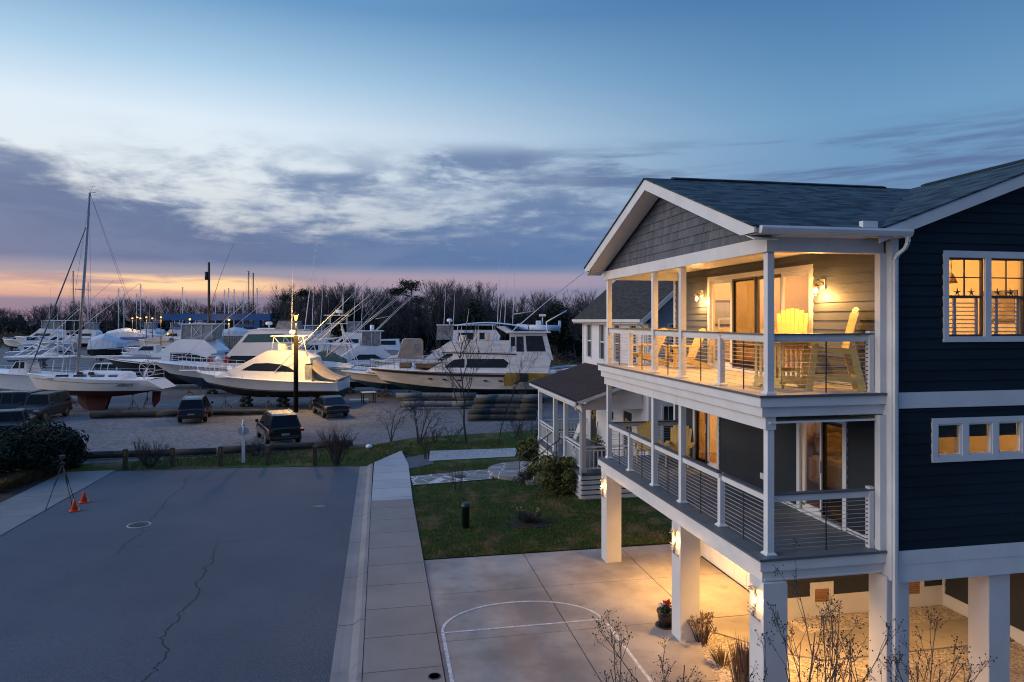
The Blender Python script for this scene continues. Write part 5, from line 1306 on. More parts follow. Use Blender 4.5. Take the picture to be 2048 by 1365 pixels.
k = MB(); k.cyl((3.75, 1.63, 2.2), (3.75, 1.66, 2.2), .09, n=12); k.build('through_hull', M['btblk'], b)
props(b, (2.0, 8.2), 1.05, 1.25, 'white sailing yacht')
for q in ((5.2, 1.45), (5.2, -1.45)): pass
# --- T: tower sportfisher with its bow beyond the picture, behind the sailing yacht
b = boat('tower_boat', 'pale open fishing boat with long hardtop and tower behind the sailing yacht', 'boat', 172, 59, .0)
st, hf = make_hull(b, 10.8, 3.4, 3.05, 2.35, 1.15, .55, 1.4, M['gel'], M['gelt'])
hwT = lambda z: .9 - .1 * (z - 2.3)
c = MB(); side_solid(c, [(4.4, 2.4), (6.2, 2.45), (5.5, 3.55), (4.7, 3.6)], hwT); con = c.build('console', M['gel'], b)
wn_ = MB(); side_panels(wn_, [(5.8, 2.95), (5.45, 3.5), (4.75, 3.5), (4.75, 2.95)], hwT); front_panel(wn_, (5.95, 2.8), (5.55, 3.5), hwT, .08); wn_.build('windshield', M['tint'], con)
h = MB(); h.bbox(1.0, 6.2, -1.3, 1.3, 3.86, 3.98, .05); h.bbox(2.6, 3.4, -.4, .4, 3.98, 4.25, .06); h.build('hardtop', M['gel'], b)
k = MB()
for sd in (1, -1):
    for a, q in (((5.0, 2.6), (4.9, 3.88)), ((2.2, 2.4), (2.0, 3.88)), ((1.4, 2.4), (1.2, 3.88)), ((5.4, 3.98), (1.9, 6.1)), ((4.6, 3.98), (1.6, 5.6)), ((1.2, 3.98), (1.5, 6.1)), ((1.7, 3.98), (1.9, 6.1)), ((3.5, 5.1), (1.4, 4.1)), ((3.2, 5.15), (1.6, 5.15)), ((2.7, 4.0), (1.5, 5.2))): k.cyl((a[0], sd * 1.1, a[1]), (q[0], sd * (.75 if q[1] > 5 else 1.05), q[1]), .045, n=6)
for x in (1.4, 2.2, 3.3): k.cyl((x, -.85, 5.2), (x, .85, 5.2), .035, n=5)
k.bbox(1.3, 2.6, -.7, .7, 6.1, 6.16, .02); k.bbox(1.1, 2.8, -.9, .9, 7.0, 7.08, .03)
for x, y in ((1.4, .6), (1.4, -.6), (2.4, .6), (2.4, -.6)): k.cyl((x, y, 6.1), (x, y, 7.02), .03, n=5)
k.build('tower', M['alu'], b)
outriggers(b, (4.3, 3.9), (-3.6, 10.4), 1.2, 2.0, .04); rail(b, st, .6, .99, .3, 6)
props(b, (3, 7.), 1.25, .85, 'pale open fishing boat with the tower'); blocks(b, (3., 7.), .56, 'pale open fishing boat with the tower')
# --- F: express boat with teal windscreen and tall tower
b = boat('express_boat', 'pale express fishing boat with teal windscreen and tall tower mid yard', 'boat', 752, 67, .15)
st, hf = make_hull(b, 9.8, 3.9, 3.3, 2.35, 1.2, .5, 1.6, M['gelt'], M['btteal'])
hwF = lambda z: 1.55 - .25 * (z - 2.6)
c = MB(); side_solid(c, [(2.2, 2.5), (8.2, 2.85), (6.9, 3.3), (5.6, 3.35), (2.3, 2.9)], hwF); cab = c.build('cabin', M['gel'], b)
wn_ = MB(); side_solid(wn_, [(2.7, 3.05), (6.6, 3.32), (5.2, 4.05), (4.7, 4.1)], lambda z: hwF(z) + .02); wn_.build('windscreen', M['teal'], b)
h = MB()
h.bbox(2.2, 6.4, -1.3, 1.3, 4.75, 4.84, .03)
for sd in (1, -1):
    for a, q in (((2.5, 2.6), (3.3, 6.7)), ((5.6, 3.0), (4.1, 6.7)), ((6.2, 4.8), (3.6, 6.9)), ((2.3, 4.8), (3.3, 6.2)), ((1.6, 2.5), (2.6, 4.8)), ((4.6, 3.2), (4.4, 4.8)), ((5.6, 5.2), (3.0, 5.4))): h.cyl((a[0], sd * 1.25, a[1]), (q[0], sd * (.6 if q[1] > 6 else 1.2), q[1]), .045, n=6)
for z in (5.4, 6.1): h.cyl((3.1, -.85, z), (3.1, .85, z), .03, n=5)
h.bbox(2.7, 4.6, -.65, .65, 6.7, 6.76, .02); h.bbox(2.5, 4.9, -.8, .8, 7.5, 7.57, .02)
for x, y in ((2.8, .55), (2.8, -.55), (4.4, .55), (4.4, -.55)): h.cyl((x, y, 6.7), (x, y, 7.5), .03, n=5)
h.build('tower', M['alu'], b); radar(b, (3.5, 0, 7.75), .36); outriggers(b, (4.6, 3.6), (-2.8, 9.8), 1.5, 2.4, .04)
for y in (-.4, .5): whip(b, (3.2, y, 7.5), (3.1, y, 10.4), .02)
rail(b, st, .5, .99, .6, 8); props(b, (3, 6.5), 1.5, .8, 'pale express boat with teal windscreen'); blocks(b, (2.5, 6.), .5, 'pale express boat with teal windscreen')
# --- G: blue convertible
b = boat('convertible_boat', 'blue-hulled white sportfisher with dark cabin windows in mid yard', 'boat', 800, 80, .25)
st, hf = make_hull(b, 10.5, 4.2, 2.75, 1.9, .9, .4, 1.5, M['hblu'], M['btblk'])
prof = [(1.4, 1.9), (7.6, 2.25), (6.9, 2.75), (4.9, 4.2), (2.4, 4.05), (1.1, 3.0), (1.5, 2.9)]; hwG = lambda z: 1.8 - .22 * (z - 2)
c = MB(); side_solid(c, prof, hwG); cab = c.build('cabin', M['gel'], b)
wn_ = MB(); side_panels(wn_, [(5.6, 2.55), (4.7, 3.15), (3.0, 3.15), (2.0, 2.6)], hwG); wn_.build('window', M['tint'], cab)
k = MB(); side_solid(k, [(2.4, 4.1), (4.6, 4.2), (4.3, 5.75), (2.2, 5.75)], lambda z: 1.25); k.build('flybridge_enclosure', M['vinyl'], b)
k = MB(); k.bbox(1.9, 4.7, -1.4, 1.4, 5.75, 5.85, .03)
for sd in (1, -1):
    for x in (2.3, 3.3, 4.4): k.cyl((x, sd * 1.28, 4.1), (x, sd * 1.28, 5.78), .04, n=5)
    k.tube([(1.2, sd * 1.4, 2.6), (1.9, sd * 1.35, 4.2)], .03, 5)
k.build('hardtop', M['alu'], b); mb = MB(); mb.cyl((3.2, 0, 5.85), (3.2, 0, 6.5), .25, n=10); mb.build('radar_dome', M['gel'], b)
outriggers(b, (3.0, 5.6), (-2.9, 11.2), 1.3, 2.0); rail(b, st, .5, .98, .6, 8)
blocks(b, (3., 7.), .4, 'blue-hulled sportfisher'); props(b, (3., 6.5), 1.6, .65, 'blue-hulled sportfisher')
# --- J: cream bow between the lit boat and the motor yacht
b = boat('cabin_cruiser', 'cream cruiser whose bow shows between the lit sportfisher and the long motor yacht', 'boat', 905, 64, .1)
st, hf = make_hull(b, 10.2, 3.6, 2.45, 1.9, 1.2, .6, 1.5, M['gelc'], M['btblue'])
c = MB(); side_solid(c, [(1, 1.95), (8.0, 2.35), (6.6, 2.8), (5.2, 3.0), (1, 2.8)], lambda z: 1.4 - .2 * (z - 2)); c.build('cabin', M['gel'], b); rail(b, st, .5, .99, .55, 8)
props(b, (2.5, 6), 1.4, .85, 'cream cruiser'); blocks(b, (2.5, 6.5), .6, 'cream cruiser')
# --- K: small boat with a canvas enclosure
b = boat('canvas_topped_cruiser', 'small cruiser with a tall tan canvas enclosure beside the long motor yacht', 'boat', 850, 72, .2)
st, hf = make_hull(b, 5.6, 2.6, 3.0, 2.5, 1.6, 1.1, 1.0, M['gel'], M['hblu'])
c = MB(); side_solid(c, [(.3, 2.5), (4.6, 2.7), (3.4, 3.3), (2.2, 3.4), (.3, 3.2)], lambda z: 1.05 - .15 * (z - 2.6)); c.build('cabin', M['gel'], b)
c = MB(); side_solid(c, [(.25, 3.0), (2.9, 3.2), (2.3, 5.0), (2.0, 5.15), (.4, 5.1), (.25, 4.9)], lambda z: 1.02 - .04 * (z - 3)); cn = c.build('canopy', M['canvas'], b)
wn_ = MB(); side_panels(wn_, [(.55, 3.7), (1.2, 3.7), (1.2, 4.6), (.55, 4.6)], lambda z: 1.02 - .04 * (z - 3)); front_panel(wn_, (2.75, 3.6), (2.45, 4.6), lambda z: .95, .1); wn_.build('canopy_window', M['vinyl'], cn)
blocks(b, (1.2, 3.5), 1.1, 'canvas-topped small cruiser')
# --- I: white enclosed-bridge boat behind the motor yacht
b = boat('enclosed_bridge_boat', 'white enclosed-bridge sportfisher showing above the long motor yacht', 'boat', 1010, 73, .1)
st, hf = make_hull(b, 11.0, 4.4, 2.9, 2.2, 1.3, .6, 1.6, M['gelold'], M['btblk'])
hwI = lambda z: 1.9 - .18 * (z - 2.3)
c = MB(); side_solid(c, [(.8, 2.2), (9.6, 2.55), (8.6, 2.9), (5.6, 5.0), (5.5, 6.0), (1.0, 6.0), (.6, 5.4), (1.2, 3.6)], hwI); cab = c.build('cabin', M['gel'], b)
wn_ = MB(); side_panels(wn_, [(5.0, 5.05), (5.0, 5.75), (2.2, 5.75), (2.2, 5.05)], hwI); side_panels(wn_, [(7.2, 2.9), (6.2, 3.6), (2.6, 3.6), (2.6, 2.9)], hwI); wn_.build('window', M['tint'], cab)
k = MB(); k.bbox(5.3, 7.0, -1.2, 1.2, 5.0, 5.05, .01); side_solid(k, [(5.5, 5.0), (7.3, 5.0), (7.2, 6.5), (5.5, 6.5)], lambda z: 1.2); k.build('flybridge_enclosure', M['vinyl'], b)
k = MB(); k.bbox(1.0, 7.3, -1.4, 1.4, 6.5, 6.58, .03); k.build('hardtop', M['gel'], b); radar(b, (5.9, 0, 6.9), .3)
for x, y in ((6.5, .6), (5.5, -.5)): whip(b, (x, y, 6.6), (x - .2, y, 10.6), .03)
rail(b, st, .45, .99, .6, 8); blocks(b, (3., 7.), .6, 'enclosed-bridge sportfisher')
# --- H: the long motor yacht
b = boat('motor_yacht', 'long white motor yacht with maroon stripes and a dinghy on its boat deck', 'boat', 1112, 61, -.03)
st, hf = make_hull(b, 16.8, 5.0, 2.85, 2.5, 1.1, .45, 1.6, M['gelold'], M['btteal'], stripe=None)
s_ = MB()
for sd in (1, -1): s_.loft([[(lerp(X, xc, .12), sd * (lerp(q, c_, .16) + .03), lerp(zs, zch, .12)), (lerp(X, xc, .25), sd * (lerp(q, c_, .32) + .035), lerp(zs, zch, .25))] for X, q, zs, xc, c_, zch, *_ in st], closed=False)
s_.build('stripe', M['maroon'], b)
hwH = lambda z: 2.1 - .12 * (z - 2.6)
c = MB(); side_solid(c, [(.8, 2.3), (11.3, 2.65), (9.0, 4.0), (9.2, 4.4), (.9, 4.3), (.5, 3.6)], hwH); cab = c.build('cabin', M['gelold'], b)
wn_ = MB(); side_panels(wn_, [(8.0, 2.95), (9.8, 2.95), (8.9, 3.65), (8.0, 3.7)], hwH); side_panels(wn_, [(4.4, 2.95), (7.8, 2.95), (7.8, 3.7), (4.6, 3.7), (4.15, 3.35)], hwH); front_panel(wn_, (10.9, 2.95), (9.6, 3.75), hwH, .3); wn_.build('window', M['tint'], cab)
s_ = MB(); side_panels(s_, [(3.5, 4.05), (10.0, 4.2), (10.0, 4.28), (3.5, 4.16)], hwH, .03); s_.build('stripe', M['maroon'], b)
c = MB(); side_solid(c, [(4.0, 4.3), (11.0, 4.35), (9.2, 4.9), (8.0, 5.25), (4.0, 5.2)], lambda z: 1.95 - .1 * (z - 4.3)); c.build('flybridge', M['gelold'], b)
c = MB(); hwP = lambda z: 1.85 - .1 * (z - 4.3); side_solid(c, [(.3, 3.6), (4.1, 3.7), (4.1, 5.95), (.9, 5.95)], hwP); ph = c.build('aft_cabin', M['gelold'], b)
wn_ = MB(); side_panels(wn_, [(.95, 4.35), (2.6, 4.35), (2.7, 5.7), (1.25, 5.7)], hwP); side_panels(wn_, [(2.85, 4.3), (3.5, 4.3), (3.5, 5.65), (2.9, 5.65)], hwP); side_panels(wn_, [(3.62, 4.8), (3.95, 4.8), (4.0, 5.6), (3.62, 5.6)], hwP); wn_.build('window', M['tint'], ph)
c = MB(); c.bbox(.5, 4.4, -2.0, 2.0, 5.96, 6.06, .03); c.build('boat_deck', M['gel'], b)
c = MB(); n = 10; c.loft([[(lerp(3.4, 9.0, i / n), y, 6.55 + .25 * math.sin(PI * i / n) + (.1 if y == 0 else 0)) for y in (-1.7, -.85, 0, .85, 1.7)] for i in range(n + 1)], closed=False, sm=True); c.build('bimini', M['shrink'], b)
c = MB()
for sd in (1, -1):
    for a, q in (((8.8, 4.9), (8.6, 6.6)), ((7.0, 5.2), (7.1, 6.7)), ((5.4, 5.2), (5.6, 6.7)), ((4.0, 5.9), (3.5, 6.55))): c.cyl((a[0], sd * 1.6, a[1]), (q[0], sd * 1.65, q[1]), .03, n=5)
    side_solid(c, [(3.6, 5.9), (4.3, 5.9), (5.3, 6.5), (4.6, 6.55)], lambda z: 1.66) if sd == 1 else None
c.build('bimini_frame', M['alu'], b)
c = MB(); c.bbox(6.8, 7.3, .4, .9, 5.2, 5.95, .06); c.bbox(6.0, 6.4, -.9, -.4, 5.2, 5.95, .06); c.bbox(8.0, 8.6, -.6, .6, 5.1, 5.7, .06); c.build('helm_seat', M['gel'], b)
dg_ = thing('dinghy', 'grey inflatable dinghy carried on top of the long motor yacht', 'dinghy', (0, 0, 0), 0); mw = Matrix.Translation(b.location) @ Matrix.Rotation(b.rotation_euler.z, 4, 'Z'); dg_.location = mw @ Vector((.0, 0, 6.07)); dg_.rotation_euler.z = b.rotation_euler.z
c = MB(); c.tube([(-.3, .75, .3), (2.4, .75, .34), (3.2, .4, .42), (3.4, 0, .45), (3.2, -.4, .42), (2.4, -.75, .34), (-.3, -.75, .3)], .24, 8); c.build('tube', M['shrink'], dg_)
c = MB(); c.box(-.1, 2.6, -.6, .6, .12, .2); c.bbox(1.3, 1.8, -.3, .3, .2, .95, .05); c.build('floor', M['gel'], dg_)
c = MB(); c.bbox(-.45, -.2, -.15, .15, .3, .95, .05); c.cyl((-.33, 0, -.1), (-.33, 0, .4), .06, n=6); c.build('outboard', M['shrink'], dg_)
c = MB(); c.tube([(.8, 1.7, 6.05), (.9, 1.7, 6.9), (-.9, 1.2, 7.9)], .06, 6); c.build('davit', M['gel'], b)
c = MB(); c.bbox(.9, 1.5, -.4, .4, 7.4, 7.6, .03); c.cyl((1.2, 0, 6.0), (1.2, 0, 7.4), .05, n=6); c.build('radar', M['gel'], b)
for x, y, z1 in ((4.6, 0, 12.2), (5.2, .8, 12.6), (3.9, -.8, 13.0), (5.0, 1.2, 9.2), (7.9, 1.4, 8.1)): whip(b, (x, y, 6.5), (x - .25, y, z1), .03)
outriggers(b, (4.0, 6.0), (-2.6, 11.4), 1.6, 2.2)
c = MB(); fH = hf
for x_ in (.30, .38, .52, .60, .68):
    X, q, zs, xc, c_, zch, *_ = fH(x_)
    for sd in (1, -1): c.obox((lerp(X, xc, .5) - .16, sd * (lerp(q, c_, .58) + .03), lerp(zs, zch, .5)), (lerp(X, xc, .5) + .16, sd * (lerp(q, c_, .58) + .03), lerp(zs, zch, .5)), .06, .10)
c.build('portlight', M['tint'], b)
c = MB()
for sd in (1, -1): c.tube([(1.2, sd * 1.9, 2.55), (-.4, sd * 1.95, 2.75), (-1.6, sd * 1.6, 2.9), (-2.0, 0, 2.95)], .10, 6)
c.bbox(-1.6, .1, -1.7, 1.7, 1.7, 1.82, .03); c.build('swim_platform', M['gel'], b)
c = MB(); c.bbox(9.8, 12.5, -.9, .9, 2.7, 2.98, .08); c.bbox(13.0, 14.0, -.4, .4, 2.8, 3.25, .05); c.prism([(12.2, 2.9), (10.1, 2.85), (9.6, 3.15), (12.4, 3.25)], 'y', .9, 1.7); c.build('deck_gear', M['teak'], b)
dn = MB(); dn.loft([[(lerp(9.0, 12.2, i / 8), s_ * 0.62 * math.sin(PI * min(1, .25 + .75 * (1 - i / 8))) + -1.1, z) for s_, z in ((-1, 3.2), (-.6, 2.95), (.6, 2.95), (1, 3.2))] for i in range(9)], closed=False); dn.build('tender', M['gel'], b)
rail(b, st, .55, .995, .75, 12, mids=(1., .5), m=M['steel'])
props(b, (3, 7, 11, 13.5), 1.9, .7, 'long white motor yacht'); blocks(b, (3., 6.5, 10., 13.), .46, 'long white motor yacht')
# --- the far rows
def small(label, u, d, yaw, L, B, mh, mb_, z0=.9, fb_=1.5, cab_=None, kind='runabout', extra=None, cat='boat'):
    b = boat(kind, label, cat, u, d, yaw)
    st, hf = make_hull(b, L, B, z0 + fb_ + .5, z0 + fb_, z0 + .35, z0, L * .11, mh, mb_, n=10)
    c = MB(); c.box(L * .15, L * .75, -.14, .14, .25, .45); c.box(L * .2, L * .3, -B * .4, B * .4, .3, .42)
    for x in (.22, .66):
        c.box(L * x, L * x + .25, -.3, .3, 0, z0 + .05)
        for sd in (1, -1): c.cyl((L * x, sd * B * .42, 0), (L * x, sd * B * .36, z0 + .45), .06, n=5)
    c.build('cradle', M['steel'], b)
    zs = z0 + fb_
    if cab_ == 'flybridge':
        hw = lambda z: B * .42 - .15 * (z - zs)
        c = MB(); side_solid(c, [(L * .1, zs), (L * .66, zs + .2), (L * .5, zs + 1.35), (L * .42, zs + 2.1), (L * .16, zs + 2.0), (L * .08, zs + 1.4)], hw); q = c.build('cabin', M['gel'], b)
        w2 = MB(); side_panels(w2, [(L * .54, zs + .5), (L * .48, zs + 1.1), (L * .2, zs + 1.1), (L * .2, zs + .5)], hw); front_panel(w2, (L * .62, zs + .5), (L * .53, zs + 1.15), hw, .2); w2.build('window', M['tint'], q)
        c = MB(); c.bbox(L * .14, L * .42, -B * .3, B * .3, zs + 3.6, zs + 3.7, .03)
        for sd in (1, -1):
            for x in (.16, .28, .40): c.cyl((L * x, sd * B * .28, zs + 2), (L * x, sd * B * .28, zs + 3.62), .04, n=5)
        c.build('hardtop', M['alu'], b)
        c = MB(); side_solid(c, [(L * .17, zs + 2.02), (L * .40, zs + 2.1), (L * .39, zs + 3.5), (L * .18, zs + 3.5)], lambda z: B * .265); c.build('flybridge_enclosure', M['vinyl'], b)
        outriggers(b, (L * .4, zs + 1), (-L * .2, zs + 7.5), B * .4, B * .5); whip(b, (L * .3, .5, zs + 3.6), (L * .27, .5, zs + 9.5 + (u % 5) * .5), .05); whip(b, (L * .2, -.5, zs + 3.6), (L * .16, -.5, zs + 8 + (u % 3)), .05)
    elif cab_ == 'cruiser':
        hw = lambda z: B * .43 - .2 * (z - zs)
        c = MB(); side_solid(c, [(L * .1, zs), (L * .85, zs + .35), (L * .62, zs + .7), (L * .46, zs + 1.5), (L * .15, zs + 1.55)], hw); q = c.build('cabin', M['gel'], b)
        w2 = MB(); side_panels(w2, [(L * .56, zs + .75), (L * .44, zs + 1.35), (L * .2, zs + 1.35), (L * .2, zs + .75)], hw); front_panel(w2, (L * .60, zs + .8), (L * .48, zs + 1.4), hw, .15); w2.build('window', M['tint'], q)
        rail(b, st, .5, .98, .5, 6)
    elif cab_ == 'wrap':
        c = MB(); n = 8
        c.loft([[(L * (.0 + .97 * i / n), y * B * .5 * (1 if i < 5 else 1 - .8 * ((i - 5) / 3) ** 2), zs + (.05 if abs(y) > .9 else (1.2 + 1.6 * (1 - abs(i / n - .35) * 1.5)) * (1 - y * y * .75))) for y in (-1, -.6, 0, .6, 1)] for i in range(n + 1)], closed=False, cap=True)
        c.build('shrinkwrap', extra or M['shrink'], b)
    elif cab_ == 'open':
        c = MB(); side_solid(c, [(L * .25, zs), (L * .62, zs + .1), (L * .5, zs + .75), (L * .3, zs + .8)], lambda z: B * .33); q = c.build('console', M['gel'], b)
        w2 = MB(); side_panels(w2, [(L * .56, zs + .35), (L * .5, zs + .68), (L * .34, zs + .68), (L * .34, zs + .35)], lambda z: B * .33); w2.build('windshield', M['tint'], q); rail(b, st, .45, .98, .35, 6)
    elif cab_ == 'covered':
        c = MB(); n = 8
        c.loft([[(L * (.05 + .7 * i / n), y * B * .45, zs + (.1 if abs(y) > .9 else .9 * (1 - y * y))) for y in (-1, -.5, 0, .5, 1)] for i in range(n + 1)], closed=False, cap=True); c.build('cover', extra or M['bluec'], b)
    return b
small('white flybridge sportfisher alone before the brown marsh on the left', 132, 142, 0, 10.6, 4.2, M['gelc'], M['btblk'], 1.2, 2.0, 'flybridge', 'sportfishing_boat')
small('small white trawler by the left edge before the marsh', 44, 132, PI + .1, 7.5, 3, M['gel'], M['gelt'], 1.0, 1.4, 'cruiser', 'trawler')
small('white centre-console boat cut by the left edge in mid distance', 18, 100, PI + .3, 6.5, 2.6, M['gel'], M['gelt'], .9, 1.5, 'open')
small('large shrink-wrapped boat behind the tall mast', 215, 150, PI + .15, 11, 4.4, M['shrink'], M['btblk'], 1.0, 1.6, 'wrap')
small('smaller shrink-wrapped boat with black hull just right of the tall mast', 183, 118, PI + .05, 6.5, 2.8, M['hblk'], M['btblk'], .9, 1.1, 'wrap')
small('white express cruiser with long dark windows beyond the shrink-wrapped boats', 252, 158, PI, 8.5, 3.4, M['gel'], M['btblk'], 1.2, 1.6, 'cruiser', 'express_cruiser')
small('pale sailboat under a blue canvas cover in the far row', 302, 148, 0, 8.5, 3, M['gel'], M['btblk'], 1.2, 1.3, 'covered', 'covered_sailboat', M['bluec'])
o_ = boat('wooden_skiff', 'upturned ochre wooden skiff leaning by the blue-covered sailboat', 'skiff', 238, 136, 0, None); c = MB(); c.loft([[(lerp(0, 3.2, i / 6), sx * .9 * (1 - (i / 6) ** 2 * .8), z + .5 * i / 6) for sx, z in ((-1, 1.2), (-.5, 1.7), (.5, 1.7), (1, 1.2))] for i in range(7)], closed=False, cap=True); c.build('hull', mat('ochre_planks', (.36, .22, .06), .7, var=.2), o_); c = MB(); c.box(.3, .5, -.6, .6, 0, 1.25); c.box(2.0, 2.2, -.6, .6, 0, 1.6); c.build('trestle', M['log'], o_)
small('low white bow-rider with raked windscreen before the travel lift, farther of two', 345, 118, 0, 8.8, 2.7, M['gel'], M['gelold'], .9, 1.1, 'open')
small('low white cuddy boat with dark side windows nearer the black-hulled boat', 330, 100, .05, 6.2, 2.5, M['gel'], M['hblk'], .8, 1.1, 'cruiser')
small('pale green dory hull lying before the blue-covered sailboat', 286, 132, PI, 6, 2.2, M['gelt'], M['btteal'], .7, .9, None, 'dory')
small('white shrink-wrapped cabin boat behind the lamp lantern', 652, 95, 0, 8.2, 3.6, M['gel'], M['btblk'], 1.2, 1.6, 'wrap', 'wrapped_cruiser')
small('white flybridge boat at the back right of the shrink-wrapped cabin boat', 745, 104, 0, 9, 3.8, M['gel'], M['btblk'], 1.2, 1.9, 'flybridge', 'sportfishing_boat')
small('white flybridge boat with outriggers behind the tall lamp', 690, 112, .1, 9, 3.6, M['gelt'], M['btblk'], 1.1, 1.6, 'flybridge', 'sportfishing_boat')
small('white cruiser under the travel lift between its blue legs', 452, 116, 0, 8.5, 3.4, M['gel'], M['btblue'], 1.4, 1.5, 'cruiser', 'express_cruiser')
small('white boat with canvas top far beyond the travel lift, left of its leg', 372, 165, .2, 8, 3.2, M['gel'], M['btblk'], 1.1, 1.6, 'flybridge', 'sportfishing_boat')
small('white cruiser far beyond the travel lift, right of the utility pole', 470, 170, 0, 9, 3.4, M['gel'], M['btblue'], 1.1, 1.6, 'cruiser', 'express_cruiser')
small('shrink-wrapped hull far back under the row of lit yard lamps', 330, 178, .1, 9, 3.4, M['shrink'], M['btblk'], 1.1, 1.4, 'wrap', 'wrapped_cruiser')
small('low white sloop hull far back right of the blue travel lift', 580, 160, 0, 9, 3, M['gel'], M['btblk'], 1.2, 1.3, 'covered', 'covered_sailboat', M['shrink'])
for i, (lab, u, d, yw, L_, B_, ck, z0) in enumerate((
    ('white flybridge boat just right of the sailing yacht mast, far back', 205, 165, 0, 9, 3.6, 'flybridge', 1.1),
    ('white express boat nosing out left of the shrink-wrapped pair', 150, 128, .1, 7, 2.8, 'cruiser', 1.0),
    ('open white skiff before the marsh left of the flybridge sportfisher', 60, 150, 0, 6, 2.4, 'open', .9),
    ('white cruiser directly under the first of the far yard lamps', 268, 168, PI, 8, 3.2, 'cruiser', 1.1),
    ('flybridge boat under the last of the far yard lamps', 322, 172, 0, 9, 3.5, 'flybridge', 1.1),
    ('low white boat with a tan cover between the yard lamps and the lift', 346, 140, 0, 7, 2.8, 'covered', 1.0),
    ('white flybridge boat seen through the travel lift frame', 420, 150, 0, 10, 3.8, 'flybridge', 1.2),
    ('shrink-wrapped boat seen through the travel lift, right side', 505, 150, .1, 10, 3.8, 'wrap', 1.2),
    ('white cruiser at the right foot of the travel lift', 548, 128, .1, 8.5, 3.3, 'cruiser', 1.1),
    ('white flybridge boat with outriggers right of the travel lift', 610, 132, 0, 9.5, 3.6, 'flybridge', 1.1),
    ('white flybridge boat with outriggers left of the tall express tower', 668, 90, .1, 9, 3.5, 'flybridge', 1.1),
    ('small white boat in front of the wood behind the canvas-topped cruiser', 815, 98, .1, 8, 3.2, 'cruiser', 1.2))):
    small(lab, u, d, yw, L_, B_, (M['gel'], M['gelt'], M['gelc'])[i % 3], (M['btblk'], M['btblue'])[i % 2], z0, 1.6, ck, ('sportfishing_boat' if ck == 'flybridge' else 'express_cruiser' if ck == 'cruiser' else 'wrapped_cruiser' if ck == 'wrap' else 'runabout'), M['canvas'] if ck == 'covered' else None)
# moored sailboats whose bare masts stand over the yard
for i, (u, vt, d, lab) in enumerate(((146, 543, 170, 'dark-masted sailboat just left of the sailing yacht mast'), (176, 566, 180, 'sailboat with a slim mast just right of the tall yacht mast'), (237, 578, 175, 'sailboat with mast left of the yard lamps'), (248, 588, 190, 'sailboat with low mast left of the yard lamps'), (281, 569, 168, 'sailboat whose mast stands among the yard lamps'), (273, 588, 185, 'sailboat with short mast among the yard lamps'),
        (449, 580, 190, 'sailboat with pale mast left of the twin tall masts'), (457, 577, 175, 'sailboat with pale mast beside the bent whip antenna'), (468, 579, 185, 'sailboat with mast between the whip antenna and the twin masts'), (486, 586, 190, 'sailboat with short mast left of the twin tall masts'), (497, 543, 150, 'sailboat with the taller of two dark twin masts'), (506, 547, 150, 'sailboat with the shorter of two dark twin masts'), (514, 577, 180, 'sailboat with leaning pale mast right of the twin masts'), (431, 590, 200, 'sailboat with short mast right of the utility pole'), (365, 575, 190, 'sailboat with thin mast left of the utility pole'))):
    b = boat('moored_sailboat', lab, 'sailboat', u - 18, d, PI, 'sailboats in the far basin')
    L_ = 8.5; make_hull(b, L_, 2.7, 2.3, 1.9, .9, .3, .8, M['gel'] if i % 3 else M['bluec'], M['btblk'], n=8)
    c = MB(); side_solid(c, [(2, 1.9), (6, 2.0), (5.2, 2.5), (2, 2.45)], lambda z: .8); c.build('cabin', M['gel'], b)
    zt_ = CH + (640 - vt) / FP * d; xm = 18 / FP * d
    c = MB(); c.tube([(xm, 0, 2.2), (xm + .1, 0, zt_)], [.13, .09], 6); c.cyl((xm - .3, 0, zt_), (xm + .3, 0, zt_ + .02), .05, n=4); sp = lerp(2, zt_, .55); c.cyl((xm, -.9, sp), (xm, .9, sp), .05, n=4); c.build('mast', M['alu'] if i not in (0, 10, 11) else M['bronze'], b)
    c = MB(); c.cyl((xm, 0, 3.2), (xm - 3.2, 0, 3.2), .09, n=6); c.build('boom', M['alu'], b)
    c = MB()
    for q in ((L_, 0, 2.3), (0, 0, 2), (xm, 1.2, 1.9), (xm, -1.2, 1.9)): c.cyl((xm, 0, zt_), q, .018, n=3)
    c.build('rigging', M['steel'], b)
# ---- travel lift
tl = thing('travel_lift', 'blue travel lift gantry rising over the hauled boats', 'boat lift', gx(436, 112), YAW0 + PI)
wl_ = 107 / FP * 112
c = MB(); c.box(-wl_, wl_, -.55, .55, 7.0, 8.1); c.build('top_beam', M['lift'], tl)
for x in (-wl_ + 4.05, wl_ - 2.2):
    c = MB(); c.box(x - .45, x + .45, -.5, .5, .5, 6.999); c.box(x - .5, x + .5, -.8, 6.5, .3, .9); c.build('leg', M['lift'], tl)
    for y in (-.3, 6.): c = MB(); c.cyl((x - .35, y, .6), (x + .35, y, .6), .6, n=16); c.build('wheel', M['black'], tl)
c = MB(); c.box(-wl_ + 1.6, -wl_ + 3.5, -.3, .3, 5.9, 6.4); c.box(wl_ - 5.6, wl_ - 2.8, -.3, .3, 5.9, 6.4); c.build('cross_brace', M['lift'], tl)
c = MB(); c.tube([(-wl_ + 1.5, 0, 7.0), (-wl_ + 1.5, 0, 6.2)], .06, 5); c.tube([(wl_ - 4, 0, 7.0), (wl_ - 4, 0, 5.2)], .06, 5); c.build('hoist_cable', M['dark'], tl)
fnc = thing('slatted_fence', 'tall grey vertical-board fence behind the travel lift boats', 'fence', gx(480, 122), YAW0 + PI)
c = MB()
for k in range(34): c.box(-5 + k * .3, -5 + k * .3 + .24, -.03, .03, 0, 4.2)
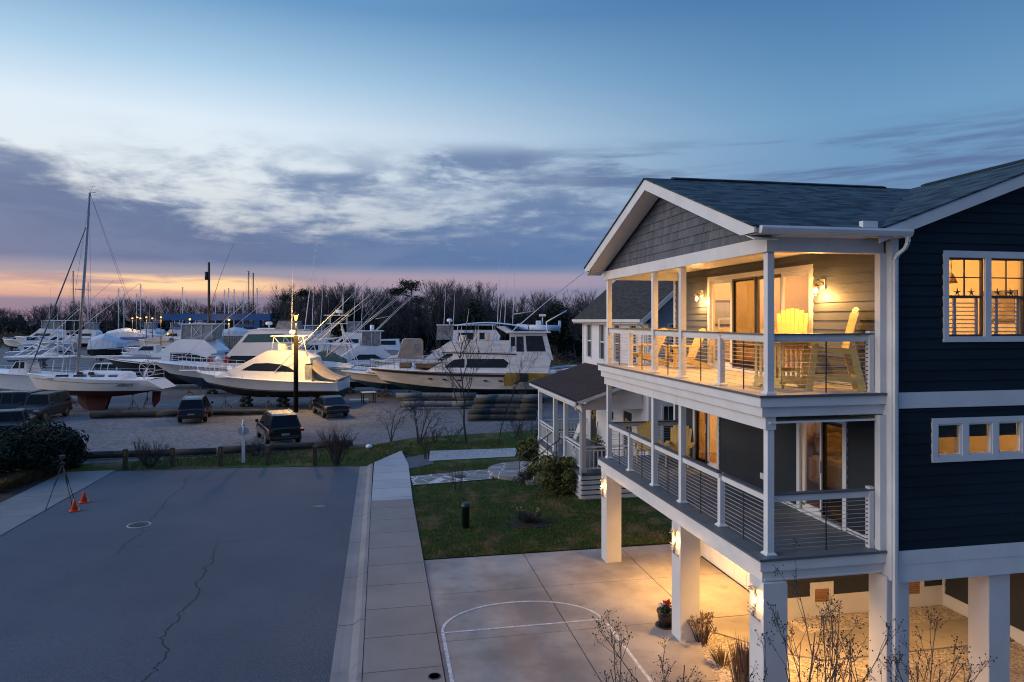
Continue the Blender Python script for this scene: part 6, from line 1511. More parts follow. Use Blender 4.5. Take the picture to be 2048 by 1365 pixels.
c.build('board_panel', M['loggrey'], fnc); c = MB(); c.box(-5, 5.2, .04, .12, .5, .65); c.box(-5.1, 5.3, .04, .15, 4.0, 4.25); c.build('rail', M['gelold'], fnc)
# yellow crane arm at the yacht's stern
ya = thing('loader_arm', 'yellow steel crane arm with black rams beside the yacht stern', 'crane', gx(1020, 58), YAW0 + PI)
M['cat'] = mat('machine_yellow', (.34, .19, .025), .5, var=.25, vs=2)
c = MB(); c.prism([(-.5, 1.5), (.2, 1.5), (.5, 1.98), (5.2, 1.95), (5.2, 2.5), (-.3, 2.6), (-.5, 2.2)], 'y', -.3, .3); c.build('boom', M['cat'], ya)
c = MB(); c.prism([(.8, 1.85), (1.5, 1.85), (1.5, 2.56), (.8, 2.56)], 'y', -.34, .34); c.cyl((.3, -.2, 1.7), (1.3, -.2, 2.1), .09, n=8); c.build('ram', M['black'], ya)
c = MB(); c.bbox(4.2, 7.2, -1.1, 1.1, .7, 2.0, .1); c.bbox(5.2, 6.6, -.9, .9, 2.0, 3.1, .1); c.build('body', M['cat'], ya)
for x in (4.7, 6.6): c = MB(); c.cyl((x, -1.2, .55), (x, 1.2, .55), .55, n=16); c.build('wheel', M['black'], ya)
# ---- utility pole and lamps
up = thing('utility_pole', 'tall bare wooden utility pole beyond the travel lift', 'utility pole', gx(418, 100)); zt_ = CH + (640 - 525) / FP * 100
c = MB(); c.tube([(0, 0, 0), (0, 0, zt_)], [.22, .16], 10); c.build('pole', M['oldwood'], up); c = MB(); c.cyl((-.35, -.1, zt_ - 2.6), (-.35, -.1, zt_ - 1.4), .2, n=10); c.obox((-.3, 0, zt_ - 1.6), (0, 0, zt_ - 1.6), .06, .06); c.build('transformer', M['dark'], up)
def yardlamp(u, v, d, label, power, r=.14):
    t = thing('yard_lamp', label, 'lamp', gx(u, d), 0, 'lit yard lamps on poles'); z = CH + (640 - v) / FP * d
    c = MB(); c.tube([(0, 0, 0), (0, 0, z - .3)], [.10, .06], 8); c.build('pole', M['bronze'], t)
    c = MB(); c.ball((0, 0, z), r, 10); c.build('globe', M['bulbf'], t)
    c = MB(); c.lathe([(r * .7, -.3), (r * .9, -r), (r * .5, -r * .9)], (0, 0, z), 10); c.build('fitting', M['bronze'], t); c = MB(); c.lathe([(r * 1.5, r * .7), (r * .4, r * 1.5), (0, r * 1.6)], (0, 0, z), 10); c.build('lamp_cap', M['bronze'], t)
    if power: lamp('yard_lamp_light', t.location + Vector((0, 0, z - .02)), power, (1, .58, .16), .24)
for i, (u, v, d, lab, p) in enumerate(((265, 637, 150, 'farthest left of the far row of lit yard lamps', 900), (274, 635, 155, 'second from the left in the far row of lit yard lamps', 0), (281, 637, 150, 'third from the left in the far row of lit yard lamps', 0), (293, 635, 145, 'fourth from the left in the far row of lit yard lamps', 900), (305, 637, 140, 'fifth from the left in the far row of lit yard lamps', 0), (322, 635, 135, 'last on the right of the far row of lit yard lamps', 900), (346, 637, 125, 'dim yard lamp just left of the travel lift leg', 0), (380, 639, 105, 'lit yard lamp at the travel lift leg', 700), (458, 640, 95, 'lit yard lamp in front of the travel lift beam', 700))): yardlamp(u, v, d, lab, p, .17 if i < 6 else (.1 if i == 6 else .15))
M['darkwood'] = mat('darkened_timber', (.016, .013, .011), .9, var=.3, vs=4, spec=.1)  # timber darkened in colour so the post stays shaded under its lantern
lp = thing('lamp_post', 'tall dark timber lamp post with a glowing lantern before the lit boat', 'lamp', gp(592, 824))
zl = CH + (640 - 635) / FP * 53
c = MB(); c.tube([(0, 0, 0), (0, 0, 5.85)], [.18, .17], 14); c.build('timber_post', M['darkwood'], lp)
c = MB(); c.tube([(0, 0, 5.85), (0, 0, zl - .28)], [.05, .04], 8); c.lathe([(.05, -.34), (.12, -.27), (.13, -.24), (.06, -.235)], (0, 0, zl), 12); c.lathe([(.26, .2), (.1, .36), (.02, .46)], (0, 0, zl), 8); c.build('lantern_frame', M['bronze'], lp)  # lantern base disc widened to shade the post below
c = MB(); c.lathe([(.09, -.20), (.16, .16)], (0, 0, zl), 8); c.build('lantern_glass', M['bulbf'], lp)
lamp('lamp_post_light', lp.location + Vector((0, 0, zl - .02)), 3600, (1, .56, .11), .26)
# ================================================================ vehicles
M['carblk'] = mat('black_car_paint', (.008, .009, .011), .18, var=.1, coat=.6)
M['carnavy'] = mat('dark_blue_car_paint', (.010, .014, .022), .2, var=.1, coat=.5)
M['carwht'] = mat('white_car_paint', (.6, .6, .6), .3, var=.05)
M['cargrey'] = mat('dark_grey_car_paint', (.03, .032, .036), .35, var=.1)
M['carglass'] = mat('car_glass', (.008, .010, .014), .12, var=.05, spec=.25)
M['tail'] = mat('tail_light_red', (.35, .012, .012), .25); M['chrome'] = mat('chrome_trim', (.6, .6, .6), .2, .9)
M['plate'] = mat('number_plate', (.35, .32, .26), .5)
def car(name, label, loc, rz, L, W, H, kind, m, cat='car'):
    t = thing(name, label, cat, loc, rz); hl = L / 2; hw = W / 2; zb = .30; belt = H * (.58 if kind != 'sedan' else .62)
    c = MB(); N = 20; rings = []
    for i in range(N + 1):
        s = i / N; x = lerp(-hl, hl, s); e = min(1, min(s, 1 - s) * 7); k = lerp(.86, 1., math.sin(e * PI / 2))
        top = belt
        if s > .70: top = belt - (s - .70) / .30 * belt * (.16 if kind != 'pickup' else .05)
        if s < .10: top = belt - (.10 - s) * .5
        if kind == 'sedan' and s < .2: top = belt - .02
        zlow = zb + (.14 if s < .06 or s > .94 else 0)
        w_ = hw * k
        rings.append([(x, -w_ * .9, zlow), (x, -w_ * .985, zlow + .12), (x, -w_, (zlow + top) / 2), (x, -w_ * .97, top - .10), (x, -w_ * .90, top), (x, 0, top + .04), (x, w_ * .90, top), (x, w_ * .97, top - .10), (x, w_, (zlow + top) / 2), (x, w_ * .985, zlow + .12), (x, w_ * .9, zlow)])
    c.loft(rings, cap=True, sm=True); c.build('body', m, t)
    hwc = lambda z: hw * .92 - (z - belt) * .32
    pr = {'suv': [(-.96, 0), (.42, 0), (.16, .93), (.02, 1), (-.72, 1), (-.84, .92)], 'sedan': [(-.74, 0), (.42, 0), (.12, .95), (-.05, 1), (-.30, .98), (-.42, .9)], 'hatch': [(-.94, 0), (.48, 0), (.20, .93), (.06, 1), (-.66, .98), (-.80, .88)], 'pickup': [(-.22, 0), (.40, 0), (.30, .94), (.24, 1), (-.14, 1), (-.18, .95)], 'jeep': [(-.92, 0), (.34, 0), (.22, .96), (.16, 1), (-.84, 1), (-.90, .94)]}[kind]
    P = [(x * hl, belt - .02 + z * (H - belt + .02)) for x, z in pr]
    c = MB(); side_solid(c, P, hwc); gh = c.build('cabin', m, t)
    g2 = MB(); n = len(P); top, bot = H - .09, belt + .05
    def X(z, a, b): (x0, z0), (x1, z1) = P[a], P[b]; return x0 + (x1 - x0) * (z - z0) / (z1 - z0)
    fx0, fx1 = X(bot, 1, 2) - .16, X(min(top, P[2][1]), 1, 2) - .16; rx0, rx1 = X(bot, 0, n - 1) + .18, X(min(top, P[n - 1][1]), 0, n - 1) + .18
    mids = [lerp(rx0, fx0, .36), lerp(rx0, fx0, .66)] if kind != 'pickup' else [lerp(rx0, fx0, .5)]
    xs_b = [rx0] + mids + [fx0]; xs_t = [max(rx1, rx0)] + mids + [fx1]
    for j in range(len(xs_b) - 1):
        e0, e1 = (.0 if j == 0 else .05), (.0 if j == len(xs_b) - 2 else .05); side_panels(g2, [(xs_b[j] + e0, bot), (xs_b[j + 1] - e1, bot), (xs_t[j + 1] - e1, top), (xs_t[j] + e0, top)], hwc, .008)
    front_panel(g2, (X(bot, 1, 2), bot), (X(top, 1, 2), min(top, P[2][1])), hwc, .07, .012)
    a_, b_ = (X(bot, 0, n - 1), bot), (X(min(top, P[n - 1][1]), 0, n - 1), min(top, P[n - 1][1]))
    d = Vector((b_[0] - a_[0], 0, b_[1] - a_[1])).normalized(); nn = Vector((-abs(d.z), 0, d.x if d.z > 0 else -d.x)); nn = Vector((-d.z, 0, d.x)) if d.z > 0 else Vector((d.z, 0, -d.x))
    v = []
    for x, z in (a_, b_): w_ = hwc(z) - .09; v += [Vector((x, w_, z)) + nn * .012, Vector((x, -w_, z)) + nn * .012]
    g2.add([v[0], v[1], v[3], v[2]], [(0, 1, 2, 3)]); g2.build('window', M['carglass'], gh, fix=False)
    r = .36 if kind in ('suv', 'pickup', 'jeep') else .32
    for x in (-hl * .60, hl * .62):
        for sd in (1, -1):
            c = MB(); y = sd * (hw - .12); c.lathe([(r * .62, -.11), (r * .97, -.11), (r, -.06), (r, .06), (r * .97, .11), (r * .62, .11)], (0, 0, 0), 18); c.v = [(x + q[0], y + q[2] * sd, r + q[1]) for q in c.v]; ty = c.build('wheel', M['black'], t)
            c = MB(); c.cyl((x, y + sd * .02, r), (x, y + sd * .115, r), r * .6, r * .55, 14); c.build('rim', M['steel'], ty)
            ar = MB(); k = 10; ar.loft([[(x + (r + o_) * math.cos(PI * i / k), sd * (hw * 1.0 + .004 + dy), r + (r + o_) * math.sin(PI * i / k)) for o_, dy in ((.02, 0), (.09, .0))] for i in range(k + 1)], closed=False); ar.build('wheel_arch', M['black'], t, fix=False)
    c = MB(); c.bbox(-hl - .05, -hl + .22, -hw * .9, hw * .9, .36, .62, .05); c.build('rear_bumper', M['black'] if kind != 'sedan' else m, t)
    c = MB(); c.bbox(hl - .2, hl + .05, -hw * .9, hw * .9, .36, .60, .05); c.build('front_bumper', M['black'] if kind != 'sedan' else m, t)
    for sd in (1, -1):
        c = MB(); c.bbox(-hl - .012, -hl + .3, sd * hw * .86 - .13 * (1 + .5 * (kind == 'suv')), sd * hw * .86 + .06, belt - .22, belt - .07, .02); c.build('tail_light', M['tail'], t)
        c = MB(); c.bbox(hl - .3, hl + .01, sd * hw * .82 - .16, sd * hw * .82 + .05, belt - .30, belt - .16, .02); c.build('headlight', M['vinyl'], t)
        c = MB(); c.bbox(.30 * hl, .36 * hl, sd * (hw + .10) - .09, sd * (hw + .10) + .09, belt + .02, belt + .2, .03); c.build('mirror', m, t)
        if kind in ('suv', 'hatch'): c = MB(); c.tube([(-.62 * hl, sd * hwc(H) * .9, H + .01), (-.58 * hl, sd * hwc(H) * .9, H + .05), (-.02 * hl, sd * hwc(H) * .9, H + .05), (.02 * hl, sd * hwc(H) * .9, H + .01)], .02, 5); c.build('roof_rail', M['chrome'], t)
    c = MB(); c.box(-hl - .02, -hl + .04, -.22, .22, belt - .40, belt - .28); c.build('number_plate', M['plate'], t)
    if kind == 'suv': c = MB(); c.box(-hl - .06, -hl - .02, -hw * .7, hw * .7, .49, .51); c.build('chrome_strip', M['chrome'], t)
    if kind == 'pickup': c = MB(); c.box(-hl * .96, -.24 * hl, -hw * .78, hw * .78, belt + .02, belt + .05); c.build('bed_cover', M['black'], t)
    if kind == 'jeep': c = MB(); c.cyl((-hl - .02, 0, .95), (-hl - .26, 0, .95), .38, n=16); c.build('spare_wheel', M['black'], t)
    return t
def carpos(u, v, k=2.3):
    q = gp(u, v); return q * (1 + k / q.length)
def facing(a): return PI / 2 - TH + a     # 0 = away from the camera, + turns left
car('parked_suv', 'black sport utility car with red tail lights nearest the road end', carpos(556, 894), facing(.5), 4.8, 1.94, 1.76, 'suv', M['carblk'])
car('parked_hatchback', 'dark crossover car parked by the pole log left of centre', carpos(391, 848), facing(.31), 4.5, 1.85, 1.68, 'hatch', M['carnavy'])
car('parked_sedan', 'black sedan parked right of the lamp post', carpos(660, 838), facing(.5), 4.7, 1.82, 1.45, 'sedan', M['carblk'])
car('parked_jeep', 'dark boxy off-road car behind the evergreen bush', carpos(86, 846), facing(3.24), 4.5, 1.9, 1.85, 'jeep', M['cargrey'])
car('parked_pickup', 'white-roofed truck seen behind the sailing yacht deck', gx(206, 82), facing(1.5), 5.2, 1.95, 1.9, 'jeep', M['carwht'], 'truck')
car('parked_pickup', 'pale-hooded pickup truck almost hidden by the evergreen bush', carpos(24, 880), facing(3.6), 5.0, 1.85, 1.55, 'pickup', M['cargrey'], 'truck')
car('parked_van', 'dark vehicle cut by the left edge behind the pickup truck', gx(8, 49), facing(1.7), 4.4, 1.9, 1.95, 'jeep', M['carblk'])

for o in [o for o in bpy.data.objects if o.type == 'MESH' and o.name.split('.')[0] in ('window', 'helm_seat', 'bridge_window', 'fender_board', 'canopy_window', 'windshield', 'door_glass', 'stripe', 'portlight') and o.parent is not None and (o.parent.parent is not None or 'category' in o.parent)]:
    rt = o
    while rt.parent: rt = rt.parent
    if rt.name not in ('house', 'neighbour_house'): split_islands(o)
# ================================================================ trees and plants
M['bark'] = mat('grey_bark', (.065, .058, .056), .9, var=.35, vs=3)
M['twig'] = mat('dark_twig', (.058, .056, .060), .9, var=.3, vs=1)
M['redtwig'] = mat('reddish_twig', (.075, .048, .045), .9, var=.3, vs=2)
M['needle'] = mat('pine_needles', (.018, .030, .016), .85, var=.5, vs=.8, spec=.2)
M['evg'] = mat('dark_evergreen', (.021, .034, .022), .85, var=.6, vs=1.2, spec=.2)
M['brush'] = mat('brown_brush', (.050, .042, .034), .9, var=.4, vs=.4)
def perp(d, rnd):
    a = Vector((rnd.gauss(0, 1), rnd.gauss(0, 1), rnd.gauss(0, 1))); a = a - d * a.dot(d)
    return a.normalized() if a.length > 1e-3 else Vector((1, 0, 0))
def limb(tr, tw, p, d, L, r, lev, rnd, nch, up=.25, ang=.75, twr=.012, segs=3):
    mb = tr if lev >= 2 else tw
    pts = [p.copy()]; dd = d.copy()
    for k in range(segs):
        dd = (dd + perp(dd, rnd) * .16 + Vector((0, 0, up * .18))).normalized(); pts.append(pts[-1] + dd * L / segs)
    rs = [max(twr * .5, r * (1 - .75 * k / segs)) for k in range(segs + 1)]
    n = 6 if r > .08 else 3
    for k in range(segs): mb.cyl(pts[k], pts[k + 1], rs[k], rs[k + 1], n, 0, cap=False, sm=n > 3)
    if lev == 0: return
    for k in range(nch[lev - 1]):
        t = rnd.uniform(.28, 1.0) if k else .98
        i = min(segs - 1, int(t * segs)); q = pts[i].lerp(pts[i + 1], t * segs - i)
        b = (pts[i + 1] - pts[i]).normalized(); a = ang * rnd.uniform(.5, 1.2)
        nd = (b * math.cos(a) + perp(b, rnd) * math.sin(a) + Vector((0, 0, up * .5))).normalized()
        limb(tr, tw, q, nd, L * rnd.uniform(.42, .66) * (1.1 - .4 * t), max(twr, r * .42), lev - 1, rnd, nch, up, ang, twr, 2 if lev < 3 else 3)
def bare_tree(name, seed, H, nch=(5, 6, 9), r=.16, m1='bark', m2='twig', up=.35, ang=.8, twr=.016, fork=False, tall=.75):
    rnd = random.Random(seed); t = thing(name, '', 'tree'); tr, tw = MB(), MB()
    if fork:
        for k in range(fork):
            a = 2 * PI * k / fork + rnd.uniform(-.4, .4); limb(tr, tw, Vector((.05 * math.cos(a), .05 * math.sin(a), -.05)), Vector((math.cos(a) * .45, math.sin(a) * .45, 1)).normalized(), H * tall * rnd.uniform(.7, 1), r, len(nch), rnd, nch, up, ang, twr)
    else: limb(tr, tw, Vector((0, 0, -.1)), Vector((rnd.uniform(-.06, .06), rnd.uniform(-.06, .06), 1)).normalized(), H * tall, r, len(nch), rnd, nch, up, ang, twr, 4)
    tr.build('trunk', M[m1], t, fix=False); tw.build('crown', M[m2], t, fix=False); return t
def leaf_crown(mb, c, rx, rz, n, rnd, sz, clumps=14):
    cs = []
    for k in range(clumps):
        d = Vector((rnd.gauss(0, 1), rnd.gauss(0, 1), rnd.gauss(0, 1))).normalized() * rnd.uniform(.35, .8); cs.append((Vector(c) + Vector((d.x * rx, d.y * rx, d.z * rz)), rnd.uniform(.28, .5)))
    for k in range(n):
        q, rr = rnd.choice(cs); d = Vector((rnd.gauss(0, 1), rnd.gauss(0, 1), rnd.gauss(0, 1))).normalized(); r_ = rr * rnd.uniform(.5, 1.05)
        p = q + Vector((d.x * rx * r_, d.y * rx * r_, d.z * rz * r_)); a = perp(d, rnd) * sz * rnd.uniform(.6, 1.3); b = (d * .6 + perp(d, rnd)).normalized() * sz * .55
        mb.add([p - a, p + b, p + a, p - b], [(0, 1, 2, 3)])
def leafy_tree(name, seed, H, rx, rz, n, sz, m, cat='tree', zc=None, trunk=.12, clumps=14, m1='bark'):
    rnd = random.Random(seed); t = thing(name, '', cat); tr, lv = MB(), MB(); zc = H - rz if zc is None else zc
    tr.tube([(0, 0, -.1), (.05, .02, zc * .5), (0, .05, zc + rz * .3)], [trunk, trunk * .8, trunk * .4], 7)
    for k in range(7): a = rnd.uniform(0, 6.28); z = zc + rnd.uniform(-.5, .3) * rz; tr.cyl((0, 0, z - .1 * rz), (rx * .6 * math.cos(a), rx * .6 * math.sin(a), z + .25 * rz), trunk * .35, trunk * .1, 4)
    leaf_crown(lv, (0, 0, zc), rx, rz, n, rnd, sz, clumps)
    tr.build('trunk', M[m1], t); lv.build('crown', M[m], t, fix=False); return t
def pine(name, seed, H, n=3200):
    rnd = random.Random(seed); t = thing(name, '', 'tree'); tr, lv = MB(), MB()
    tr.tube([(0, 0, -.1), (.15, .1, H * .5), (.1, -.1, H * .97)], [.26, .2, .06], 8)
    cl = []
    for k in range(22):
        z = H * rnd.uniform(.52, .98); a = rnd.uniform(0, 6.28); L = (1 - abs(z / H - .76) * 1.7) * H * .24 * rnd.uniform(.5, 1.1); q = Vector((L * math.cos(a), L * math.sin(a), z + L * .2))
        tr.cyl((.1, 0, z - .2), q, .07, .02, 5); cl.append(q)
    for k in range(n):
        q = rnd.choice(cl); d = Vector((rnd.gauss(0, 1), rnd.gauss(0, 1), rnd.gauss(0, .45))); p = q + d * H * .045; a = Vector((rnd.gauss(0, 1), rnd.gauss(0, 1), rnd.gauss(0, .7))).normalized() * .26; b = perp(a.normalized(), rnd) * .07
        lv.add([p - a, p + b, p + a, p - b], [(0, 1, 2, 3)])
    tr.build('trunk', M['bark'], t); lv.build('crown', M['needle'], t, fix=False); return t
rnd = random.Random(11)
protos = [bare_tree('bare_tree', 100 + k, (9.5, 11, 10, 8.5, 12)[k], ((5, 9, 13), (5, 8, 13), (6, 8, 12), (5, 9, 12), (5, 8, 14))[k], .15, up=(.4, .3, .45, .25, .4)[k], ang=(.7, .8, .65, .9, .75)[k], twr=.017) for k in range(5)]
evs = [leafy_tree('evergreen_tree', 40, 9.0, 2.6, 4.2, 2600, .24, 'needle', zc=4.9, clumps=22), leafy_tree('evergreen_tree', 41, 7.5, 2.4, 3.4, 2400, .22, 'evg', zc=4.2, clumps=20)]
LR = 'bare tree in the dense wood behind the motor yachts'; LL = 'bare tree in the low far wood behind the hauled boats on the left'; LE = 'dark evergreen growing among the bare trees behind the motor yachts'
used = set()
def plant(pr, loc, rz, sc, label, group):
    if pr.name in used: o = dup(pr, loc, rz, label, sc)
    else: o = pr; used.add(pr.name); o.location = loc; o.rotation_euler.z = rz; o.scale = (sc,) * 3; o['label'] = label
    o['group'] = group; return o
def topv(u):   # skyline of the right-hand wood in photograph rows
    return 596 + 8 * math.sin(u / 31) + 6 * math.sin(u / 13 + 1) - 16 * math.exp(-((u - 650) / 35) ** 2) - 14 * math.exp(-((u - 900) / 60) ** 2) + (8 if u > 1080 else 0)
for row, (d0, n) in enumerate(((112, 34), (124, 40), (138, 40))):
    for i in range(n):
        u = 555 + (1230 - 555) * (i + rnd.uniform(.1, .9)) / n; d = d0 + rnd.uniform(-5, 5)
        H = (CH + (640 - topv(u) - rnd.uniform(-14, 12)) / FP * d)
        if rnd.random() < (.30 if u > 1030 else .12) and row < 2: k = rnd.randrange(2); plant(evs[k], gx(u, d), rnd.uniform(0, 6.3), H * rnd.uniform(.75, .95) / (9.0, 7.5)[k], LE, 'evergreens in the wood'); continue
        k = rnd.randrange(5); plant(protos[k], gx(u, d), rnd.uniform(0, 6.3), H / (9.5, 11, 10, 8.5, 12)[k], LR, 'bare trees of the wood')
for row, (d0, n) in enumerate(((235, 44), (262, 44))):
    for i in range(n):
        u = -70 + 660 * (i + rnd.uniform(.1, .9)) / n; d = d0 + rnd.uniform(-10, 10)
        H = CH + (640 - 612 + 12 * math.exp(-((u - 290) / 60) ** 2) - rnd.uniform(-7, 8) - (10 if u < 60 else 0)) / FP * d; k = rnd.randrange(5)
        plant(protos[k], gx(u, d), rnd.uniform(0, 6.3), Vector((1.15, 1.15, 1)) * (H / (9.5, 11, 10, 8.5, 12)[k]) if False else H / (9.5, 11, 10, 8.5, 12)[k], LL, 'bare trees of the far wood')
p_ = pine('pine_tree', 7, 14.5); p_.location = gx(822, 116); p_.scale = (.98,) * 3; p_['label'] = 'tall flat-topped pine standing above the wood'
p_ = pine('pine_tree', 9, 13.0, 2200); p_.location = gx(591, 120); p_.scale = (.95,) * 3; p_['label'] = 'smaller pine with a round crown above the street lamp lantern'
# undergrowth closing the wood below
def mass(name, u0, u1, d0, d1, h, n, sz, m, seed, aspect=.5):
    r_ = random.Random(seed); lv = MB()
    for k in range(n):
        u = r_.uniform(u0, u1); d = r_.uniform(d0, d1); q = gx(u, d); hh = h * (.75 + .25 * math.sin(u / 17.) + .12 * math.sin(u / 5.3)); z = r_.random() ** .8 * hh
        a = Vector((r_.gauss(0, 1), r_.gauss(0, .5), r_.gauss(0, 1))).normalized() * sz * r_.uniform(.5, 1.4); b = perp(a.normalized(), r_) * sz * aspect
        p = q + Vector((0, 0, z)); lv.add([p - a, p + b, p + a, p - b], [(0, 1, 2, 3)])
    return tag(lv.build(name, M[m], fix=False), kind='stuff')
mass('undergrowth', 545, 1260, 116, 142, 9.5, 24000, .40, 'evg', 1); mass('undergrowth', -120, 600, 236, 268, 8.2, 9000, .75, 'evg', 2)
mass('brush', 560, 1260, 104, 112, 3.0, 4500, .35, 'brush', 3, .2); mass('reeds', -60, 130, 165, 230, 3.0, 5000, .8, 'straw', 4, .08); mass('reeds', 1040, 1230, 78, 96, 2.2, 2600, .5, 'straw', 5, .06)
# shrubs by the road end
def shrub(name, label, loc, H, seed, nst, m='redtwig', tall=.62, lev=(4, 6), ang=.45, up=.3, r=.03, twr=.006, spread=.5, cat='shrub'):
    r_ = random.Random(seed); t = thing(name, label, cat, loc); tr, tw = MB(), MB()
    for k in range(nst):
        a = r_.uniform(0, 6.28); s_ = r_.uniform(.15, 1) * spread
        limb(tr, tw, Vector((.08 * math.cos(a), .08 * math.sin(a), -.03)), Vector((math.cos(a) * s_, math.sin(a) * s_, 1)).normalized(), H * tall * r_.uniform(.75, 1.1), r, len(lev), r_, lev, up, ang, twr)
    tr.build('stem', M['bark'], t, fix=False); tag(tw.build('twigs', M[m], t, fix=False), kind='stuff'); return t
shrub('bare_shrub', 'round bare twiggy bush behind the posts left of the finial post', gp(300, 935, .02), 1.6, 1, 24, spread=.95)
shrub('bare_shrub', 'larger vase-shaped bare bush right of the black parked car', gp(672, 930, .02), 2.2, 2, 26, spread=.7)
shrub('bare_sapling', 'crooked bare many-stemmed sapling on the verge before the pilings', gp(838, 886, .02), 3.4, 3, 4, 'twig', .7, (4, 5, 5), .8, .1, .05, .009, .9, 'tree')
shrub('bare_sapling', 'small leaning bare sapling left of the crooked many-stemmed one', gp(782, 884, .02), 3.0, 13, 3, 'twig', .7, (4, 4, 4), .8, .05, .045, .009, 1.1, 'tree')
t = bare_tree('bare_tree', 21, 5.6, (4, 5, 12), .075, ang=.75, twr=.011, up=.45, tall=.92); t.location = gp(933, 884, .02); t['label'] = 'young bare street tree with a straight trunk before the motor yacht'
t = bare_tree('bare_tree', 22, 4.6, (3, 4, 9), .045, ang=.6, twr=.008, up=.5, tall=.92); t.location = gp(996, 886, .02); t['label'] = 'very thin bare young tree left of the white house porch'
for i, (u, v, h) in enumerate(((1046, 886, 2.6), (1066, 880, 2.4), (1028, 878, 2.0), (905, 884, 1.4), (870, 884, 1.2))): shrub('bare_shrub', ('tangled bare brush beside the white porch post', 'bare brush touching the white porch rail', 'low bare brush below the thin young tree', 'short bare weed clump left of the street tree', 'short bare weed clump beside the crooked sapling')[i], gp(u, v, .02), h, 50 + i, 9, 'brush', .6, (4, 5), .7, .1, .02, .006, .9)
shrub('bare_shrub', 'small upright twiggy shrub on the grass island by the pale path', gp(853, 918, .06), 1.9, 31, 9, 'redtwig', .6, (3, 4), .35, .4, .016, .005, .5)
shrub('bare_shrub', 'small twiggy shrub below the flagstone path', gp(916, 982, .06), 1.5, 32, 7, 'redtwig', .6, (3, 4), .35, .4, .014, .005, .5)
shrub('brush_pile', 'dark tangled heap of branches beside the black parked car', gp(515, 912, .02), 1.3, 33, 16, 'twig', .6, (4, 5), .9, -.1, .025, .01, 1.6, 'brush pile')
def bush(name, label, loc, rx, rz, n, sz, m, seed, clumps=14, cat='shrub'):
    t = leafy_tree(name, seed, rz * 2, rx, rz, n, sz, m, cat, zc=rz * .9, trunk=.05, clumps=clumps); t.location = loc; t['label'] = label; return t
bush('evergreen_bush', 'rounded olive-green bush beside the white porch steps', gp(1058, 920, .06), .8, .66, 3000, .075, 'leafy', 61)
bush('evergreen_bush', 'large olive-green bush at the white porch corner', gp(1118, 985, .06), 1.05, .85, 4800, .075, 'leafy', 62, 22)
bush('evergreen_bush', 'olive-green bush between the stone landing and the large bush', gp(1085, 962, .06), .8, .62, 2800, .075, 'leafy', 63)
bush('evergreen_bush', 'low dark bush at the edge of the stone landing', gp(1048, 966, .06), .5, .28, 500, .05, 'brush', 64)
for i, (u, v, rx, rz) in enumerate(((20, 955, 2.4, 1.25), (78, 948, 2.0, 1.15), (112, 938, 1.5, .95), (-45, 965, 2.4, 1.4), (55, 922, 2.0, 1.15))):
    bush('evergreen_bush', ('broad dark evergreen bush at the left edge before the silver truck', 'dark evergreen bush in the middle of the left thicket', 'rounded dark evergreen bush at the right end of the left thicket', 'dark evergreen bush cut by the left edge', 'dark evergreen bush at the back of the left thicket')[i], gp(u, v, .02), rx, rz, 4200, .11, 'evg', 70 + i, 22)
t = bare_tree('bare_tree', 23, 3.2, (3, 4, 6), .04, ang=.6, twr=.008, fork=2); t.location = gp(32, 948, .02); t['label'] = 'pale forked bare sapling in front of the left thicket'
t = bare_tree('bare_tree', 24, 2.6, (3, 4, 5), .03, ang=.6, twr=.008); t.location = gp(4, 944, .02); t['label'] = 'thin bare sapling at the left edge of the thicket'
def tuft(name, label, loc, h, r, n, m, seed, cat='grass'):
    r_ = random.Random(seed); mb = MB()
    for k in range(n):
        a = r_.uniform(0, 6.28); s_ = r_.random() ** .5 * r; p = Vector((s_ * .5 * math.cos(a), s_ * .5 * math.sin(a), 0)); q = Vector((s_ * 1.3 * math.cos(a), s_ * 1.3 * math.sin(a), h * r_.uniform(.6, 1.1))); w_ = Vector((-math.sin(a), math.cos(a), 0)) * .008
        mid = p.lerp(q, .6) + Vector((0, 0, h * .12)); mb.add([p - w_, p + w_, mid + w_, mid - w_], [(0, 1, 2, 3)]); mb.add([mid - w_, mid + w_, q], [(0, 1, 2)])
    o = mb.build(name, M[m], fix=False); o.location = loc; return tag(o, label, cat)
for i, (u, v) in enumerate(((15, 985), (40, 976), (66, 968), (90, 960), (112, 951), (130, 944))):
    tuft('ornamental_grass', ('brown grass clump nearest the picture edge along the concrete strip', 'second brown grass clump from the left edge along the concrete strip', 'third brown grass clump from the left edge along the concrete strip', 'brown grass clump just left of the tripod head', 'brown grass clump behind the tripod legs', 'small brown grass clump at the far end of the concrete strip')[i], gp(u - 22, v, .02), .5, .55, 420, 'straw', 80 + i)
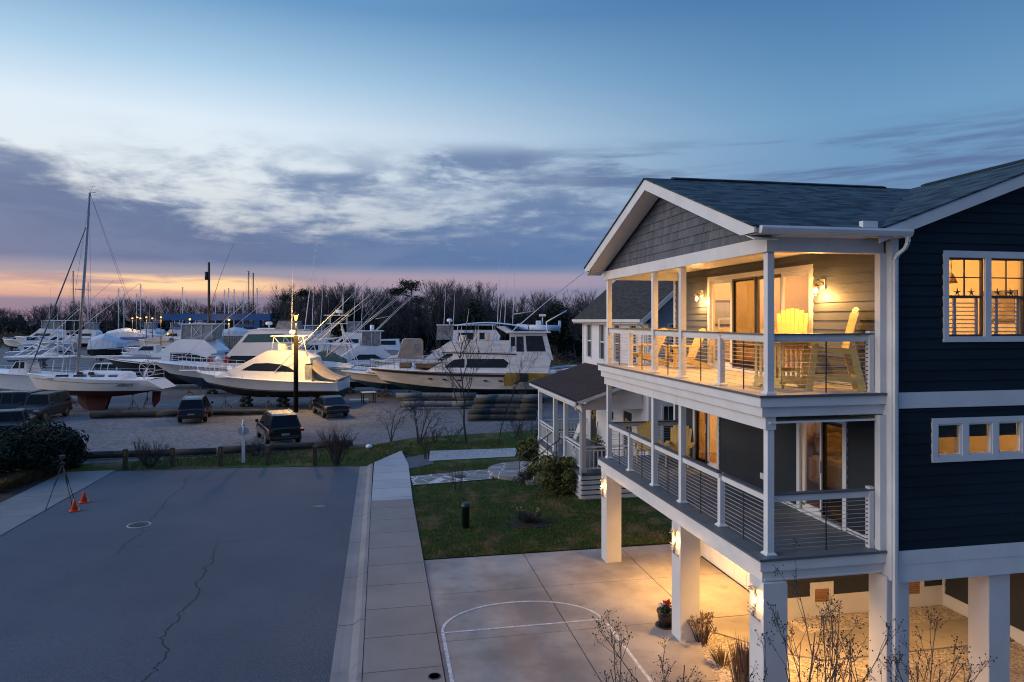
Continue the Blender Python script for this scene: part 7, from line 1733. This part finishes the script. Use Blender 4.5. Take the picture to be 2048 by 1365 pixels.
# mulch ring with daffodils on the lawn
mr = MB(); c0 = gp(1058, 1047, .052); mr.prism([(c0.x + .75 * math.cos(t) * (1 + .1 * math.sin(3 * t) + .06 * math.sin(7 * t)), c0.y + .62 * math.sin(t) * (1 + .07 * math.sin(5 * t))) for t in [2 * PI * i / 44 for i in range(44)]], 'z', .02, .075); tag(mr.build('mulch_ring', M['mulch']), 'dark mulch ring with dry stems on the lawn', 'flower bed')
tuft('dry_perennial', 'clump of dry stems and leaves in the mulch ring', c0 + Vector((0, .1, .04)), .30, .55, 240, 'brush', 90, 'plant')
for i, (dx_, dy_) in enumerate(((-.25, .35), (.42, .25))):
    t = thing('daffodil', ('yellow daffodil clump at the left of the mulch ring', 'yellow daffodil clump at the right of the mulch ring')[i], 'flower', c0 + Vector((dx_, dy_, .04)))
    mb = MB(); r_ = random.Random(i)
    fl_ = MB()
    for k in range(14): q = Vector((r_.uniform(-.1, .1), r_.uniform(-.1, .1), r_.uniform(.25, .42))); mb.cyl((q.x * .4, q.y * .4, 0), q, .008, .006, 4); (leafball(fl_, q, .035, 8, r_, .025) if k % 4 == 0 else None)
    mb.build('leaves', M['blade'], t, fix=False); fl_.build('blossoms', M['yellow'], t, fix=False)
# dried hydrangea by the middle column, ornamental grass, foreground crape myrtles
M['dryflower'] = mat('dry_flower_head', (.16, .09, .045), .9, var=.35, vs=9)
M['seed'] = mat('dark_seed_pod', (.022, .014, .010), .8, var=.3, vs=9)
def hydrangea(label, loc, h, r, seed, n=16):
    r_ = random.Random(seed); t = thing('hydrangea', label, 'shrub', loc); st_, hd = MB(), MB()
    for k in range(n * 3):
        a = r_.uniform(0, 6.28); s_ = r_.random() ** .5; q = Vector((r * s_ * math.cos(a), r * s_ * math.sin(a), h * (1 - .35 * s_ * s_) * r_.uniform(.8, 1.1))); p = Vector((q.x * .35, q.y * .35, 0)); st_.tube([p, p.lerp(q, .5) + Vector((0, 0, .05)), q], [.009, .007, .005], 4)
        if k < n: leafball(hd, q, .075, 46, r_, .024)
    st_.build('stem', M['redtwig'], t, fix=False); hd.build('flower_heads', M['dryflower'], t, fix=False)
hydrangea('dried brown hydrangea beside the middle column', gp(1404, 1284, .01), .62, .42, 1)
tuft('ornamental_grass', 'dry grass clump at the foot of the corner column', gp(1487, 1385, .01), .95, .32, 260, 'dryflower', 95)
tuft('ornamental_grass', 'low dry grass clump in the pebble bed', gp(1445, 1330, .01), .3, .25, 100, 'straw', 96)
def crape(label, loc, H, seed, nst, lean=(0, 0), spread=.42):
    r_ = random.Random(seed); t = thing('crape_myrtle', label, 'shrub', loc); st_, sd_ = MB(), MB()
    def grow(p, d, L, r, lev):
        pts = [p]; dd = d
        n = 4
        for k in range(n): dd = (dd + perp(dd, r_) * .10 + Vector((0, 0, .05))).normalized(); pts.append(pts[-1] + dd * L / n)
        st_.tube(pts, [r * (1 - .5 * k / n) for k in range(n + 1)], 5)
        if lev == 0 or (lev == 1 and r_.random() < .75):
            e = pts[-1]
            for k in range(r_.randint(6, 12)):
                q = e + Vector((r_.gauss(0, .05), r_.gauss(0, .05), r_.uniform(-.10, .13))); st_.cyl(e + dd * r_.uniform(-.12, .05), q, .0022, .0018, 3, cap=False); sd_.ball(q, r_.uniform(.007, .0115), 6)
        if lev == 0: return
        for k in range(r_.randint(2, 3)):
            t_ = r_.uniform(.35, .95); i = min(n - 1, int(t_ * n)); q = pts[i].lerp(pts[i + 1], t_ * n - i); b = (pts[i + 1] - pts[i]).normalized(); a = r_.uniform(.25, .6)
            grow(q, (b * math.cos(a) + perp(b, r_) * math.sin(a)).normalized(), L * r_.uniform(.35, .55), r * .55, lev - 1)
    for k in range(nst):
        a = r_.uniform(0, 6.28); s_ = spread * r_.uniform(.2, 1); grow(Vector((.12 * math.cos(a), .12 * math.sin(a), -.05)), Vector((math.cos(a) * s_ + lean[0], math.sin(a) * s_ + lean[1], 1)).normalized(), H * r_.uniform(.6, .9), .016, 2)
    st_.build('stem', M['twig'], t, fix=False); tag(sd_.build('seed_pods', M['seed'], t, fix=False), kind='stuff')
crape('bare crape myrtle with seed pods before the corner column', gx(1560, 9.6), 3.3, 3, 6, (0, 0), .6)
crape('bare crape myrtle with seed pods below the gravel beside the right columns', gx(1700, 9.3), 2.9, 4, 6, (.15, 0), .6)
crape('bare crape myrtle with seed pods in front of the flower pot', gx(1400, 10.2), 2.5, 5, 6, (0, 0), .6)
crape('low bare crape myrtle over the painted court line', gx(1285, 10.2), 2.15, 6, 5, (-.15, 0))
crape('slender bare crape myrtle by the rightmost column', gx(1850, 9.6), 2.7, 8, 4, (.12, 0), .3)
# stacked pilings, pallet, table
def lg(u0, u1, v, r, z, lab, m=None): 
    a, b_ = gp(u0, v), gp(u1, v - 2); logg(a, b_, r, lab, m or M['loggrey'], 'piling', z, 'pilings stacked before the motor yacht')
lg(792, 952, 812, .24, .58, 'long pale piling on top of the stack below the motor yacht bow'); lg(800, 948, 819, .24, .14, 'pale piling at the front of the stack below the motor yacht bow'); lg(805, 960, 806, .24, .14, 'pale piling at the back of the stack below the motor yacht bow')
lg(945, 1080, 822, .24, 0, 'weathered piling at the bottom front of the right-hand dark stack', M['log']); lg(950, 1084, 815, .24, 0, 'weathered piling in the bottom middle of the right-hand dark stack', M['log']); lg(955, 1088, 808, .24, 0, 'weathered piling at the bottom back of the right-hand dark stack', M['log'])
lg(948, 1082, 818.5, .24, .41, 'weathered piling at the upper front of the right-hand dark stack', M['log']); lg(952, 1086, 811.5, .24, .41, 'weathered piling at the upper back of the right-hand dark stack', M['loggrey'])
lg(935, 1072, 842, .2, 0, 'dark piling at the front of the nearest low stack', M['log']); lg(938, 1074, 836, .2, 0, 'dark piling at the back of the nearest low stack', M['log']); lg(936, 1073, 839, .2, .34, 'dark piling on top of the nearest low stack', M['log'])
for u, v in ((812, 822), (900, 820), (960, 842), (1050, 838)): pass
bl = MB(); a = gp(815, 815)
for u, v in ((825, 816), (925, 815)):
    q = gp(u, v); b = MB(); b.bbox(-.15, .15, -.9, .9, 0, .14, .01); o = b.build('timber_bearer', M['log']); o.location = q; tag(o, 'timber bearer under the pale pilings', 'timber', 'bearers under the pale pilings')
wt = thing('work_table', 'rough wooden work table by the cream cruiser', 'table', gp(737, 806), .2)
c = MB(); c.bbox(-.6, .6, -.5, .5, .88, .94, .01); c.build('table_top', M['gelc'], wt)
for x, y in ((-.5, -.4), (.5, -.4), (-.5, .4), (.5, .4)): c = MB(); c.box(x - .04, x + .04, y - .04, y + .04, 0, .88); c.build('leg', M['log'], wt)
pl = MB(); pl.box(-.8, .8, -.6, .6, .14, .2)
for y in (-.55, 0, .55): pl.box(-.8, .8, y - .05, y + .05, 0, .14)
o = pl.build('pallet', M['gelc']); o.location = gp(718, 804); tag(o, 'pale wooden pallet on the gravel left of the work table', 'pallet')
rk = MB(); rk.ball((0, 0, .1), .2, 9, sz=.6); o = rk.build('rock', M['gel']); o.location = gp(738, 897, .02); tag(o, 'white stone on the verge right of the vase-shaped bush', 'rock')
pc = MB(); pc.prism([(-.2, -.12), (.25, -.1), (.2, .14), (-.22, .1)], 'z', 0, .006); o = pc.build('paper_scrap', M['loggrey']); o.location = gp(637, 1013, .003); tag(o, 'small pale scrap lying on the asphalt', 'litter')
# grass blades
r_ = random.Random(77); gb_ = MB()
def blades(n, pick, z, h):
    for k in range(n):
        x, y = pick(); a = r_.uniform(0, 6.28); hh = h * r_.uniform(.4, 1.2); w_ = Vector((math.cos(a), math.sin(a), 0)) * .012; p = Vector((x, y, z)); q = p + Vector((r_.gauss(0, .03), r_.gauss(0, .03), hh))
        gb_.add([p - w_, p + w_, q], [(0, 1, 2)], 0 if r_.random() < .62 else 1)
blades(26000, lambda: (r_.uniform(1.26, 9.5), 20.25 + 6.5 * r_.random() ** 1.3), .048, .07)
blades(9000, lambda: (r_.uniform(1.4, 7.4), r_.uniform(26.5, 33)), .048, .07)
def vpick():
    q = gp(r_.uniform(150, 1040), r_.uniform(890, 932)); return (q.x, q.y)
blades(14000, lambda: (r_.uniform(-12, 7), r_.uniform(35.0, 39.5)), .01, .13)
tag(gb_.build('grass', [M['blade'], M['straw']], fix=False), kind='stuff')
